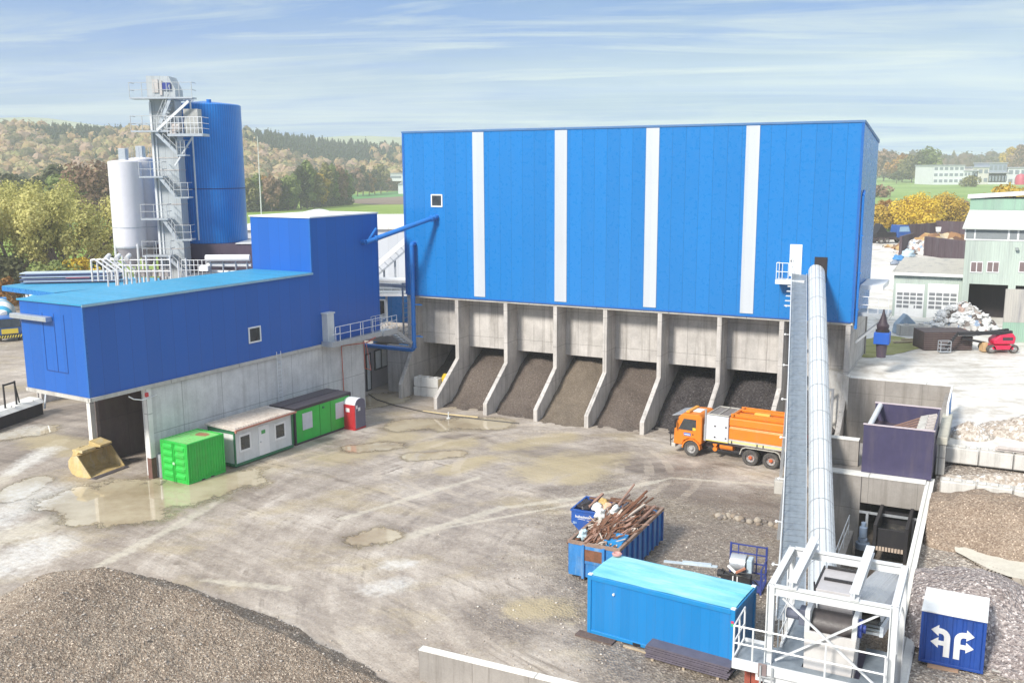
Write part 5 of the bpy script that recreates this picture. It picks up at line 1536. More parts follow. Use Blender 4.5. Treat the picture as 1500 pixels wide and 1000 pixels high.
# landing at the door
hf = lambda x, y, z: HO + EA * x + NB * y + Vector((0, 0, z)) - base
g = MB()
def hbox(x0, x1, y0, y1, z0, z1):
    c = [hf(x, y, z) for z in (z0, z1) for x, y in ((x0, y0), (x1, y0), (x1, y1), (x0, y1))]
    g.add(c, [(0, 3, 2, 1), (4, 5, 6, 7), (0, 1, 5, 4), (1, 2, 6, 5), (2, 3, 7, 6), (3, 0, 4, 7)])
hbox(30.9, 32.85, -1.15, -.1, 11.2, 11.5)
g.build('landing', WSTEEL, t)
g = MB()
for x, y in ((30.95, -1.1), (31.35, -1.1), (30.95, -.15), (31.75, -1.1)): g.tube(hf(x, y, 11.5), hf(x, y, 12.65), .03, 6)
for z in (12.05, 12.65):
    g.tube(hf(30.95, -1.1, z), hf(31.75, -1.1, z), .026, 6); g.tube(hf(30.95, -1.1, z), hf(30.95, -.15, z), .026, 6)
g.build('landing_rail', WSTEEL, t)
g = MB()
for k in range(5):
    z = 11.1 - k * .3; y = -1.3 - k * .22
    g.bar(hf(31.8, y, z), hf(32.75, y, z), .3, .05)
g.build('steps', WSTEEL, t)
g = MB()
for i in (22, 42):
    p = TPATH[i] - base
    for sgn in (-.5, 1.5): g.bar(p + left[i] * sgn + Vector((0, 0, -.6)), Vector((p.x, p.y, 0)) + left[i] * sgn * 1.2, .16)
    g.bar(p + left[i] * -.6 + Vector((0, 0, -.65)), p + left[i] * 1.6 + Vector((0, 0, -.65)), .18)
g.build('trestle', GALV, t)

# ------------------------------------------------------------------ transfer tower (a along the hall front, b away from camera)
OFF = {}
def athing(name, lab, cat, a, b, z=0.0):
    o = thing(name, lab, cat, AB(a, b, z), HY); OFF[o.name] = (a, b, z); return o
def ab_build(g, name, mat, t, **kw):
    a, b, z = OFF[t.name]
    g.v = [(x - a, y - b, w - z) for x, y, w in g.v]
    return g.build(name, mat, t, **kw)

A0, A1, B0, B1, ZF, ZT = -5.3, -1.86, 27.6, 30.8, 4.5, 7.0
t = athing('transfer_tower', 'white steel transfer tower frame with railings and cross bracing in the bottom right foreground', 'tower', A0, B0, 0)
for a in (A0, A1):
    for b in (B0, B1):
        g = MB(); zb = 2.75 if a == A1 else 0.0
        g.box(a - .11, a + .11, b - .015, b + .015, zb, ZT); g.box(a - .11, a - .08, b - .11, b + .11, zb, ZT); g.box(a + .08, a + .11, b - .11, b + .11, zb, ZT)
        ab_build(g, 'column', WSTEEL, t)
for b in (B0, B1):
    g = MB(); g.box(A0 + .11, A1 - .11, b - .1, b + .1, ZT - .04, ZT - .0); g.box(A0 + .11, A1 - .11, b - .1, b + .1, ZT - .28, ZT - .25); g.box(A0 + .11, A1 - .11, b - .015, b + .015, ZT - .25, ZT - .04)
    ab_build(g, 'top_beam', WSTEEL, t)
for a in (A0, A1):
    g = MB(); g.box(a - .1, a + .1, B0 + .11, B1 - .11, ZT - .03, ZT + .01); g.box(a - .1, a + .1, B0 + .11, B1 - .11, ZT - .28, ZT - .25); g.box(a - .012, a + .012, B0 + .11, B1 - .11, ZT - .25, ZT - .03)
    ab_build(g, 'side_beam', WSTEEL, t)
for a in (-4.68, -2.95):
    g = MB(); g.box(a - .13, a + .13, B0 - .15, B1 + .5, ZT + .02, ZT + .06); g.box(a - .13, a + .13, B0 - .15, B1 + .5, ZT + .24, ZT + .28); g.box(a - .015, a + .015, B0 - .15, B1 + .5, ZT + .06, ZT + .24)
    ab_build(g, 'hoist_beam', WSTEEL, t)
g = MB()
g.bar((A0 + .35, B0 - .03, ZT - .35), (A1 - .1, B0 - .03, ZF - .2), .07, .05); g.bar((A1 - .35, B0 + .03, ZT - .3), (A0 + .2, B0 + .03, ZF + .1), .07, .05)
ab_build(g, 'cross_brace', WSTEEL, t)
# decks
g = MB()
g.box(A0 - .95, A0 + .1, B0 - .35, B0 + 1.0, ZF - .05, ZF)
g.box(A0 + .1, -4.35, B0 - .35, B1 + .2, ZF - .051, ZF - .001); g.box(-4.349, -2.7, B0 - .35, B0 + .15, ZF - .05, ZF); g.box(-2.699, A1 - .12, B0 - .35, B1 - 1.2, ZF - .049, ZF + .001)
ab_build(g, 'deck', GRATE, t)
g = MB()
for k in range(9): g.box(-2.75, A1 - .1, B1 - 1.15 + k * .3, B1 - .9 + k * .3, ZF - .08 - k * .22, ZF - .04 - k * .22)
ab_build(g, 'stair', GRATE, t)
g = MB()
g.box(A0 - 1.0, A1 + .1, B0 - .42, B0 - .351, ZF - .22, ZF + .1); g.box(A0 - 1.0, A0 - .951, B0 - .351, B0 + 1.0, ZF - .2, ZF + .1)
g.box(A0 - .95, A0 - .12, B0 + 1.001, B0 + 1.06, ZF - .2, ZF + .1); g.box(A0 - .3, A1, B0 - .3, B0 - .1, ZF - .5, ZF - .23); g.box(A0 + .12, A0 + .2, B0 + 1.1, B1, ZF - .2, ZF + .1)
ab_build(g, 'edge_beam', WSTEEL, t)
g = MB()
yr = B0 - .39
for a in (A0 - .97, A0 - .4, -3.6, A1 - .12): g.tube((a, yr, ZF - .2), (a, yr, ZF + 1.15), .03, 6)
for z in (ZF + .6, ZF + 1.15): g.tube((A0 - .97, yr, z), (A1 - .12, yr, z), .028, 6)
for b in (B0 + .3, B0 + .98): g.tube((A0 - .97, b, ZF), (A0 - .97, b, ZF + 1.15), .03, 6)
for z in (ZF + .6, ZF + 1.15):
    g.tube((A0 - .97, yr, z), (A0 - .97, B0 + .98, z), .028, 6)
    g.tube((A0 - .3, B0 + .98, z), (A0 - .12, B0 + .98, z), .028, 6)
    g.tube((A0 + .15, B0 + .6, z), (A0 + .15, B1 - .1, z), .026, 6)
for b in (B0 + .6, B0 + 1.3, B0 + 2.0, B1 - .1): g.tube((A0 + .15, b, ZF), (A0 + .15, b, ZF + 1.15), .024, 6)
for b in (B0 + .2, B0 + 1.2, B0 + 2.2): g.tube((A1 - .02, b, ZF), (A1 - .02, b, ZF + 1.15), .024, 6)
g.tube((A1 - .02, B0, ZF + 1.15), (A1 - .02, B1, ZF + 1.15), .03, 6)
ab_build(g, 'railing', WSTEEL, t)
g = MB(); g.box(-4.42, -2.75, B0 - .2, B0 - .17, ZF - .3, ZF - .18); g.prism([(-4.4, B0 - .1, 2.2), (-2.7, B0 - .1, 2.2), (-2.4, B0 - .1, ZF - .3), (-4.7, B0 - .1, ZF - .3)], (0, 2.6, 0))
ab_build(g, 'lower_chute', flat('violet_grey_chute', (.20, .17, .24), .5), t)
# chute box, drum, hood and motor
g = MB(); g.prism([(-4.3, B0 + .2, ZF - .2), (-2.95, B0 + .2, ZF - .2), (-2.85, B0 + .2, ZF + 1.15), (-4.32, B0 + .2, ZF + 1.15)], (0, .1, 0))
g.prism([(-4.32, B0 + .3, ZF + 1.15), (-4.32, B0 + 1.2, ZF + .8), (-4.3, B0 + 1.2, ZF - .2), (-4.3, B0 + .3, ZF - .2)], (.06, 0, 0)); g.prism([(-2.91, B0 + .3, ZF + 1.15), (-2.91, B0 + 1.2, ZF + .8), (-2.95, B0 + 1.2, ZF - .2), (-2.95, B0 + .3, ZF - .2)], (.06, 0, 0))
ab_build(g, 'chute', paint('warm_grey_chute', (.56, .535, .52), .5, .06), t, bevel=.01)
g = MB(); g.tube((-4.2, B0 + .95, ZF + 1.1), (-3.0, B0 + .95, ZF + 1.1), .45, 26); ab_build(g, 'head_drum', paint('black_belt_drum', (.06, .05, .05), .5, .3, 4), t, smooth=True)
for a in (-4.34, -3.0):
    g = MB(); g.box(a, a + .14, B0 + .3, B0 + 1.4, ZF + .9, ZF + 1.75); ab_build(g, 'drum_cheek', WSTEEL, t)
g = MB(); g.lathe([(.28, 0), (.28, .1), (.12, .1), (.12, .2)], 14); g.v = [(-2.86 + z, B0 + .75 + x, ZF + 1.3 + y) for x, y, z in g.v]; ab_build(g, 'bearing', flat('bearing_blue', (.03, .06, .3)), t)
g = MB(); g.prism([(-4.2, B0 + 1.15, ZF + 2.02), (-3.12, B0 + 1.15, ZF + 2.02), (-3.12, B0 + 2.95, ZF + 2.0), (-4.2, B0 + 2.95, ZF + 2.0)], (0, 0, .1)); g.box(-4.18, -3.14, B0 + 1.5, B0 + 2.9, ZF + 1.2, ZF + 2.0); hd = ab_build(g, 'hood', paint('grey_hood', (.47, .455, .47), .45, .08), t, bevel=.01)
g = MB()
for b, a0 in ((B0 + 2.9, -4.12), (B0 + 1.95, -4.08)): g.bar((a0, b, ZF + 2.15), (-3.2, b, ZF + 2.15), .1, .07)
g.bar((-4.22, B0 + 1.15, ZF + 2.06), (-4.22, B0 + 2.95, ZF + 2.06), .05, .2)
ab_build(g, 'rubber_seal', BLACK, t)
g = MB(); g.tube((-5.0, B0 + 1.0, ZF + 1.25), (-4.6, B0 + 1.0, ZF + 1.25), .16, 12); g.box(-4.6, -4.34, B0 + .8, B0 + 1.2, ZF + 1.0, ZF + 1.5); ab_build(g, 'motor', flat('motor_grey', (.12, .13, .18)), t, bevel=.02)
g = MB(); g.path([(-4.6, B1 + .3, ZF + 1.3), (-4.4, B1 - .5, ZF + .8), (-4.3, B1 - 1.2, ZF + .6)], .03, 5); g.path([(-4.1, B1 + .3, ZF + 1.2), (-4.05, B1 - .8, ZF + .5)], .03, 5); ab_build(g, 'cable', BLACK, t)
# ladder box in front of the left leg
g = MB()
for a in (A0 - .12, A0 + .22): g.bar((a, B0 - .5, 1.5), (a, B0 - .5, ZF + .1), .05)
for k in range(9): g.bar((A0 - .12, B0 - .5, 1.7 + k * .32), (A0 + .22, B0 - .5, 1.7 + k * .32), .035)
ab_build(g, 'ladder', GALV, t)
g = MB(); g.box(A0 - .2, A0 + .05, B0 - .47, B0 - .43, ZF - .3, ZF + .15); ab_build(g, 'control_box', flat('brown_grey_box', (.22, .17, .17)), t, bevel=.01)
g = MB(); g.box(A0 - .55, A0 - .25, B0 + .3, B0 + .6, 0, ZF - .25); g.box(A0 - .8, A0 - .62, B0 + .5, B0 + .7, 0, ZF - .35); ab_build(g, 'support', paint('rust_red_support', (.35, .08, .05), .7, .3, 3), t)

# ------------------------------------------------------------------ trench conveyor rising into the tower
t = athing('trench_conveyor', 'corrugated steel covered conveyor rising out of the trench into the white tower', 'conveyor', -3.3, 30, 0)
def cz(b): return 5.9 - .30 * (b - 28.4)
g = MB(); n = 10
for i, (b0, b1) in enumerate([(29.6 + k * 4.2, 29.6 + (k + 1) * 4.2 - .03) for k in range(3)]):
    for k in range(n):
        a0_, a1_ = pi * k / n, pi * (k + 1) / n
        g.prism([(-3.05 + cos(q) * r, b0, cz(b0) + sin(q) * r * .8) for q, r in ((a0_, .72), (a1_, .72), (a1_, .69), (a0_, .69))], (0, b1 - b0, cz(b1) - cz(b0)))
ab_build(g, 'cover', cladding('corrugated_cover', (.50, .52, .54), panel=8, seam=.001, rib=.09, ribh=.8, rough=.38), t)
g = MB()
for a in (-3.85, -2.25): g.bar((a, 28.6, cz(28.6) - .15), (a, 47, cz(47) - .15), .1, .3)
for k in range(25): g.bar((-3.85, 29 + k * .72, cz(29 + k * .72) - .3), (-2.25, 29 + k * .72, cz(29 + k * .72) - .3), .08)
ab_build(g, 'frame', GALV, t)
g = MB(); g.prism([(-3.7, 28.8, cz(28.8)), (-2.4, 28.8, cz(28.8)), (-2.4, 47, cz(47)), (-3.7, 47, cz(47))], (0, 0, .04)); ab_build(g, 'belt', RUBBER, t)
g = MB()
for k in range(5):
    b = 32 + k * 3.6
    for a in (-3.9, -2.2): g.bar((a, b, cz(b) - .2), (a, b, -.1), .12)
ab_build(g, 'leg', GALV, t)
# trench: walls, lintel, rail, feeder
t = athing('trench_wall', 'long concrete trench wall with white top edge right of the conveyor tower', 'wall', -2.2, 35, 0)
g = MB(); g.prism([(-2.36, 35.4, -.1), (-2.36, 51.0, -.1), (-2.36, 51.0, 3.68), (-2.36, 35.4, 3.08)], (.34, 0, 0)); ab_build(g, 'body', CONCD, t)
g = MB(); g.prism([(-2.38, 35.38, 3.085), (-2.38, 51.0, 3.685), (-2.38, 51.0, 3.74), (-2.38, 35.38, 3.14)], (.38, 0, 0)); ab_build(g, 'cap', CAPW, t)
t = athing('trench_curb', 'short pale concrete curb along the right side of the white tower', 'wall', -1.9, 24, 0)
g = MB(); g.box(-2.08, -1.58, 24, 35.35, -.1, 2.78); ab_build(g, 'body', CAPW, t, bevel=.05)
g = MB(); g.box(-1.9, -1.7, 30.6, 30.9, 2.782, 2.86); ab_build(g, 'anchor_plate', paint('rusty_plate', (.35, .12, .05), .8, .3, 4), t)
HPa0, HPa1, HPb0, HPb1 = -5.45, -2.15, 50.45, 55.5
t = athing('hopper_bunker', 'grey concrete bunker wall with dark feeder opening beneath the plum coloured hopper', 'wall', -5, 50, 0)
g = MB(); g.box(-7.3, -5.75, 49.9, 50.4, -.1, 3.72); g.box(-7.3, -5.75, 51.5, 51.9, 3.722, 5.1); g.box(-5.749, -5.35, 49.8, 50.45, -.1, 3.72); g.box(-5.349, -2.362, 49.9, 50.4, 2.35, 3.72)
g.box(-7.3, -2.362, 50.41, 56.2, 3.45, 3.7); g.box(-5.75, -5.4, 50.46, 56, -.1, 3.44); g.box(-7.3, -5.76, 50.41, 56, -.1, 3.44)
ab_build(g, 'wall', CONCD, t)
g = MB(); g.box(-7.34, -2.362, 49.86, 50.6, 3.73, 3.79); g.box(-7.34, -5.75, 51.45, 51.95, 5.102, 5.15); ab_build(g, 'ledge', CAPW, t)
g = MB(); g.box(-5.34, -2.37, 55.4, 55.9, -.1, 3.44); ab_build(g, 'rear_wall', paint('dark_plum_wall', (.035, .025, .032), .8), t)
t = athing('hopper', 'open topped dark plum steel feed hopper between concrete walls right of the tube conveyor', 'hopper', -3.8, 50.5, 3.7)
g = MB(); z0, z1 = 3.8, 6.3
g.box(HPa0, HPa1, HPb0, HPb0 + .06, z0, z1); g.box(HPa0, HPa1, HPb1 - .06, HPb1, z0, z1); g.box(HPa0, HPa0 + .06, HPb0 + .06, HPb1 - .06, z0, z1 - .5); g.box(HPa1 - .06, HPa1, HPb0 + .06, HPb1 - .06, z0, z1)
ab_build(g, 'wall', NAVY, t)
HRM = paint('hopper_rim', (.55, .47, .50), .5, .1)
for b in (HPb0 - .03, HPb1 - .09):
    g = MB(); g.box(HPa0 - .03, HPa1 + .03, b, b + .12, z1, z1 + .05); ab_build(g, 'rim', HRM, t)
g = MB(); g.tube((HPa0 + .25, HPb0 + .06, z1 - .12), (HPa0 + .25, HPb1 - .06, z1 - .12), .14, 12); ab_build(g, 'cross_tube', WSTEEL, t, smooth=True)
g = MB()
for k in range(7):
    g.bar((HPa0 + .5, HPb0 + .3 + k * .5, z1 - 1.1), (HPa1 - .9, HPb0 + .7 + k * .62, z1 - .45), .07)
ab_build(g, 'grizzly_bar', paint('brown_grizzly', (.28, .17, .13), .7, .3, 4), t)
g = MB(); g.prism([(HPa1 - .95, HPb0 + .06, z1 - .5), (HPa1 - .5, HPb0 + .06, z1 - .35), (HPa1 - .5, HPb1 - .3, z1 - .35), (HPa1 - .95, HPb1 - .3, z1 - .5)], (0, 0, .06)); ab_build(g, 'feed_plate', BLOCK, t)
g = MB()
for k in range(7): g.tube((HPa1 - .5, HPb0 + .35 + k * .62, z1 - .3), (HPa1 - .1, HPb0 + .45 + k * .62, z1 - .2), .14, 10)
ab_build(g, 'roller', paint('mud_caked_roller', (.40, .36, .34), .8, .3, 4), t)
g = MB(); g.prism([(HPa0 + .06, HPb0 + .06, z1 - 1.0), (HPa1 - .06, HPb0 + .06, z1 - 1.3), (HPa1 - .06, HPb1 - .06, z1 - 1.3), (HPa0 + .06, HPb1 - .06, z1 - 1.0)], (0, 0, .04)); ab_build(g, 'slope_plate', PURP, t)
t = athing('belt_feeder', 'dark steel belt feeder standing inside the trench below the hopper', 'machine', -3.6, 47, 0)
g = MB(); g.box(-4.35, -4.2, 46.8, 52.6, .7, 2.4); g.box(-2.95, -2.8, 46.8, 52.6, .7, 2.4); g.box(-4.2, -2.95, 47, 47.15, 1.1, 2.15); g.box(-4.2, -2.95, 49.6, 49.75, 1.1, 2.15); ab_build(g, 'frame', BLACK, t)
g = MB(); g.prism([(-4.19, 47.2, 1.1), (-2.96, 47.2, 1.1), (-2.96, 52.5, 2.0), (-4.19, 52.5, 2.0)], (0, 0, .05)); ab_build(g, 'belt', RUBBER, t)
g = MB()
for k in range(9): g.box(-4.2 + k * .14, -4.1 + k * .14, 46.85, 46.95, 1.12, 1.3)
ab_build(g, 'scraper', paint('beige_scraper', (.5, .4, .32), .7), t)
g = MB()
for a in (-4.9, -2.75): g.bar((a, 49.2, .3), (a, 49.2, 2.1), .12)
g.box(-5.3, -2.4, 49.3, 49.42, 2.0, 2.1); ab_build(g, 'support', GALV, t)
t = athing('gear_motor', 'upright blue grey gear motor beside the dark belt feeder in the trench', 'motor', -4.95, 48.4, 0)
MBL = paint('blue_grey_motor', (.22, .29, .40), .45, .12)
g = MB(); g.lathe([(.34, .5), (.34, .8), (.24, .85), (.24, 1.0)], 14, (-4.95, 48.4, .0)); ab_build(g, 'gearbox', MBL, t, smooth=True)
g = MB(); g.lathe([(.2, 1.3), (.2, 1.8), (.12, 1.85), (.12, 2.05)], 14, (-4.95, 48.4, -.2)); g.box(-5.15, -4.75, 48.3, 48.5, .8, 1.1); ab_build(g, 'motor', MBL, t, smooth=True)
g = MB(); g.box(-5.25, -4.65, 48.1, 48.7, 0, .5); ab_build(g, 'stand', BLACK, t)
t = athing('stair_wall', 'low sloping concrete wall with thin handrail left of the trench opening', 'wall', -5.8, 36, 0)
g = MB(); g.prism([(-5.72, 36.5, -.1), (-5.72, 48.5, -.1), (-5.72, 48.5, 1.3), (-5.72, 36.5, .6)], (.3, 0, 0)); ab_build(g, 'body', CONCD, t)
g = MB()
for z in (.5, 1.0): g.tube((-5.6, 38, .7 + z), (-5.6, 48, 1.25 + z), .026, 6)
for k in range(7): g.tube((-5.6, 38 + k * 1.66, .6), (-5.6, 38 + k * 1.66, 1.7 + k * .09), .024, 6)
ab_build(g, 'handrail', WSTEEL, t)
# stones near the trench
for k in range(7):
    p = AB(-6.6 + rb.uniform(-.5, .5), 45 + rb.uniform(-1.2, 1.0), .05)
    rock(rb.uniform(.12, .24), 40 + k).build('boulder', ROCK[k % 3], smooth='all', fix=False, label='small rounded stone on the ground between the tube conveyor and the trench', cat='stone', group='stones beside the trench', loc=p, rz=k)

# ------------------------------------------------------------------ retaining wall and walls of big blocks
t = athing('retaining_wall', 'tall stained concrete retaining wall behind the feed hopper, right of the hall', 'wall', -8.4, 68, 0)
g = MB(); g.box(-8.45, -2.0, 67.6, 67.98, -.1, 5.0); g.box(-2.399, -2.02, 56.3, 67.599, -.1, 4.6); ab_build(g, 'body', CONCD, t)
g = MB(); g.box(-8.47, -1.98, 67.58, 68.02, 5.001, 5.05); ab_build(g, 'cap', CAPW, t)
t = athing('blue_barrier', 'flat blue steel barrier panel with white rail beside the feed hopper', 'barrier', -1.85, 57, 4.4)
g = MB(); g.box(-1.9, -1.83, 57.2, 61.5, 4.5, 6.2); ab_build(g, 'panel', flat('barrier_blue', (.02, .2, .55)), t)
g = MB(); g.bar((-1.86, 57.0, 6.26), (-1.86, 61.6, 6.26), .1); g.bar((-1.86, 57.1, 4.2), (-1.86, 57.1, 6.2), .12); ab_build(g, 'rail', WHITE, t)
t = athing('beam_cap', 'thick weathered timber beam lying along the right edge of the feed hopper', 'beam', -1.95, 52, 4.5)
g = MB(); g.box(-2.1, -1.6, 52.2, 57.6, 5.2, 5.6); ab_build(g, 'beam', paint('greenish_timber', (.50, .48, .40), .8, .2), t, bevel=.03)
g = MB(); g.box(-2.05, -1.65, 52.3, 52.8, 3.6, 5.199); g.box(-2.05, -1.65, 56.8, 57.3, 4.2, 5.199); ab_build(g, 'post', BLOCK, t)
BLW = concrete('pale_lego_block', (.62, .60, .56), joint=9, streaks=.5)
mb_ = lego(1.58, .8, .8, 3)
first = None
for rown, b, zt in (('far', 53.7, 4.7), ('near', 49.9, 4.0)):
    for k in range(6):
        p = AB(-1.72 + k * 1.6, b, zt - .8)
        if first is None: first = mb_.build('concrete_block', BLW, bevel=.025); o = first
        else: o = first.copy(); COL.objects.link(o)
        o.location = p; o.rotation_euler = (0, 0, HY + rb.uniform(-.01, .01))
        tag(o, '%s pale concrete block from the left in the %s block wall right of the trench' % (ordn[k], 'upper' if rown == 'far' else 'lower'), 'block', group='%s block wall' % ('upper' if rown == 'far' else 'lower'))
g = MB(); g.box(0, 2.6, 0, .3, 0, .12); g.box(.1, 2.3, -.1, .25, .12, .22)
g.build('plank', paint('bleached_boards', (.58, .52, .48), .8, .2, 3), label='bleached boards lying on top of the upper block wall right of the trench', cat='plank', loc=AB(.6, 53.85, 4.8), rz=HY)
g = MB(); g.box(0, 1.6, 0, .3, 0, .12)
g.build('plank', paint('orange_timber', (.52, .32, .14), .8, .2), label='orange brown timber on the upper block wall at the right edge', cat='plank', loc=AB(3.6, 53.9, 4.8), rz=HY)

# ------------------------------------------------------------------ stockpiles on the right
def pile(name, mat, lab, c, rx, ry, h, rot, seed, n=56, rough_=.14, ridge_=0.0, cat='heap'):
    """angle-of-repose heap on the raised ground; c in (a, b)"""
    o0 = AB(c[0], c[1], terr(*c))
    g = MB()
    def fn(i, j):
        x = (i * 2 - 1) * rx; y = (j * 2 - 1) * ry
        xr = max(0, abs(x / rx) - ridge_) / (1 - ridge_)
        d = hypot(xr, y / ry) + .16 * noise.noise(Vector((x * .5 + seed, y * .5, 1)))
        z = h * max(-.05, 1 - d) ** .9 if d < 1 else -.05 - .25 * (d - 1)
        if d < .18: z = h * (1 - .18) ** .9 - (0.18 - d) * -.25 * h
        z += rough_ * (noise.noise(Vector((x * 1.2, y * 1.2, seed))) + .6 * noise.noise(Vector((x * 3.1, y * 3.1, seed)))) * (1 if d < 1 else .1)
        ca, sa = cos(rot), sin(rot)
        A = x * ca - y * sa; Bv = x * sa + y * ca
        if c[0] + A < -1.98: A = -1.98 - c[0]
        return (A, Bv, z + terr(c[0] + A, c[1] + Bv) - o0.z)
    g.grid(fn, n, n)
    return g.build(name, mat, smooth='all', fix=False, label=lab, cat=cat, loc=o0, rz=HY)


BRN = gravel('brown_loam', (.19, .135, .098), (.31, .235, .175), (.45, .36, .28), 20, .6, .5, fleck=.25)
GRG = gravel('pinkish_grey_gravel', (.19, .152, .143), (.34, .29, .275), (.52, .465, .44), 14, .8, .3, fleck=.7)
PALEG = gravel('pale_rubble_soil', (.30, .24, .19), (.47, .41, .35), (.66, .61, .55), 8, .7, .5, fleck=.6)
pile('soil_heap', BRN, 'brown soil heap leaning against the lower block wall right of the trench', (1.0, 46.6), 5.2, 3.4, 2.0, -.15, 3, ridge_=.1)
pile('gravel_heap', GRG, 'pinkish grey gravel heap directly behind the small dark blue container with arrows', (.6, 37.4), 4.8, 3.8, 1.9, -.5, 8)
pile('gravel_heap', GRG, 'long low pinkish gravel bank running down the right edge beside the arrow container', (5.6, 35.0), 5.0, 3.2, 1.3, -.75, 13)
pile('rubble_heap', PALEG, 'pale brown rubble mound on the bright upper yard beyond the block walls', (2.2, 59.5), 2.6, 1.8, 1.0, 0, 21)
pile('rubble_heap', PALEG, 'low stony rubble strip between the upper and lower block walls', (2.5, 52.3), 4.6, .9, .7, 0, 27)
pile('rubble_heap', PALEG, 'small rubble heap with pale stones beside the blue barrier panel', (-.6, 58.2), 1.3, 1.2, .8, 0, 31)
# pale track over the raised ground with tyre marks
def onterr(u, v):
    z = 3.0
    for _ in range(6):
        p = G(u, v, z); ab_ = (p.dot(EA), p.dot(NB)); z = terr(*ab_)
    return Vector((p.x, p.y, z + .05))
TRM = paint('pale_track', (.56, .52, .44), .85, .15, .8, dirt=(.4, .36, .3), dirt_amt=.5, bump=.5)
g = MB()
A_ = [onterr(u, v) for u, v in [(1402, 803), (1425, 797), (1452, 796), (1500, 783), (1560, 772)]]
B_ = [onterr(u, v) for u, v in [(1400, 812), (1425, 826), (1445, 838), (1482, 850), (1560, 860)]]
def trk(i, j):
    def at(P, s):
        s *= len(P) - 1; k = min(int(s), len(P) - 2); return P[k].lerp(P[k + 1], s - k)
    p = at(A_, i).lerp(at(B_, i), j)
    nn = noise.noise_vector(p * .8) * .25
    a_, b_ = p.dot(EA), p.dot(NB)
    return (p.x + nn.x, p.y + nn.y, terr(a_, b_) + .13)
g.grid(trk, 30, 12); g.build('dirt_track', TRM, kind='structure', smooth='all', fix=False)
g = MB()
for P in (((1432, 826), (1446, 836), (1468, 844)), ((1440, 822), (1456, 833), (1478, 840)), ((1484, 838), (1489, 852), (1496, 868)), ((1496, 834), (1500, 850), (1507, 866))):
    pts = [onterr(*q) for q in P]
    for p, q in zip(pts[:-1], pts[1:]):
        L = (q - p).length; d = (q - p) / L; s = d.cross(Vector((0, 0, 1)))
        k = 0.0
        while k < L:
            c_ = p + d * k; g.bar(c_ - s * .14 + Vector((0, 0, .05)), c_ + s * .14 + Vector((0, 0, .05)), .06, .05); k += .15
g.build('tyre_tracks', paint('track_soil', (.40, .35, .29), .9, .2, 3), label='ribbed tyre tracks pressed in the pale ground right of the gravel heap', cat='tracks', kind='stuff')

# ------------------------------------------------------------------ dark blue container with white arrows
ap = Vector((13.72, 30.3, 2.72)); AY = -.483
DKB = paint('arrow_container_blue', (.012, .062, .30), .45, .14, 2, dirt=(.05, .07, .14), dirt_amt=.3)
t = thing('arrow_container', 'small dark blue container with white roof and two white double arrows on its front', 'container', ap, AY)
L_, W_, H_ = 1.985, 1.95, 1.85
g = MB()
for x in (0, L_ - .09):
    for y in (0, W_ - .09): g.box(x, x + .09, y, y + .09, 0, H_)
for y in (0, W_ - .08): g.box(.09, L_ - .09, y, y + .08, .001, .1); g.box(.09, L_ - .09, y, y + .08, H_ - .09, H_)
for x in (0, L_ - .08): g.box(x, x + .08, .09, W_ - .09, .001, .1); g.box(x, x + .08, .09, W_ - .09, H_ - .09, H_)
g.build('frame', DKB, t, bevel=.01)
g = MB()
corrug(g, (.09, .06, 0), (L_ - .09, .06, 0), .1, H_ - .09, (0, -.9, 0), .29, .035)
corrug(g, (L_ - .05, .09, 0), (L_ - .05, W_ - .09, 0), .1, H_ - .09, (.9, 0, 0), .29, .035)
g.box(.04, .06, .09, W_ - .09, .1, H_ - .09); g.box(.09, L_ - .09, W_ - .06, W_ - .04, .1, H_ - .09)
g.build('side_panel', DKB, t, fix=False)
g = MB(); g.box(-.01, L_ + .01, -.045, W_ + .01, H_ - .02, H_ + .03)
g.build('roof', WHITE, t, bevel=.01)
def arrow(cx, s):
    """stem rising then curling sideways into an arrowhead, with a second arrow branching lower down"""
    g = MB(); y = .012; th = .012; w = .19
    def P(pts): g.prism([(cx + s * x, y, z) for x, z in pts], (0, th, 0))
    P([(0, .33), (w, .33), (w, 1.02), (0, 1.02)])
    prev_ = None; cxr, czr = .30, 1.02
    for k in range(7):
        a = pi - k * (pi / 2) / 6
        cur = ((cxr + cos(a) * .30, czr + sin(a) * .30), (cxr + cos(a) * .11, czr + sin(a) * .11))
        if prev_: P([prev_[0], cur[0], cur[1], prev_[1]])
        prev_ = cur
    P([(.30, 1.13), (.30, 1.32), (.36, 1.32), (.36, 1.13)])
    P([(.36, 1.03), (.36, 1.43), (.60, 1.225)])
    P([(w, .72), (w, .88), (.36, .88), (.36, .72)])
    P([(.36, .61), (.36, .99), (.60, .80)])
    return g
arrow(.93, -1).build('left_arrow', WHITE, t)
arrow(1.05, 1).build('right_arrow', WHITE, t)
g = MB(); g.box(.3, 1.25, -.12, .3, -.12, -.02); g.build('timber_bearer', paint('brown_bearer', (.42, .27, .18), .8, .2), label='brown timber bearer under the front edge of the small arrow container', cat='timber', loc=ap, rz=AY)
g = MB(); g.box(0, .9, 0, .7, 0, .05); g.build('concrete_slab', BLOCK, bevel=.01, label='pale concrete slab on the ground right of the small arrow container', cat='slab', loc=onterr(1452, 985), rz=AY)
# ------------------------------------------------------------------ survey helper: vertical east-west plane at distance Y
def at(u, v, Y):
    a, b = u - 750, 500 - v
    x = (a * CR + b * SR) / FPX; y = (-a * SR + b * CR) / FPX
    dy = CP + y * SP
    k = Y / dy
    return Vector((x * k, Y, CAMH + (-SP + y * CP) * k))


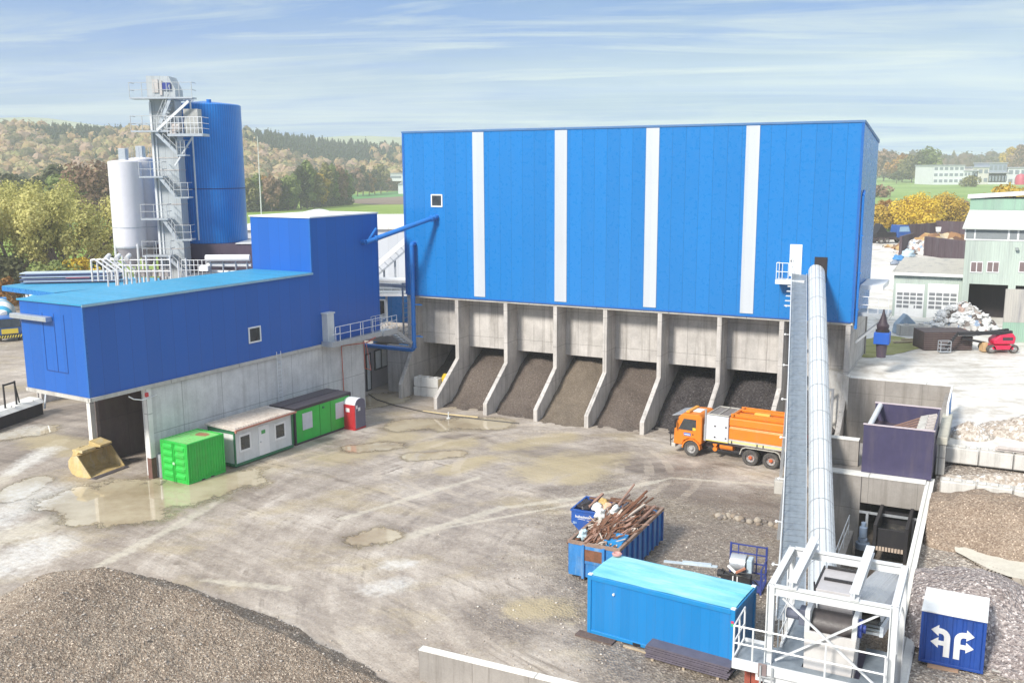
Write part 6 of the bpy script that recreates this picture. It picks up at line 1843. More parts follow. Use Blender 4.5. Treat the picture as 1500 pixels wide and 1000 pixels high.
# ------------------------------------------------------------------ elevator tower, silos and blue tank
YT = 78
TWS = paint('tower_steel', (.46, .48, .49), .45, .15, 3, dirt=(.3, .22, .18), dirt_amt=.4)
def tz(v): return at(240, v, YT).z
xl, xr = at(226, 250, YT).x, at(262, 250, YT).x
tx = (xl + xr) / 2; hw = (xr - xl) / 2
PALEG2 = cladding('pale_grey_casing', (.44, .47, .485), panel=.62, seam=.03, rib=.31, ribh=.2, rough=.45, dirt=.45, dark=.5)
RUSTY = paint('rust_streaked_steel', (.50, .47, .45), .55, .2, 3, dirt=(.28, .15, .1), dirt_amt=.6, rust=.08)
t = thing('elevator_tower', 'tall pale grey bucket elevator tower wrapped in zigzag stairs beside the blue tank', 'tower', (tx, YT, 0))
g = MB(); g.box(-hw, hw, 0, 1.6, 0, tz(146)); g.build('casing', PALEG2, t)
g = MB(); zt = tz(111)
g.prism([(-hw - .1, -.1, tz(146)), (hw + .15, -.1, tz(146)), (hw + .15, -.1, zt - 1.0), (hw - .3, -.1, zt - .05), (-hw - .1, -.1, zt)], (0, 1.8, 0)); g.build('head', PALEG2, t)
g = MB(); g.box(.2, .8, -.25, -.1, zt - 1.1, zt - .55); g.build('blue_cover', flat('dark_blue_cover', (.03, .05, .25)), t)
g = MB(); g.box(-.6, -.15, -.2, -.1, zt - 1.3, zt - .3); g.box(-.05, .15, -.2, -.1, zt - 1.5, zt - .4); g.build('hatch', RUSTY, t)
for v in (165, 212, 232, 250, 275, 300, 330, 365, 392):
    g = MB(); g.box(-hw - .03, hw + .03, -.03, 1.63, tz(v), tz(v) + .07); g.build('flange', RUSTY, t)
g = MB(); g.box(-hw - .02, -hw + .14, -.12, 0, 0, tz(150)); g.box(-hw + .3, -hw + .4, -.08, 0, 0, tz(200)); g.build('conduit', WSTEEL, t)
def ux(u, v=300): return at(u, v, YT - 1).x - tx
plats = [(144, 191, 283), (192, 193, 262), (258, 205, 240), (319, 208, 247), (372, 210, 252), (288, 256, 278), (349, 258, 282), (227, 260, 273)]
for v, ua, ub in plats:
    z = tz(v); x0, x1 = ux(ua, v), ux(ub, v)
    g = MB(); g.box(x0, x1, -1.25, -.13, z - .12, z); pl = g.build('platform', GALV, t)
    g = MB()
    n = max(2, int((x1 - x0) / .9))
    for k in range(n + 1):
        x = x0 + .03 + (x1 - x0 - .06) * k / n; g.tube((x, -1.22, z), (x, -1.22, z + 1.1), .03, 5)
    for dz in (.55, 1.1):
        g.tube((x0, -1.22, z + dz), (x1, -1.22, z + dz), .022, 5)
        g.tube((x0 + .02, -1.22, z + dz), (x0 + .02, -.2, z + dz), .028, 5); g.tube((x1 - .02, -1.22, z + dz), (x1 - .02, -.2, z + dz), .028, 5)
    g.build('railing', TWS, pl)
for u0, v0, u1, v1 in ((229, 195, 261, 226), (234, 259, 258, 288), (239, 320, 260, 349), (244, 373, 274, 401), (250, 145, 232, 190)):
    a = Vector((ux(u0, v0), -.7, tz(v0))); b = Vector((ux(u1, v1), -.7, tz(v1)))
    g = MB()
    for y in (-.38, .38): g.bar(a + Vector((0, y, 0)), b + Vector((0, y, 0)), .06, .24)
    n = 9
    for k in range(n):
        p = a.lerp(b, (k + .5) / n); g.box(p.x - .13, p.x + .13, p.y - .35, p.y + .35, p.z, p.z + .03)
    st = g.build('stair', GALV, t)
    g = MB()
    for dz in (.5, 1.0): g.tube(a + Vector((0, -.42, dz)), b + Vector((0, -.42, dz)), .028, 5)
    for k in range(4):
        p = a.lerp(b, k / 3); g.tube(p + Vector((0, -.42, 0)), p + Vector((0, -.42, 1.0)), .025, 5)
    g.build('handrail', TWS, st)
g = MB(); g.bar((ux(253, 243), -.5, tz(243)), (ux(282, 197), -.5, tz(197)), .12); g.bar((ux(232, 192), -1.3, tz(192)), (ux(278, 150), -1.3, tz(150)), .12, .2); g.build('strut', WSTEEL, t)
# machine platform on the tank side
z = tz(197); x0, x1 = ux(249, 197), ux(300, 197)
g = MB(); g.box(x0, x1, -1.6, .2, z - .2, z); pl = g.build('machine_platform', GALV, t)
g = MB()
for k in range(10):
    x = x0 + (x1 - x0) * k / 9; g.tube((x, -1.57, z), (x, -1.57, z + 1.25), .03, 5)
for dz in (.4, .8, 1.25): g.tube((x0, -1.57, z + dz), (x1, -1.57, z + dz), .028, 5); g.tube((x1 - .02, -1.57, z + dz), (x1 - .02, .2, z + dz), .028, 5)
g.build('railing', WSTEEL, pl)
g = MB(); g.box(x0 + 1.1, x1 - .5, -.9, .1, z, z + 1.9); g.build('machine_housing', paint('grey_machine_housing', (.42, .42, .40), .6, .2, 3, dirt_amt=.5), pl)
g = MB(); g.tube((x0 + .2, -1, z + .5), (x0 + .9, -1, z + .5), .35, 10); g.box(x0 + .1, x0 + .6, -1.3, -.6, z, z + .3); g.build('drive', RUSTY, pl)
# right hand low platform
z = tz(401); x0, x1 = ux(266, 401), ux(335, 401)
g = MB(); g.box(x0, x1, -1.2, .8, z - .25, z); g.build('low_platform', GALV, t)
g = MB()
for k in range(7):
    x = x0 + .1 + (x1 - x0 - .2) * .55 * k / 6; g.tube((x, -1.17, z), (x, -1.17, z + 1.2), .035, 5)
for dz in (.4, .8, 1.2): g.tube((x0 + .1, -1.17, z + dz), (x0 + (x1 - x0) * .55, -1.17, z + dz), .03, 5)
g.build('low_railing', WSTEEL, t)

tk = at(308, 300, 83)
t = thing('blue_tank', 'tall round blue ribbed storage tank behind the grey elevator tower', 'tank', (tk.x, 83, 0))
zb, ztp = at(310, 357, 80).z, at(310, 152, 80).z
RTK = 2.95
g = MB(); g.lathe([(RTK, zb), (RTK, (zb + ztp) * .54), (RTK, ztp), (RTK - .1, ztp + .08), (.1, ztp + .4)], 56)
tnk = g.build('shell', None, t, smooth=True)
tm = NT('tank_sheet'); s_ = tm.sep('Object'); ang = tm.math('ARCTAN2', s_[1], s_[0])
k_ = tm.math('SINE', tm.math('MULTIPLY', ang, 88)); ln_ = tm.math('GREATER_THAN', k_, .55)
c_ = tm.mix(tm.math('MULTIPLY', ln_, .3), tm.ramp(tm.noise(.4, 4, .6), [(.3, (.008, .17, .55)), (.7, (.014, .22, .64))]), (.003, .05, .25))
tnk.data.materials.append(tm.out(c_, .28, tm.bump(tm.math('ADD', k_, 0), .35, .03)))
g = MB(); g.lathe([(RTK + .02, ztp * .72), (RTK + .02, ztp * .72 + .07)], 56, cap=False); g.build('seam_band', flat('tank_band', (.01, .03, .15)), t)
g = MB(); a = radians(-93); g.path([(cos(a) * (RTK + .1), sin(a) * (RTK + .1), zb + .3), (cos(a) * (RTK + .1), sin(a) * (RTK + .1), ztp + .1), (cos(a) * (RTK - .5), sin(a) * (RTK - .5), ztp + .3), (-1.8, -2.2, ztp + .3)], .07, 6); g.build('pipe', WSTEEL, t)
g = MB()
for a in (-1.9, -1.1): g.lathe([(.2, 0), (.2, .3)], 10, (cos(a) * 2.2, sin(a) * 2.2, ztp + .1))
g.build('roof_vent', BLUEP, t)
t2 = thing('tank_plinth', 'dark plum clad plinth building under the round blue tank', 'building', (tk.x, 83, 0))
g = MB(); g.box(-3.6, 4.3, -3.2, 3.2, 0, zb - .02); g.build('wall', cladding('plum_cladding', (.085, .06, .085), panel=1.5, rib=.3), t2)
g = MB(); g.box(-3.7, 4.4, -3.3, 3.3, zb - .019, zb + .08) if False else g.box(2.9, 4.4, -3.3, 3.3, zb - .019, zb + .06); g.build('parapet', OFFW, t2)

for k, (uc, Y, vt, vb, r, lab) in enumerate(((187, 79, 236, 362, 1.28, 'smooth white storage silo, the front one left of the elevator tower'), (212, 81.5, 232, 360, 1.15, 'white storage silo half hidden between the front silo and the elevator tower'))):
    p = at(uc, 300, Y); zb2, zt2 = at(uc, vb, Y).z, at(uc, vt, Y).z
    t = thing('white_silo', lab, 'silo', (p.x, Y, 0), 0, 'white silos')
    g = MB(); g.lathe([(r, zb2), (r, zt2 - .05), (r - .08, zt2), (.1, zt2 + .12)], 36); g.build('shell', SILOW, t, smooth=True)
    g = MB(); g.lathe([(.25, zb2 - 1.6), (r * .98, zb2 - .02)], 30); g.build('cone', paint('grey_cone', (.45, .44, .48), .5), t, smooth=True)
    g = MB(); g.lathe([(r + .02, zb2 + 1.6), (r + .02, zb2 + 1.66)], 36, cap=False); g.lathe([(r + .025, zb2 - .02), (r + .025, zb2 + .12)], 36, cap=False); g.build('band', GALV, t)
    g = MB()
    for a in range(4):
        q = pi / 4 + a * pi / 2; g.tube((cos(q) * r, sin(q) * r, 0), (cos(q) * r, sin(q) * r, zb2 + .3), .1, 8)
    g.build('leg', WSTEEL, t)
    g = MB(); g.box(-.35, .25, -.3, .3, zt2, zt2 + 1.0); g.build('filter', GALV, t, bevel=.04)
    g = MB()
    for a in range(14):
        q = 2 * pi * a / 14; g.tube((cos(q) * (r - .05), sin(q) * (r - .05), zt2), (cos(q) * (r - .05), sin(q) * (r - .05), zt2 + .9), .02, 4)
    if k == 1: g.build('roof_railing', GALV, t)
# white railings and pipe racks round the silo feet
p0 = at(133, 405, 75)
t = thing('pipe_rack', 'white pipe rack and sloping railings at the feet of the white silos', 'rack', (p0.x, 75, 0))
z0 = at(133, 412, 75).z; X = lambda u: at(u, 390, 75).x - p0.x; Z = lambda v: at(150, v, 75).z
g = MB()
for k in range(5):
    o_ = k * .35; g.path([(X(134) + o_, k * .25, Z(412)), (X(134) + o_, k * .25, Z(381)), (X(140) + o_, k * .25, Z(380)), (X(163) + o_, k * .25, Z(398)), (X(163) + o_, k * .25, Z(410))], .075, 7)
g.build('sloping_pipe', WSTEEL, t)
g = MB()
for k in range(11):
    x = X(152) + k * .62; g.tube((x, .6, 0), (x, .6, Z(384 - (k % 3) * 4)), .06, 6)
for v in (382, 390, 399): g.tube((X(150), .6, Z(v)), (X(246), .6, Z(v)), .045, 6)
for k in range(3): g.tube((X(152) + k * .8, .5, Z(380)), (X(152) + k * .8, 1.2, Z(376)), .18, 10)
g.build('frame', WSTEEL, t)
g = MB()
for k in range(6): g.tube((X(190 + k * 9), 1.4, Z(408)), (X(190 + k * 9), 1.4, Z(398)), .22, 10)
g.build('valve', RUSTY, t)
p0 = at(316, 385, 79)
t = thing('white_ducts', 'bundle of white horizontal ducts on supports right of the blue tank foot', 'duct', (p0.x, 76.5, 0))
g = MB(); zz = at(340, 378, 76.5).z
for k, r in enumerate((.28, .16, .12)): g.tube((0, k * .3, zz - k * .55), (3.5, k * .3, zz - k * .6), r, 12)
g.box(-.5, .2, -.3, .6, zz - 1.0, zz - .6); g.build('duct', WHITE, t, smooth=True)
g = MB()
for x in (.3, 1.3, 2.3, 3.2): g.tube((x, .1, 0), (x, .1, zz - .2), .06, 6)
g.build('support', GALV, t)

# ------------------------------------------------------------------ canopy, stacked panels, mixers, low wall
c = [G(3, 419, 6), G(80, 429, 6), G(275, 409, 6), G(120, 404, 6)]
cb = Vector((c[0].x, c[0].y, 0))
t = thing('canopy', 'flat blue canopy roof on pale posts behind the low blue building', 'canopy', cb)
L = [p - cb for p in c]
g = MB(); g.prism([q + Vector((0, 0, -.02)) for q in L], (0, 0, .06)); g.build('roof', ROOFT, t)
g = MB()
for a, b in ((0, 1), (1, 2), (0, 3)):
    g.bar(L[a] - Vector((0, 0, .28)), L[b] - Vector((0, 0, .28)), .12, .5)
g.build('fascia', BLUE, t)
g = MB()
for a, b, s in ((0, 1, .45), (0, 1, .97), (1, 2, .4), (0, 3, .5), (0, 3, .95)):
    q = L[a].lerp(L[b], s); g.bar((q.x, q.y + .4, 0), (q.x, q.y + .4, 5.5), .3)
g.build('post', WHITE, t)
g = MB(); q0, q1 = L[0].lerp(L[1], .5), L[1].lerp(L[2], .8); g.bar(q0 + Vector((1.5, 2.0, -3.2)), q1 + Vector((-.5, 1.5, -3.2)), .15, 5.3); g.build('rear_wall', cladding('brown_boards', (.13, .075, .06), panel=.6, seam=.06), t)
s0 = G(27, 416, 6.1); s1 = G(178, 413, 6.1)
t = thing('panel_stack', 'long stack of blue grey roof panels and steel sections lying on the canopy roof', 'panels', s0, atan2((s1 - s0).y, (s1 - s0).x))
sl_ = (s1 - s0).length; rs2 = random.Random(8)
cm = [flat('panel_blue_grey', (.12, .16, .30), .4), flat('panel_pale', (.55, .62, .68), .4), flat('panel_red', (.42, .08, .10), .5), flat('panel_dark', (.05, .06, .12), .5)]
for mi, lst in enumerate(([0, 3, 6, 8], [1, 5, 9], [4], [2, 7])):
    g = MB()
    for k in lst:
        a0 = rs2.uniform(0, .8) + (sl_ * .45 if mi == 2 else 0); a1 = sl_ - rs2.uniform(0, .6) - (sl_ * .3 if mi == 2 else 0)
        g.box(a0, a1, .1 + .05 * (k % 4), 2.2 - .1 * (k % 3), .1 + k * .115, .1 + k * .115 + .09)
    g.build('panel_layer', cm[mi], t)

def mixer(name, lab, px, yaw, full=True):
    t = thing(name, lab, 'truck', px, yaw, 'mixer trucks')
    g = MB(); g.box(-6.5, .3, -.45, .45, .7, 1.05); g.build('chassis', CHASS, t)
    g = MB(); g.prism([(0, -1.22, .8), (2.0, -1.22, .55), (2.1, -1.22, 1.6), (1.85, -1.22, 2.75), (.1, -1.22, 2.85)], (0, 2.44, 0)); cb_ = g.build('cab', flat('mixer_cab_blue', (.02, .12, .42), .35), t, bevel=.06)
    g = MB(); g.prism([(2.11, -1.1, 1.65), (2.11, 1.1, 1.65), (1.9, 1.1, 2.6), (1.9, -1.1, 2.6)], (.03, 0, 0)); g.build('windscreen', GLASS, cb_)
    g = MB(); g.box(2.06, 2.14, -.85, .85, .95, 1.5); g.build('grille', flat('yellow_plate', (.72, .55, .06), .4), cb_)
    g = MB(); g.box(1.95, 2.25, -1.25, 1.25, .45, .85)
    b_ = g.build('bumper', BLACK, cb_, bevel=.02)
    g = MB()
    for k in range(9):
        y = -1.2 + k * .27; g.prism([(2.252, y, .5), (2.252, y + .12, .5), (2.252, y + .24, .8), (2.252, y + .12, .8)], (.01, 0, 0))
    g.build('hazard_stripe', flat('hazard_yellow', (.75, .62, .12), .4), b_)
    g = MB(); g.bar((2.1, -1.3, 2.3), (2.1, -1.3, 1.7), .15); g.bar((2.1, 1.3, 2.3), (2.1, 1.3, 1.7), .15); g.build('mirror', BLACK, cb_)
    dm = NT('striped_drum_' + name); s = dm.sep('Object')
    an = dm.math('ARCTAN2', s[2], s[1])
    w_ = dm.math('SINE', dm.math('ADD', dm.math('MULTIPLY', s[0], 2.6), dm.math('MULTIPLY', an, 2)))
    cc = dm.mix(dm.ramp(w_, [(.48, 0.), (.52, 1.)]), (.75, .77, .77), (.04, .32, .52))
    DM = dm.out(cc, .35)
    g = MB(); prof = [(.4, 0), (.85, .1), (1.2, 1.2), (1.22, 2.6), (.95, 4.0), (.6, 5.2), (.45, 5.5)]
    n = 26
    g.lathe(prof, n); g.v = [(-z, x, y) for x, y, z in g.v]
    d = g.build('drum', DM, t, smooth=True); d.location = (-.5, 0, 2.35); d.rotation_euler = (0, radians(13), 0)
    g = MB(); g.prism([(-6.9, -.7, 3.4), (-5.9, -.7, 3.3), (-5.9, .7, 3.3), (-6.9, .7, 3.4)], (0, 0, .7)); g.bar((-6.4, .5, 3.4), (-6.0, .4, 1.0), .12); g.bar((-6.4, -.5, 3.4), (-6.0, -.4, 1.0), .12); g.build('loading_funnel', flat('funnel_blue', (.05, .2, .45)), t)
    for x in (1.1, -3.6, -4.95):
        for s_ in (1, -1): wheel(x, 1.0 * s_, s_, RIM, parent=t)
    return t
mp = G(14, 503, 0)
mixer('mixer_truck', 'mixer truck with striped drum and yellow front plate at the left edge', (mp.x - 1.5, mp.y + 2.8, 0), -1.0)
mp = G(32, 488, 0)
mixer('mixer_truck', 'second mixer truck mostly hidden behind the first one and the low blue building', (mp.x - .6, mp.y + 5.5, 0), -1.15)
a, b = G(0, 604, 1.2), G(57, 585, 1.2)
d = (b - a).normalized()
t = thing('low_wall', 'low rounded white topped wall with dark face at the left edge beyond the muddy ramp', 'wall', (b.x, b.y, 0), atan2(d.y, d.x))
g = MB(); g.box(-16, 0, -.3, .9, 0, 1.0); g.build('body', DARK, t)
g = MB(); g.prism([(-16, -.45, 1.0), (-16, -.1, 1.3), (-16, .9, 1.4), (-16, .9, 1.0)], (16.1, 0, 0))
for k in range(8): g.box(-15 + k * 2, -14.95 + k * 2, -.3, .9, 1.3, 1.42)
g.build('cap', CAPW, t)
g = MB()
for x in (-3.4, -2.2): g.bar((x, .2, 1.3), (x, .2, 3.2), .1)
g.bar((-3.4, .2, 3.1), (-2.2, .2, 3.1), .12); g.bar((-2.2, .2, 2.9), (-1.9, .2, 1.4), .08)
g.build('post_frame', BLACK, t)
g = MB(); g.bar((.9, .3, .2), (1.6, .3, 2.9), .12); g.build('prop', GALV, t)
p_ = G(0, 570, 0)
g = MB(); g.tube((p_.x - .15, p_.y, 0), (p_.x - .15, p_.y, 6.0), .07, 8); g.box(p_.x - .3, p_.x + .05, p_.y - .05, p_.y + .05, 5.2, 5.6)
g.build('pole', WSTEEL, label='thin pale pole standing at the left edge on the bright yard', cat='pole')
# grey end wall under the canopy end of the low building
g = MB(); g.box(0, .3, 0, 7, 0, 4.2); g.box(-.12, .0, -.1, .1, 0, 4.3)
g.build('yard_screen', CONC, label='grey concrete screen wall standing behind the muddy ramp under the low blue building', cat='wall', loc=G(38, 597, 0) + Vector((.4, 1.5, 0)), rz=LY - pi / 2 + .12)

# ------------------------------------------------------------------ things seen through the gap between the two blue buildings
p0 = at(560, 470, 96)
t = thing('blue_hut', 'small blue building with one white framed window in the gap between the big buildings', 'building', (at(545, 450, 96).x, 96, 0), -.1)
z0, z1 = at(570, 485, 96).z, at(570, 430, 96).z; wd = at(596, 450, 96).x - at(545, 450, 96).x + 4
g = MB(); g.box(0, wd, 0, 5, 0, z1); g.build('wall', BLUE, t)
g = MB(); g.box(-.2, wd + .2, -.25, 5.2, z1, z1 + .2); g.build('roof', OFFW, t)
wx = at(554, 450, 96).x - at(545, 450, 96).x; zz0, zz1 = at(560, 461, 96).z, at(560, 440, 96).z
g = MB(); g.box(wx - .1, wx + .85, -.06, -.001, zz0 - .3, zz1 + .15); w = g.build('window', WHITE, t)
g = MB(); g.box(wx + .12, wx + .65, -.07, -.061, zz0, zz1); g.build('pane', GLASS, w)
a, b = at(540, 404, 104), at(604, 348, 104)
t = thing('incline_conveyor', 'white covered conveyor sloping up to the right in the gap between the big buildings', 'conveyor', (a.x, 104, 0))
a0 = a - Vector((a.x, 104, 0)); b0 = b - Vector((a.x, 104, 0))
g = MB(); g.bar(a0 + Vector((0, 0, .35)), b0 + Vector((0, 0, .35)), 1.2, .55); g.build('cover', WHITE, t)
g = MB(); g.bar(a0 - Vector((0, 0, .75)), b0 - Vector((0, 0, .75)), 1.0, .18)
for k in range(9): q = a0.lerp(b0, k / 8); q2 = a0.lerp(b0, (k + .6) / 8); g.bar(q + Vector((0, -.5, 0)), q2 + Vector((0, -.5, -.7)), .08)
g.build('truss', GALV, t)
g = MB()
for k in (.35, .6, .85): q = a0.lerp(b0, k); g.bar((q.x, 0, 0), (q.x, 0, q.z - .7), .2)
g.build('trestle', GALV, t)
t = thing('pipe_bridge', 'pale horizontal pipe bridge with railings in the gap between the big buildings', 'bridge', (at(550, 420, 92).x, 92, 0))
x1 = at(600, 420, 92).x - at(550, 420, 92).x + 3
for k, v in enumerate((409, 417, 424)):
    g = MB(); z = at(570, v, 92).z; g.tube((-6, k * .5, z), (x1, k * .5, z - .15), .28 - .06 * k, 10); g.build('pipe', (WHITE, GALV, OFFW)[k], t, smooth=True)
g = MB(); z = at(570, 430, 92).z; g.box(-6, x1, -.5, .6, z - .2, z)
for k in range(8): g.tube((k * .8, -.45, z), (k * .8, -.45, z + 1.1), .03, 5)
g.tube((0, -.45, z + 1.1), (x1, -.45, z + 1.1), .03, 5); g.build('gangway', WSTEEL, t)
g = MB()
for x in (-3, 1.0, 3.4): g.bar((x, .2, 0), (x, .2, z - .2), .18)
g.build('post', GALV, t)
# large pale shed beyond
sh = at(340, 330, 150)
t = thing('white_shed', 'large flat white roofed shed beyond the raised blue block', 'building', (sh.x, 150, 0))
x1 = at(640, 330, 150).x - sh.x; zt = at(500, 336, 150).z
g = MB(); g.box(0, x1, 0, 40, 0, zt); g.build('wall', cladding('pale_grey_wall', (.52, .55, .60), panel=1.5), t)
g = MB(); g.box(-.4, x1 + .4, -.5, 40.4, zt, zt + .35); g.build('roof', CAPW, t)
xa, xb = at(378, 322, 150).x - sh.x, at(452, 322, 150).x - sh.x
g = MB(); n = 16
pf = [(xa + (xb - xa) * k / n, 8, zt + .36 + 1.6 * sin(pi * k / n) ** .8) for k in range(n + 1)]
g.prism(pf, (0, 20, 0)); g.build('vault', WHITE, t, smooth=True)
for k in range(5):
    p = G(560 + k * 8, 333 - (k % 2) * 3, .0)
    pass
g = MB(); p = at(383, 316, 330); g.tube((p.x, 330, 0), (p.x, 330, at(378, 200, 330).z), .22, 6, r2=.1)
g.build('lamp_mast', WSTEEL, label='thin tall pale mast before the distant tree row right of the blue tank', cat='mast')
# ------------------------------------------------------------------ right side: upper yard
t_z = 5.0
GSHEET = cladding('pale_green_sheet', (.45, .52, .46), panel=4, seam=.02, rib=.2, ribh=2.2, rough=.5, dirt=.55, dark=.6)
GSHEET2 = cladding('mid_green_sheet', (.27, .42, .32), panel=4, seam=.02, rib=.16, ribh=.9, rough=.5, dirt=.5, dark=.6)
FIBRE = cladding('fibre_cement_roof', (.44, .42, .38), panel=6, seam=.05, rib=.18, ribh=.9, rough=.9, dirt=.9, dark=.5)
YG = 90.0
GY = -.44
GO = G(1306, 463, 5)
GD = Vector((cos(GY), sin(GY), 0)); GN = Vector((-sin(GY), cos(GY), 0))


def gp(u, v, c=0.0):
    """x and height on the front of the green building (c metres behind its garage wall)"""
    q = at(u, v, 50) - Vector((0, 0, CAMH)); o = GO + GN * c
    k = (o.dot(GN)) / (q.dot(GN)); w = q * k + Vector((0, 0, CAMH)) - o
    return w.dot(GD), w.z


t = thing('green_building', 'two storey pale green corrugated building with low garage wing at the right edge', 'building', GO, GY)
zw = gp(1307, 400)[1]; xw = gp(1410, 430)[0]
g = MB(); g.box(0, xw, .02, 9, 0, zw); g.build('garage_wall', GSHEET, t)
g = MB(); g.prism([(-.25, -.4, zw), (xw - .01, -.4, zw), (xw - .01, 8.5, zw + .7), (.35, 8.5, zw + .7)], (0, 0, .12)); g.build('garage_roof', FIBRE, t)
g = MB(); g.box(-.27, xw - .01, -.46, -.401, zw - .12, zw + .14); g.build('eaves_trim', WHITE, t)
for k, (ua, ub) in enumerate(((1313, 1355), (1360, 1405))):
    x0, zd = gp(ua, 415); x1 = gp(ub, 415)[0]
    g = MB(); g.box(x0, x1, -.04, .0, .05, zd); dr = g.build('garage_door', WHITE, t)
    g = MB(); cw = (x1 - x0 - .16) / 4
    for r_ in range(4):
        z = zd * (.28 + r_ * .125)
        for c_ in range(4): g.box(x0 + .08 + c_ * cw + .05, x0 + .08 + (c_ + 1) * cw - .05, -.055, -.04, z, z + zd * .085)
    g.build('pane', flat('garage_glass', (.22, .23, .24), .15), dr)
    g = MB(); g.box((x0 + x1) / 2, (x0 + x1) / 2 + .4, -.07, -.056, zd * .28, zd * .36); g.build('notice', WHITE, dr)
FC_ = -1.0
def fx(u, v=400): return gp(u, v, FC_)[0]
def fz(u, v): return gp(u, v, FC_)[1]
xt0, xt1 = fx(1411), fx(1560); ze = fz(1411, 335); zl = fz(1411, 415)
g = MB(); g.box(xt0, xt1, FC_, 9, zl, ze); g.box(xt0, fx(1418, 440), FC_, 9, 0, zl - .002); g.box(fx(1475, 440), fx(1486, 440), FC_, -.4, 0, zl - .002); g.box(xt0, xt1, 9, 9.3, 0, ze - .003)
g.build('tower_wall', GSHEET, t)
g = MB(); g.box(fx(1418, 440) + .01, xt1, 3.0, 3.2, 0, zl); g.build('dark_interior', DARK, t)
zs = gp(1420, 309, 1.5)[1]
g = MB(); g.prism([(xt0 - .35, -1.5, ze), (xt1, -1.5, ze), (xt1, 1.5, zs), (xt0 + .1, 1.5, zs)], (0, 0, .1)); g.build('lower_roof', paint('pale_weathered_roof', (.55, .58, .54), .6, .12, 1.2, dirt=(.3, .33, .28), dirt_amt=.5), t)
zr = gp(1424, 291, 1.5)[1]; xr0 = gp(1421, 300, 1.5)[0]
g = MB(); g.box(xr0, xt1, 1.55, 7.5, ze - .05, zr); g.build('roof_lantern', GSHEET2, t)
g = MB(); g.prism([(xr0 - .25, 1.3, zr), (xt1, 1.3, zr + .6), (xt1, 7.8, zr + .6), (xr0 - .25, 7.8, zr)], (0, 0, .2)); g.build('lantern_roof', WHITE, t)
zwa, zwb = fz(1440, 350), fz(1440, 336.5)
g = MB(); g.box(fx(1413, 345), xt1 - .1, FC_ - .06, FC_ - .002, zwa - .12, zwb + .1); wf = g.build('ribbon_window', WHITE, t)
for ua, ub in ((1415, 1427), (1429, 1476), (1479, 1490), (1493, 1540)):
    g = MB(); g.box(fx(ua, 345), fx(ub, 345), FC_ - .08, FC_ - .061, zwa, zwb); g.build('pane', flat('dusty_glass', (.24, .26, .27), .25), wf)
for ua in (1423, 1447, 1494):
    x0, zb_ = gp(ua, 384, FC_); x1, za = gp(ua + 15, 398, FC_)
    g = MB(); g.box(x0 - .06, x1 + .06, FC_ - .07, FC_ - .002, za - .1, zb_ + .06); w = g.build('window', WHITE, t)
    g = MB(); g.box(x0, (x0 + x1) / 2 - .04, FC_ - .09, FC_ - .071, za, zb_); g.box((x0 + x1) / 2 + .04, x1, FC_ - .09, FC_ - .071, za, zb_); g.build('pane', flat('brownish_glass', (.20, .15, .15), .2), w)
g = MB(); x0, z0 = gp(1487, 366, FC_); g.box(x0, x0 + .25, FC_ - .4, FC_ - .002, z0, z0 + .22); g.build('lamp', flat('grey_lamp', (.3, .33, .32)), t)
g = MB(); g.box(-1.2, xw, -2.6, .01, -.25, .04); g.build('apron', CAPW, t)
# doorway contents
p = G(1434, 457, 5)
g = MB(); g.box(0, 2.0, 0, 1.4, .1, 1.4)
for k in range(6): g.box(.05 + k * .33, .1 + k * .33, -.03, 0, .1, 1.4)
g.build('waste_container', flat('emerald_green', (.02, .33, .18), .45), label='emerald green waste container standing in the dark doorway of the green building', cat='container', loc=p)
crumple(1.0, .7, .45, 2.2).build('waste_bags', flat('blue_bags', (.22, .22, .36), .4), smooth='all', label='pile of blue grey bags heaped on the emerald green container in the doorway', cat='bags', loc=p + Vector((1.1, .7, 1.65)))
# white heap of plastic waste
o0 = G(1420, 488, 5)
g = MB()
def wp_(i, j):
    x = (i * 2 - 1) * 3.3; y = (j * 2 - 1) * 2.4
    d = hypot(x / 3.1 - .15 * (1 - j), y / 2.3)
    z = 2.2 * max(0, 1 - d ** 1.25) + .55 * noise.noise(Vector((x * .9, y * .9, 3))) * (d < 1.05) + .35 * noise.noise(Vector((x * 2.3, y * 2.3, 3))) * (d < 1.05)
    return (x, y, max(-.05, z))
g.grid(wp_, 60, 50)
wm = NT('plastic_waste'); v_ = wm.n.new('ShaderNodeTexVoronoi'); v_.inputs['Scale'].default_value = 2.1; wm.link(wm.tc.outputs['Object'], v_.inputs['Vector'])
sc_ = wm.n.new('ShaderNodeSeparateColor'); wm.link(v_.outputs['Color'], sc_.inputs[0])
WASTE = wm.out(wm.ramp(sc_.outputs[0], [(.05, (.10, .08, .07)), (.2, (.34, .30, .27)), (.42, (.58, .58, .56)), (.7, (.76, .77, .76)), (.9, (.40, .22, .15)), (.96, (.25, .33, .45))]), .5, wm.bump(v_.outputs['Distance'], .8, .2))
g.build('waste_heap', WASTE, smooth='all', fix=False, label='big white heap of plastic and foil waste in front of the green building', cat='heap', loc=(o0.x + .3, o0.y + 2.4, 5))
wr = random.Random(12); g = MB()
for k in range(150):
    x = wr.uniform(-3, 3); y = wr.uniform(-2.2, .8); d = hypot(x / 3.1, y / 2.3)
    if d > 1: continue
    z = 2.2 * (1 - d ** 1.25); s = wr.uniform(.1, .26)
    p = Vector((x, y, z + .2)); a = [p + Vector((wr.uniform(-s, s), wr.uniform(-s, s), wr.uniform(-s * .5, s * .7))) for _ in range(4)]
    g.add(a, [(0, 1, 2), (0, 2, 3), (0, 1, 3), (1, 2, 3)])
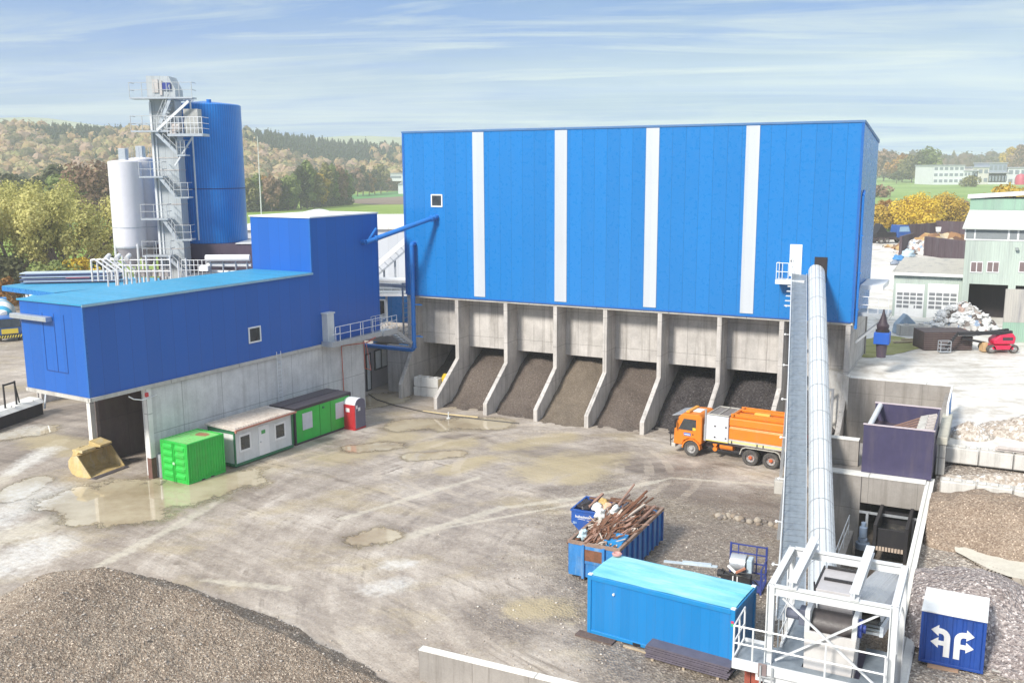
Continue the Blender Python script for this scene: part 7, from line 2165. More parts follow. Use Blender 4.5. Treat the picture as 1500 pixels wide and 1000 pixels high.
for k in range(46):
    x = wr.uniform(-2.9, 2.9); y = wr.uniform(-2.1, .7); d = hypot(x / 3.1, y / 2.3)
    if d > .98: continue
    q = crumple(wr.uniform(.25, .55), wr.uniform(.2, .4), wr.uniform(.18, .34), k * 1.7)
    g.add([(a_ + x, b_ + y, c_ + 2.2 * (1 - d ** 1.25) + .1) for a_, b_, c_ in q.v], q.f)
wo = g.build('waste_scraps', paint('pale_scraps', (.70, .70, .69), .5, .2, 1), label='loose pale foil scraps lying over the white waste heap', cat='scraps', kind='stuff', loc=(o0.x + .3, o0.y + 2.4, 5))
# pale corrugated fence and dark ribbed container, blocks
p = G(1467, 502, 5)
t = thing('sheet_fence', 'weathered pale green corrugated sheet fence at the right edge before the green building', 'fence', p + Vector((.3, .6, 0)), -.25)
g = MB(); g.box(0, 6, 0, .1, 1.6, 4.3); g.build('upper_sheet', FIBRE, t)
g = MB(); g.box(0, 6, .02, .12, 0, 1.598); g.build('lower_sheet', GSHEET2, t)
p = G(1356, 515, 5)
t = thing('ribbed_container', 'long low dark brown ribbed container behind the boom lift basket', 'container', p + Vector((0, .4, 0)), -.02)
BRK = paint('dark_ribbed_brown', (.055, .035, .035), .6, .25, 3)
g = MB(); g.box(0, 3.7, 0, 2.2, .05, 1.45); g.build('body', BRK, t)
g = MB()
for k in range(8): g.box(-.03, 3.73, -.05, .0, .1 + k * .17, .19 + k * .17)
g.build('rib', paint('brown_rib', (.12, .085, .08), .6, .2), t)
p = G(1318, 492, 5)
b_ = lego(2.6, .8, .9, 2).build('concrete_block', BLOCK, bevel=.03, label='grey concrete block on the upper yard left of the dark ribbed container', cat='block', loc=p, rz=.02)
g = MB(); g.box(0, 2.4, 0, .7, 0, .35); g.build('steel_box', paint('maroon_box', (.16, .05, .05), .6, .2), label='flat maroon steel box by the green building garage apron', cat='box', loc=G(1322, 482, 5), rz=.03)
g = MB(); g.box(0, 1.9, 0, .3, .0, .15)
for q_ in ((1322, 499), (1310, 503)):
    g2 = MB(); g2.box(0, 2.1, 0, .22, 0, .14); g2.build('plank', WOOD, label=('pale plank lying on the grass patch right of the blue collar box', 'second pale plank on the grass patch close to the blue collar box')[q_[0] == 1310], cat='plank', loc=G(*q_, 5.02), rz=.12)
sheet_pts = [(1258, 505), (1290, 492), (1330, 495), (1352, 502), (1345, 510), (1300, 520), (1262, 522)]
g = MB(); g.face(blob([G(u, v, 5.03) for u, v in sheet_pts], 5.03, 6, .12, 2)); g.build('grass_patch', grass_mat('weedy_grass', (.16, .17, .06), (.30, .30, .12), (.42, .38, .24), .4), kind='structure')
p = G(1312, 489, 5)
g = MB(); g.prism([(0, 0, 0), (1.5, 0, 0), (1.7, 0, .9), (.9, 0, 1.7), (.1, 0, .8)], (0, .9, 0)); g.build('wrapped_machine', paint('pale_blue_machine', (.35, .45, .55), .5, .2), bevel=.06, label='pale blue grey machine part standing behind the blue collar box on the upper yard', cat='machine', loc=p)
# boom lift
p = G(1468, 518, 5)
LRED = flat('lift_red', (.62, .015, .07), .35)
t = thing('boom_lift', 'red boom lift with black folded boom stretching left to its grey basket', 'lift', p + Vector((.1, .6, 0)), 0)
t.scale = (.86, .8, .78)
g = MB(); g.box(-.95, .95, -.6, 1.3, .35, .75); g.build('chassis', LRED, t, bevel=.05)
g = MB(); g.prism([(-.7, -.4, .85), (1.1, -.4, .85), (1.2, -.4, 1.5), (.9, -.4, 1.95), (-.2, -.4, 1.75), (-.75, -.4, 1.3)], (0, 1.3, 0)); g.build('turret', LRED, t, bevel=.08)
g = MB(); g.box(.0, .9, -.42, -.4, 1.25, 1.55); g.build('decal', flat('black_decal', (.05, .03, .04)), t)
for x in (-1.0, 1.0):
    for y in (-.45, 1.15): wheel(x, y, 1 if y > 0 else -1, RIM, r=.42, parent=t, w=.3)
g = MB(); g.bar((.9, -.1, 2.0), (-3.9, -.1, 1.9), .32, .34); g.bar((.8, .4, 2.15), (-3.2, .4, 1.6), .3, .3); g.bar((-3.9, -.1, 1.95), (-4.9, -.2, .5), .16, .2); g.bar((-3.4, .2, 1.4), (-1.2, .2, .9), .2)
g.build('boom', BLACK, t)
g = MB(); g.bar((-3.9, -.1, 1.78), (-2.2, -.1, 1.78), .2, .16); g.build('boom_sleeve', OFFW, t)
g = MB()
for x in (-5.5, -4.6):
    for y in (-.5, .1): g.bar((x, y, .1), (x, y, 1.2), .05)
for z in (.15, .5, .85, 1.2):
    for y in (-.5, .1): g.bar((-5.5, y, z), (-4.6, y, z), .045)
    for x in (-5.5, -4.6): g.bar((x, -.5, z), (x, .1, z), .045)
g.box(-5.5, -4.6, -.5, .1, .08, .14); g.build('basket', GALV, t)
g = MB(); g.box(-1.6, -1.2, -.2, .6, .1, 1.0); g.build('counter_block', paint('tan_timber_block', (.55, .36, .18), .8), t)

# ------------------------------------------------------------------ farther right: scrap bins, blue truck, fence
t = thing('scrap_bay', 'dark rusty brown sheet piling scrap bay with yellowish scrap behind the garage roof', 'bay', G(1318, 372, 5), 0)
b0 = G(1318, 372, 5)
def RB(u, v): return G(u, v, 5) - b0
BRW = cladding('dark_sheet_piling', (.075, .05, .06), panel=1.6, seam=.1, rib=.8, ribh=.8, rough=.8, dirt=.5)
for (u0, v0), (u1, v1), h, nm in (((1318, 374), (1336, 368), 3.0, 'front_wall'), ((1354, 374), (1420, 384), 3.0, 'front_wall'), ((1320, 353), (1370, 349), 3.0, 'rear_wall'), ((1370, 349), (1424, 352), 3.4, 'rear_wall')):
    g = MB(); a, b = RB(u0, v0), RB(u1, v1); g.bar(a + Vector((0, 0, h / 2)), b + Vector((0, 0, h / 2)), .4, h); g.build(nm, BRW, t)
g = MB(); q = RB(1390, 366); g.grid(lambda i, j: (q.x - 9 + 17 * i, q.y - 3 + 9 * j, 2.6 * sin(pi * i) * sin(pi * j) + .9 * noise.noise(Vector((i * 9, j * 7, 1)))), 26, 16)
sm_ = NT('yellow_scrap'); v2 = sm_.n.new('ShaderNodeTexVoronoi'); v2.inputs['Scale'].default_value = .9; sm_.link(sm_.tc.outputs['Object'], v2.inputs['Vector'])
s2 = sm_.n.new('ShaderNodeSeparateColor'); sm_.link(v2.outputs['Color'], s2.inputs[0])
g.build('scrap', sm_.out(sm_.ramp(s2.outputs[0], [(.1, (.12, .06, .035)), (.4, (.32, .17, .07)), (.7, (.50, .36, .15)), (.9, (.45, .38, .28))]), .8, sm_.bump(v2.outputs['Distance'], .8, .3)), t)
g = MB(); q = RB(1345, 371); g.grid(lambda i, j: (q.x - 3.5 + 7 * i, q.y - 2 + 4 * j, 2.2 * sin(pi * i) * sin(pi * j) + .6 * noise.noise(Vector((i * 8, j * 8, 6)))), 20, 12)
g.build('pale_scrap', WASTE, t)
p = G(1322, 378, 5)
for k, (u, v, r, lab, m_) in enumerate(((1311, 388, .7, 'dark round blue grey scrap lump by the garage roof edge', flat('scrap_slate', (.22, .26, .33))), (1316, 382, .9, 'blue sheet bundle lying on the bright yard beside the scrap bay', flat('scrap_blue', (.05, .22, .48))), (1330, 377, 1.3, 'long pale blue panel heap in front of the scrap bay', flat('scrap_pale_blue', (.45, .58, .68))))):
    q = G(u, v, 5); crumple(r, r * .7, r * .6, k + 4).build('scrap_lump', m_, smooth='all', label=lab, cat='scrap', loc=q + Vector((0, 0, r * .4)))
p = G(1308, 357, 5)
t = thing('flatbed_truck', 'blue truck with dark load area parked at the far end of the bright yard', 'truck', p + Vector((0, 1.5, 0)), .25)
g = MB(); g.box(-3.4, 3.2, -1.1, 1.1, .7, 1.2); g.build('chassis', CHASS, t)
g = MB(); g.prism([(-3.6, -1.1, 1.2), (.4, -1.1, 1.2), (.4, -1.1, 2.0), (-3.6, -1.1, 2.0)], (0, 2.2, 0)); g.prism([(-3.4, -1.0, 2.0), (-1.2, -1.0, 2.0), (-2.6, -1.0, 3.6)], (0, 2.0, 0)); g.build('load', BLACK, t)
g = MB(); g.prism([(.6, -1.15, 1.0), (3.4, -1.15, 1.0), (3.5, -1.15, 2.0), (3.0, -1.15, 3.2), (.9, -1.15, 3.3)], (0, 2.3, 0)); c_ = g.build('cab', flat('truck_blue', (.015, .08, .30), .35), t, bevel=.08)
g = MB(); g.prism([(1.0, -1.17, 2.1), (3.2, -1.17, 2.1), (2.9, -1.17, 3.0), (1.1, -1.17, 3.0)], (0, .02, 0)); g.build('window', flat('sky_glass', (.25, .4, .55), .1), c_)
for x in (-2.6, -1.4, 2.2): wheel(x, -1.0, -1, RIM, parent=t); wheel(x, 1.0, 1, RIM, parent=t)
p0 = G(1286, 353, 5); p1 = G(1424, 338, 5)
t = thing('green_fence', 'thin green mesh fence along the far edge of the bright yard', 'fence', p0, atan2((p1 - p0).y, (p1 - p0).x))
FL = (p1 - p0).length; FGm = flat('fence_green', (.05, .25, .16), .5)
g = MB()
for k in range(int(FL / 2.5)): g.tube((k * 2.5, 0, 0), (k * 2.5, 0, 2.2), .05, 5)
g.build('post', FGm, t)
g = MB()
for z in [.1 + .2 * k for k in range(11)]: g.bar((0, 0, z), (FL, 0, z), .035)
g.build('mesh', FGm, t)
p = at(1374.5, 336, 165)
t = thing('floodlight', 'small white floodlight on a post above the scrap bay', 'lamp', (p.x, 165, 5))
g = MB(); g.tube((0, 0, 0), (0, 0, p.z - 5.3), .08, 6); g.build('post', GALV, t)
g = MB(); g.prism([(-.3, -.2, p.z - 5.4), (.3, -.2, p.z - 5.4), (.42, -.2, p.z - 4.6), (-.42, -.2, p.z - 4.6)], (0, .4, 0)); g.build('lamp_head', WHITE, t)

# ------------------------------------------------------------------ far buildings beyond the pasture
YF = 660
def FX(u): return at(u, 260, YF).x
def FZ(v): return at(1430, v, YF).z
FARW = paint('far_white_render', (.62, .64, .66), .7, .06, .1)
FARG = flat('far_grey_glass', (.22, .25, .29), .3)
FARR = flat('far_grey_roof', (.34, .36, .40), .6)
def farb(lab, u0, u1, vt, vb, dep, floors, cols, wallm=FARW, roofm=FARR, group='white buildings across the pasture', rz=0):
    x0, x1 = FX(u0), FX(u1); z0 = FZ(vb); h = FZ(vt) - z0
    t = thing('office_building', lab, 'building', (x0, YF, z0), rz, group)
    w = x1 - x0
    g = MB(); g.box(0, w, 0, dep, -6, h); g.build('wall', wallm, t)
    g = MB(); g.box(-.5, w + .5, -.5, dep + .5, h, h + .7); g.build('roof', roofm, t)
    fh = h / floors
    for f_ in range(floors):
        g = MB()
        for c_ in range(cols):
            g.box(w * (c_ + .15) / cols, w * (c_ + .8) / cols, -.12, -.001, f_ * fh + fh * .35, f_ * fh + fh * .8)
        g.build('window_band', FARG, t)
    return t
farb('large white three storey office block across the pasture', 1367, 1412, 243, 270, 30, 3, 6)
farb('low white annexe with dark entrance right of the large office block across the pasture', 1412, 1432, 251, 271, 20, 2, 4)
farb('pale two storey house right of the white annexe across the pasture', 1424, 1448, 246, 271, 18, 2, 3, paint('far_cream', (.58, .56, .52), .7, .06, .1))
farb('long white flat building at the right edge across the pasture', 1448, 1476, 254, 272, 20, 1, 6)
farb('grey blue flat roofed office rising behind the long white building', 1448, 1474, 240, 254, 22, 1, 4, flat('far_blue_grey', (.30, .34, .42), .5))
farb('white hall at the far right edge across the pasture', 1476, 1530, 247, 273, 30, 2, 6)
g = MB(); g.lathe([(3.6, 0), (3.6, 5.5), (2.8, 7.5), (.2, 8.4)], 16); g.build('red_silo', flat('far_red', (.45, .05, .10), .5), smooth=True, label='dark red rounded shed at the foot of the white hall across the pasture', cat='shed', loc=(FX(1484.5), YF - 10, FZ(273)))
p = at(572, 277, 690)
t = thing('farm_house', 'tiny white house at the wood edge left of the tall hall', 'house', (at(583, 272, 690).x, 690, 0))
g = MB(); g.box(0, 9, 0, 8, 0, 6.5); g.build('wall', FARW, t)
g = MB(); g.prism([(-.5, -.5, 6.5), (9.5, -.5, 6.5), (4.5, -.5, 10)], (0, 9, 0)); g.build('roof', FARR, t)
p = at(563, 254, 760)
t = thing('long_house', 'long pale flat house on the slope between the trees left of the tall hall', 'house', (p.x, 760, p.z - 6), 0)
g = MB(); g.box(0, 14, 0, 8, 0, 5.5); g.build('wall', FARW, t)
g = MB(); g.box(-.6, 14.6, -.6, 8.6, 5.5, 6.2); g.build('roof', FARR, t)
g = MB(); g.box(.8, 13, -.1, -.001, 2.2, 4.0); g.build('window_band', FARG, t)
# ------------------------------------------------------------------ trees
BARK = paint('bark', (.10, .08, .062), .95, .3, 3, dirt=(.2, .18, .14), dirt_amt=.4)
BARKG = paint('grey_bark', (.15, .115, .10), .95, .3, 3)
LM = {
    'willow': leafmat('willow_leaves', [(.19, .19, .06), (.40, .39, .12), (.58, .55, .19), (.74, .67, .28)]),
    'yellow': leafmat('yellow_leaves', [(.45, .30, .02), (.68, .48, .03), (.80, .60, .05), (.85, .68, .14)]),
    'gold': leafmat('gold_leaves', [(.33, .22, .03), (.56, .40, .06), (.68, .50, .11)]),
    'orange': leafmat('orange_leaves', [(.22, .10, .03), (.40, .20, .05), (.46, .28, .10)]),
    'brown': leafmat('brown_leaves', [(.16, .10, .07), (.30, .19, .13), (.40, .27, .18)]),
    'olive': leafmat('olive_leaves', [(.10, .10, .04), (.22, .21, .08), (.36, .32, .12)]),
    'green': leafmat('green_leaves', [(.09, .13, .04), (.19, .25, .08), (.36, .40, .14)]),
    'dark': leafmat('dark_leaves', [(.04, .05, .03), (.085, .095, .05), (.15, .15, .07)]),
    'conifer': leafmat('conifer_needles', [(.015, .028, .018), (.035, .055, .032), (.06, .085, .045)]),
    'pink': leafmat('pinkish_leaves', [(.20, .12, .085), (.32, .21, .15), (.40, .30, .20)]),
}


class LF:
    """leaf-sized faces with a random number per face"""
    def __init__(self): self.v = []; self.f = []; self.r = []

    def leaf(self, p, s, rnd, rg, up=.4, nrm=None):
        if nrm is None:
            a = Vector((rg.gauss(0, 1), rg.gauss(0, 1), rg.gauss(0, 1) * up + 0.001)).normalized()
            b = a.cross(Vector((rg.gauss(0, 1), rg.gauss(0, 1), rg.gauss(0, 1)))).normalized()
        else:
            nn = (nrm + Vector((rg.gauss(0, .5), rg.gauss(0, .5), rg.gauss(0, .5) + .25))).normalized()
            a = nn.cross(Vector((rg.gauss(0, 1), rg.gauss(0, 1), rg.gauss(0, 1)))).normalized(); b = nn.cross(a)
        o = len(self.v); k = rg.uniform(.5, 1.0)
        self.v += [tuple(p + a * s), tuple(p + b * s * k), tuple(p - a * s), tuple(p - b * s * k)]
        self.f.append((o, o + 1, o + 2, o + 3)); self.r.append(rnd)

    def blob(self, c, rx, ry, rz, n, s, rg, base=.5, spread=.5, hollow=.45, shade=None):
        for _ in range(n):
            d = Vector((rg.gauss(0, 1), rg.gauss(0, 1), rg.gauss(0, 1))).normalized()
            r = (hollow + (1 - hollow) * rg.random() ** .55)
            w = 1 + .25 * noise.noise(d * 2 + Vector(c) * .37)
            p = Vector((c[0] + d.x * rx * r * w, c[1] + d.y * ry * r * w, c[2] + d.z * rz * r * w))
            self.leaf(p, s * rg.uniform(.6, 1.35), min(1, max(0, base + rg.uniform(-spread, spread))), rg, nrm=d)

    def build(self, name, mat, parent=None, **kw):
        me = bpy.data.meshes.new(name); me.from_pydata(self.v, [], self.f)
        at_ = me.attributes.new('rnd', 'FLOAT', 'FACE'); at_.data.foreach_set('value', self.r)
        me.materials.append(mat); me.update()
        o = bpy.data.objects.new(name, me); COL.objects.link(o)
        if parent: o.parent = parent
        tag(o, **kw); return o


def tree(name, lab, p, h, r, kind, seed, trunk=.25, n=700, leaf=.5, clumps=9, group=None, bark=BARK, tall=1.0, base=.5, lean=0):
    rg = random.Random(seed)
    t = thing(name, lab, 'tree', p, 0, group)
    lf = LF(); tr = MB(); th = h * trunk
    tr.tube((0, 0, -.3), (lean * .3, 0, th), h * .022 + .06, 7, h * .016 + .04); top = Vector((lean, 0, h * .7))
    tr.tube((lean * .3, 0, th), top, h * .016 + .04, 6, h * .006)
    ch = (h - th)
    for k in range(clumps):
        a = k * 2.4 + rg.uniform(-.4, .4); q = (k + .5) / clumps
        zz = th + ch * (.15 + .72 * q)
        prof = sin(pi * min(1, .18 + .72 * q)) ** .8
        rr2 = r * (.25 + .38 * rg.random()) * (.3 if k == clumps - 1 else 1)
        c = Vector((lean * q + cos(a) * rr2 * prof * 1.5, sin(a) * rr2 * prof * 1.5, zz))
        br = r * (.40 + .2 * rg.random()) * (.55 + .5 * prof)
        lf.blob(c, br, br, br * .85 * tall, n // clumps, leaf, rg, base + rg.uniform(-.22, .22), .3)
        tr.tube(Vector((lean * .3, 0, th * .95)).lerp(top, q * .6), c, h * .008 + .03, 5, h * .003)
    tr.build('trunk', bark, t)
    lf.build('crown', LM[kind], t)
    return t


def conifer(name, lab, p, h, r, seed, n=600, leaf=.4, group=None):
    rg = random.Random(seed); t = thing(name, lab, 'tree', p, 0, group)
    tr = MB(); tr.tube((0, 0, -.2), (0, 0, h * .98), h * .02 + .05, 6, .03)
    lf = LF(); lay = 16
    for k in range(lay):
        q = k / lay; z = h * (.12 + .86 * q); rr3 = r * (1 - q) ** .85 * (1 + .15 * sin(k * 2.1))
        m_ = int(n / lay * (1.6 - 1.2 * q))
        for _ in range(m_):
            a = rg.uniform(0, 2 * pi); d = rr3 * rg.random() ** .5
            lf.leaf(Vector((cos(a) * d, sin(a) * d, z - d * .32 + rg.uniform(-.3, .3) * h / lay)), leaf * rg.uniform(.6, 1.3), rg.random(), rg, .25)
        for j in range(5):
            a = rg.uniform(0, 6.28); tr.tube((0, 0, z), (cos(a) * rr3 * .9, sin(a) * rr3 * .9, z - rr3 * .3), .03, 4)
    tr.build('trunk', BARK, t); lf.build('crown', LM['conifer'], t); return t


# big willows at the left, trunks forking low
def willow(lab, p, h, spread, seed, n=4200, kind='willow', base=.55, leaf=.19):
    rg = random.Random(seed); t = thing('willow_tree', lab, 'tree', p, 0, 'willows at the left edge')
    tr = MB(); lf = LF()
    for k in range(7):
        a = k * .9 + rg.uniform(-.3, .3); bend = spread * rg.uniform(.4, .95)
        p0 = Vector((0, 0, -.3)); p1 = Vector((cos(a) * bend * .3, sin(a) * bend * .3, h * .32)); p2 = Vector((cos(a) * bend, sin(a) * bend, h * .62)); p3 = Vector((cos(a) * bend * 1.35, sin(a) * bend * 1.35, h * .82))
        tr.tube(p0, p1, .42, 7, .32); tr.tube(p1, p2, .32, 6, .2); tr.tube(p2, p3, .2, 5, .06)
        for j in range(5):
            b = a + rg.uniform(-.9, .9); s0 = p1.lerp(p2, rg.random()); e_ = s0 + Vector((cos(b) * spread * .3, sin(b) * spread * .3, h * .2 * rg.random()))
            tr.tube(s0, e_, .1, 5, .03)
            lf.blob(e_, spread * .22, spread * .22, h * .09, n // 60, leaf, rg, base + rg.uniform(-.3, .25), .3, .3)
        lf.blob(p3, spread * .33, spread * .33, h * .16, n // 12, leaf, rg, base + rg.uniform(-.2, .25), .3, .3)
        lf.blob(p2, spread * .26, spread * .26, h * .11, n // 30, leaf, rg, base - .15 + rg.uniform(-.2, .2), .3, .3)
    tr.build('trunk', BARKG, t); lf.build('crown', LM[kind], t); return t


def on0(u, Y): q = at(u, 350, Y); return Vector((q.x, Y, 0))
willow('broad yellow green willow with many grey stems at the far left edge', on0(18, 140), 17.0, 7.0, 1, 12000)
willow('broad yellow green willow with arching limbs next to the white silos', on0(92, 138), 15.8, 7.2, 2, 12000, base=.6)
willow('lower greyish willow standing between the two broad willows, farther back', on0(55, 160), 18.0, 6.5, 3, 8000, base=.35)
tree('leafy_tree', 'bright yellow leafed young tree low in front of the right willow', on0(112, 130), 7.5, 3.2, 'yellow', 21, n=1500, leaf=.25, base=.4)
tree('leafy_tree', 'fresh green tree with low crown between the willow and the small spruce', on0(78, 128), 7, 4.2, 'green', 22, n=2200, leaf=.26, base=.75)
tree('leafy_tree', 'dark olive thicket tree at the left edge behind the canopy', on0(5, 135), 7, 4.5, 'dark', 23, n=2200, leaf=.28, base=.8)
tree('leafy_tree', 'small orange leafed tree at the far left edge above the canopy', on0(2, 126), 5.5, 1.6, 'orange', 24, n=700, leaf=.22)
conifer('spruce_tree', 'small dark spruce standing between the willows and the white silos', on0(150, 150), 9.5, 3.4, 5, 1800, .3)
tree('leafy_tree', 'dense dark brown green tree rising left of the white silos', on0(147, 262), 21, 8.5, 'brown', 31, n=3200, leaf=.5, clumps=14, tall=1.1, base=.3)
for k, (u, Y, h, r, kd, lab) in enumerate(((62, 300, 17, 7, 'dark', 'dark blue green tree in the meadow behind the willows, left one'), (105, 290, 19, 6, 'green', 'mid green slim tree in the meadow behind the willows'), (88, 310, 21, 7, 'dark', 'dark blue green tree in the meadow behind the willows, right one'), (122, 320, 20, 6, 'olive', 'olive tree in the meadow just left of the dense dark tree'), (20, 330, 18, 8, 'dark', 'dark tree behind the willows near the left edge'))):
    tree('leafy_tree', lab, on0(u, Y), h, r, kd, 40 + k, n=1300, leaf=.7)

# row of trees beyond the meadow, right of the blue tank
ROW = [(368, 428, 'olive', 258, 310, 'olive tree with tan leaves'), (380, 432, 'green', 252, 309, 'pale green tree'), (390, 440, 'orange', 256, 308, 'rusty brown leafed tree'), (400, 430, 'brown', 254, 309, 'brown tree'),
       (412, 436, 'dark', 262, 308, 'low dark tree'), (424, 440, 'green', 254, 307, 'round yellow green tree'), (434, 448, 'green', 250, 306, 'tall round green tree'), (443, 452, 'dark', 238, 305, 'narrow dark purple tree'), (452, 456, 'green', 230, 304, 'tallest green tree, pointed'),
       (462, 462, 'olive', 244, 303, 'olive tree'), (471, 470, 'gold', 252, 302, 'golden yellow tree'), (480, 478, 'olive', 233, 301, 'tall thin olive tree'), (490, 486, 'green', 236, 300, 'slim pale green tree'), (499, 494, 'brown', 240, 299, 'bare looking brownish tree'), (506, 500, 'green', 246, 298, 'rightmost grey green tree')]
for k, (u, Y, kd, vt, vb, lab) in enumerate(ROW):
    h = at(u, vt, Y).z; r = h * (.17 if 'tall' in lab or 'slim' in lab or 'narrow' in lab else .25)
    tree('leafy_tree', '%s, %s from left in the tree row beyond the meadow' % (lab, (ordn + ['thirteenth', 'fourteenth', 'fifteenth'])[k]), on0(u, Y), h, r, kd, 60 + k, trunk=.08, n=1900, leaf=.6, clumps=12, tall=1.35, group='row of trees beyond the meadow')
    # undergrowth fills the foot of each tree
R2 = [(516, 560, 'dark', 252, 294), (526, 570, 'brown', 243, 293), (534, 580, 'dark', 240, 292), (543, 585, 'orange', 252, 291), (551, 600, 'dark', 246, 290), (560, 610, 'olive', 238, 288), (569, 640, 'brown', 252, 285), (577, 680, 'pink', 258, 283), (585, 690, 'pink', 262, 281)]
for k, (u, Y, kd, vt, vb) in enumerate(R2):
    Y += 70 + (u - 516) * .4; h = max(6, at(u, vt, Y).z); r = h * .27
    tree('leafy_tree', '%s tree, %s from left along the wood edge beside the tall hall' % ({'dark': 'dark', 'brown': 'brown', 'orange': 'orange brown', 'olive': 'olive', 'pink': 'pale pinkish'}[kd], ordn[k]), on0(u, Y), h, r, kd, 90 + k, trunk=.08, n=1400, leaf=.75, clumps=9, tall=1.2, group='trees at the wood edge')
lf = LF(); rg = random.Random(77)
for k in range(60):
    u = rg.uniform(362, 512); Y = 424 + (u - 362) * .5 + rg.uniform(-3, 6); q = on0(u, Y); lf.blob((q.x, q.y, 2.2), 4, 3, 2.8, 110, .6, rg, rg.uniform(.2, .7), .3)
lf.build('undergrowth', LM['dark'], label='dark undergrowth along the foot of the tree row beyond the meadow', cat='bushes', kind='stuff')

# trees right of the hall
def on5(u, Y): q = at(u, 300, Y); return Vector((q.x, Y, 5))
RT = [('yellow', 1345, 196, 286, 346, 4.6, 4200, 'bright yellow maple in front of the pasture, left of the golden one'), ('gold', 1384, 204, 284, 344, 4.5, 4200, 'golden yellow tree in front of the pasture, right of the bright yellow maple'),
      ('brown', 1312, 205, 296, 350, 3.4, 2000, 'dark reddish brown tree right behind the blue flatbed truck'), ('orange', 1300, 214, 292, 350, 3.2, 1800, 'mixed orange and brown tree above the blue flatbed truck'), ('gold', 1288, 200, 300, 352, 3.0, 2000, 'yellow tree right against the right edge of the tall hall'),
      ('brown', 1408, 212, 294, 340, 3.6, 2000, 'reddish brown tree between the golden tree and the green building'), ('brown', 1328, 212, 288, 346, 2.4, 1200, 'thin brown twiggy tree left of the bright yellow maple')]
for k, (kd, u, Y, vt, vb, r, n, lab) in enumerate(RT):
    h = at(u, vt, Y).z - 5
    tree('leafy_tree', lab, on5(u, Y), h, r, kd, 120 + k, trunk=.14, n=int(n * 1.6), leaf=.2, clumps=14, base=.55)
tree('leafy_tree', 'low yellow tree top showing above the roof of the green building', on5(1474, 165), at(1470, 270, 165).z - 5, 4.2, 'gold', 140, n=2200, leaf=.3, clumps=10)
tree('leafy_tree', 'yellow bush top at the right edge above the green building roof', on5(1512, 170), at(1490, 274, 170).z - 5, 4.2, 'gold', 141, n=1600, leaf=.3, clumps=10)
lf = LF()
for k in range(26):
    u = rg.uniform(1284, 1425); Y = 206 + rg.uniform(-3, 8); q = on5(u, Y); lf.blob((q.x, q.y, 6.6), 2.4, 2.0, 2.2, 170, .3, rg, rg.uniform(.2, .8), .3)
lf.build('hedge', LM['brown'], label='reddish brown hedge growing between the trees along the far yard fence', cat='hedge', kind='stuff')
tree('leafy_tree', 'lone small dark tree on the pasture right of the tall hall', on5(1311, 700), 9, 4, 'dark', 150, n=500, leaf=.8)
tree('leafy_tree', 'small purple brown bush at the right edge of the tall hall on the pasture', on5(1288, 420), 5, 4, 'brown', 151, n=500, leaf=.6, trunk=.05)
tree('leafy_tree', 'rounded grey green bush before the white annexe across the pasture', on5(1419, 600), 6, 6, 'olive', 152, n=600, leaf=.7, trunk=.02)
for k, (u, Y, h, r, kd, lab) in enumerate(((1292, 800, 26, 13, 'pink', 'pale tan round tree at the wood edge beside the tall hall'), (1319, 760, 22, 10, 'orange', 'rounded orange tree at the wood edge'), (1333, 740, 20, 10, 'olive', 'pale olive tree right of the orange one at the wood edge'), (1346, 740, 25, 11, 'dark', 'dark tree left of the large white office block'), (1358, 735, 27, 11, 'green', 'grey green tree close to the left end of the large office block'), (1352, 700, 9, 8, 'brown', 'low dark red tree left of the large office block'), (1476, 900, 30, 10, 'gold', 'yellowish tree above the white buildings near the right edge'), (1490, 880, 32, 13, 'brown', 'big brownish tree at the right edge above the white hall'))):
    tree('leafy_tree', lab, on5(u, Y), h, r, kd, 160 + k, trunk=.06, n=1300, leaf=1.1, clumps=10)

# ------------------------------------------------------------------ woods
FM = leafmat('autumn_wood_leaves', [(.05, .07, .035), (.15, .16, .06), (.34, .20, .13), (.46, .38, .15), (.50, .28, .14), (.36, .40, .15), (.60, .48, .24), (.52, .36, .27)])
FC = leafmat('dark_conifer_wood', [(.02, .04, .03), (.04, .065, .045), (.07, .10, .06)])
rg = random.Random(31); lf = LF(); lc = LF()
bm = bmesh.new(); bmesh.ops.create_icosphere(bm, subdivisions=2, radius=1); ICV = [v.co.copy() for v in bm.verts]; ICF = [tuple(v.index for v in f.verts) for f in bm.faces]; bm.free()


def lump(L_, c, rx, rz, rnd, seed):
    o = len(L_.v)
    for v in ICV:
        k = 1 + .42 * noise.noise(v * 2.3 + Vector((seed, 0, 0)))
        L_.v.append((c[0] + v.x * rx * k, c[1] + v.y * rx * k, c[2] + v.z * rz * k))
    for f in ICF:
        L_.f.append(tuple(i + o for i in f)); L_.r.append(min(1, max(0, rnd + rg.uniform(-.07, .07))))


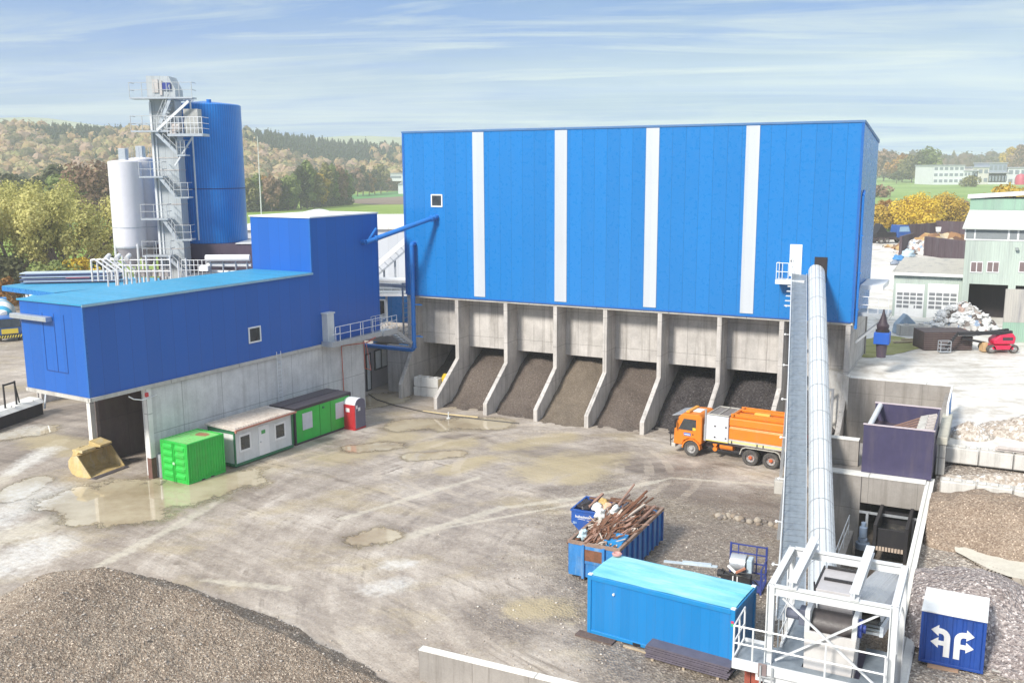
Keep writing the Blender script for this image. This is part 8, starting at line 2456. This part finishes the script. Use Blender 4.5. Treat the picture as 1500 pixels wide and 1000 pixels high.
for row in range(70):
    Y = 556 + row * 8.4
    x = -.60 * Y
    while x < -.05 * Y:
        x += rg.uniform(8, 12.5)
        px_, py_ = x, Y + rg.uniform(-4, 4); z = hillz(px_, py_)
        if z < .35: continue
        con = noise.noise(Vector((px_ * .012, py_ * .02, 5))) + (row - 30) * .03 + rg.uniform(-.25, .25)
        if con > .18:
            h = rg.uniform(12, 19); r = h * .19
            o = len(lc.v); n6 = 7
            for q in range(4):
                zq = (.12, .4, .68, .9)[q]; rq = r * (1.05, .8, .5, .18)[q]
                for s6 in range(n6): a = 6.283 * s6 / n6 + q; lc.v.append((px_ + cos(a) * rq * (1 + .25 * (s6 % 2)), py_ + sin(a) * rq * (1 + .25 * (s6 % 2)), z + h * zq))
            for q in range(3):
                for s6 in range(n6): lc.f.append((o + q * n6 + s6, o + q * n6 + (s6 + 1) % n6, o + q * n6 + n6 + (s6 + 1) % n6, o + q * n6 + n6 + s6)); lc.r.append(rg.random())
            for q in range(10):
                f_ = rg.random() ** 1.3; a = rg.uniform(0, 6.28); d = r * (1 - f_)
                lc.leaf(Vector((px_ + cos(a) * d, py_ + sin(a) * d, z + h * (.2 + .8 * f_))), 1.5 * (1.1 - .6 * f_), rg.random(), rg, .9)
        else:
            h = rg.uniform(12, 19); r = rg.uniform(4.8, 7.6); b = rg.random()
            nn = 26 if row < 40 else 14; lump(lf, (px_, py_, z + h * .6), r * .86, h * .38, b, px_ * .37)
            lf.blob((px_, py_, z + h * .62), r, r, h * .44, nn, 1.3, rg, b, .1, .85)
lf.build('wood', FM, label='hazy autumn coloured broadleaf wood covering the hill behind the silos', cat='wood', kind='stuff')
lc.build('wood', FC, label='dark conifer wood along the top of the hill behind the silos', cat='wood', kind='stuff')
lf = LF()
for row in range(7):
    Y = 1000 + row * 26
    x = .36 * Y
    while x < .62 * Y:
        x += rg.uniform(8, 14); h = rg.uniform(17, 25) + row * 1.0; r = rg.uniform(6, 9); b = min(.7, abs(rg.gauss(.2, .25))); lump(lf, (x, Y, 5 + h * .5), r * .9, h * .44, b, x)
        lf.blob((x, Y, 5 + h * .55), r, r, h * .48, 18, 1.6, rg, b, .12, .85)
lf.build('wood', leafmat('far_wood_leaves', [(.04, .05, .035), (.09, .085, .05), (.17, .11, .085), (.13, .13, .06), (.26, .18, .11)]), label='long grey brown wood along the horizon behind the white buildings on the right', cat='wood', kind='stuff')

# ------------------------------------------------------------------ haze
g = MB(); g.box(-1650, 1650, -50, 1700, -1, 185)
hz_ = bpy.data.materials.new('haze'); hz_.use_nodes = True
nt = hz_.node_tree; nt.nodes.clear()
ou = nt.nodes.new('ShaderNodeOutputMaterial'); pv = nt.nodes.new('ShaderNodeVolumePrincipled')
pv.inputs['Color'].default_value = (.95, .98, 1.0, 1); pv.inputs['Density'].default_value = HAZE = .00035
pv.inputs['Anisotropy'].default_value = -.1
nt.links.new(pv.outputs[0], ou.inputs['Volume'])
g.build('haze', hz_, kind='stuff', label='pale autumn haze over the whole valley', cat='haze')
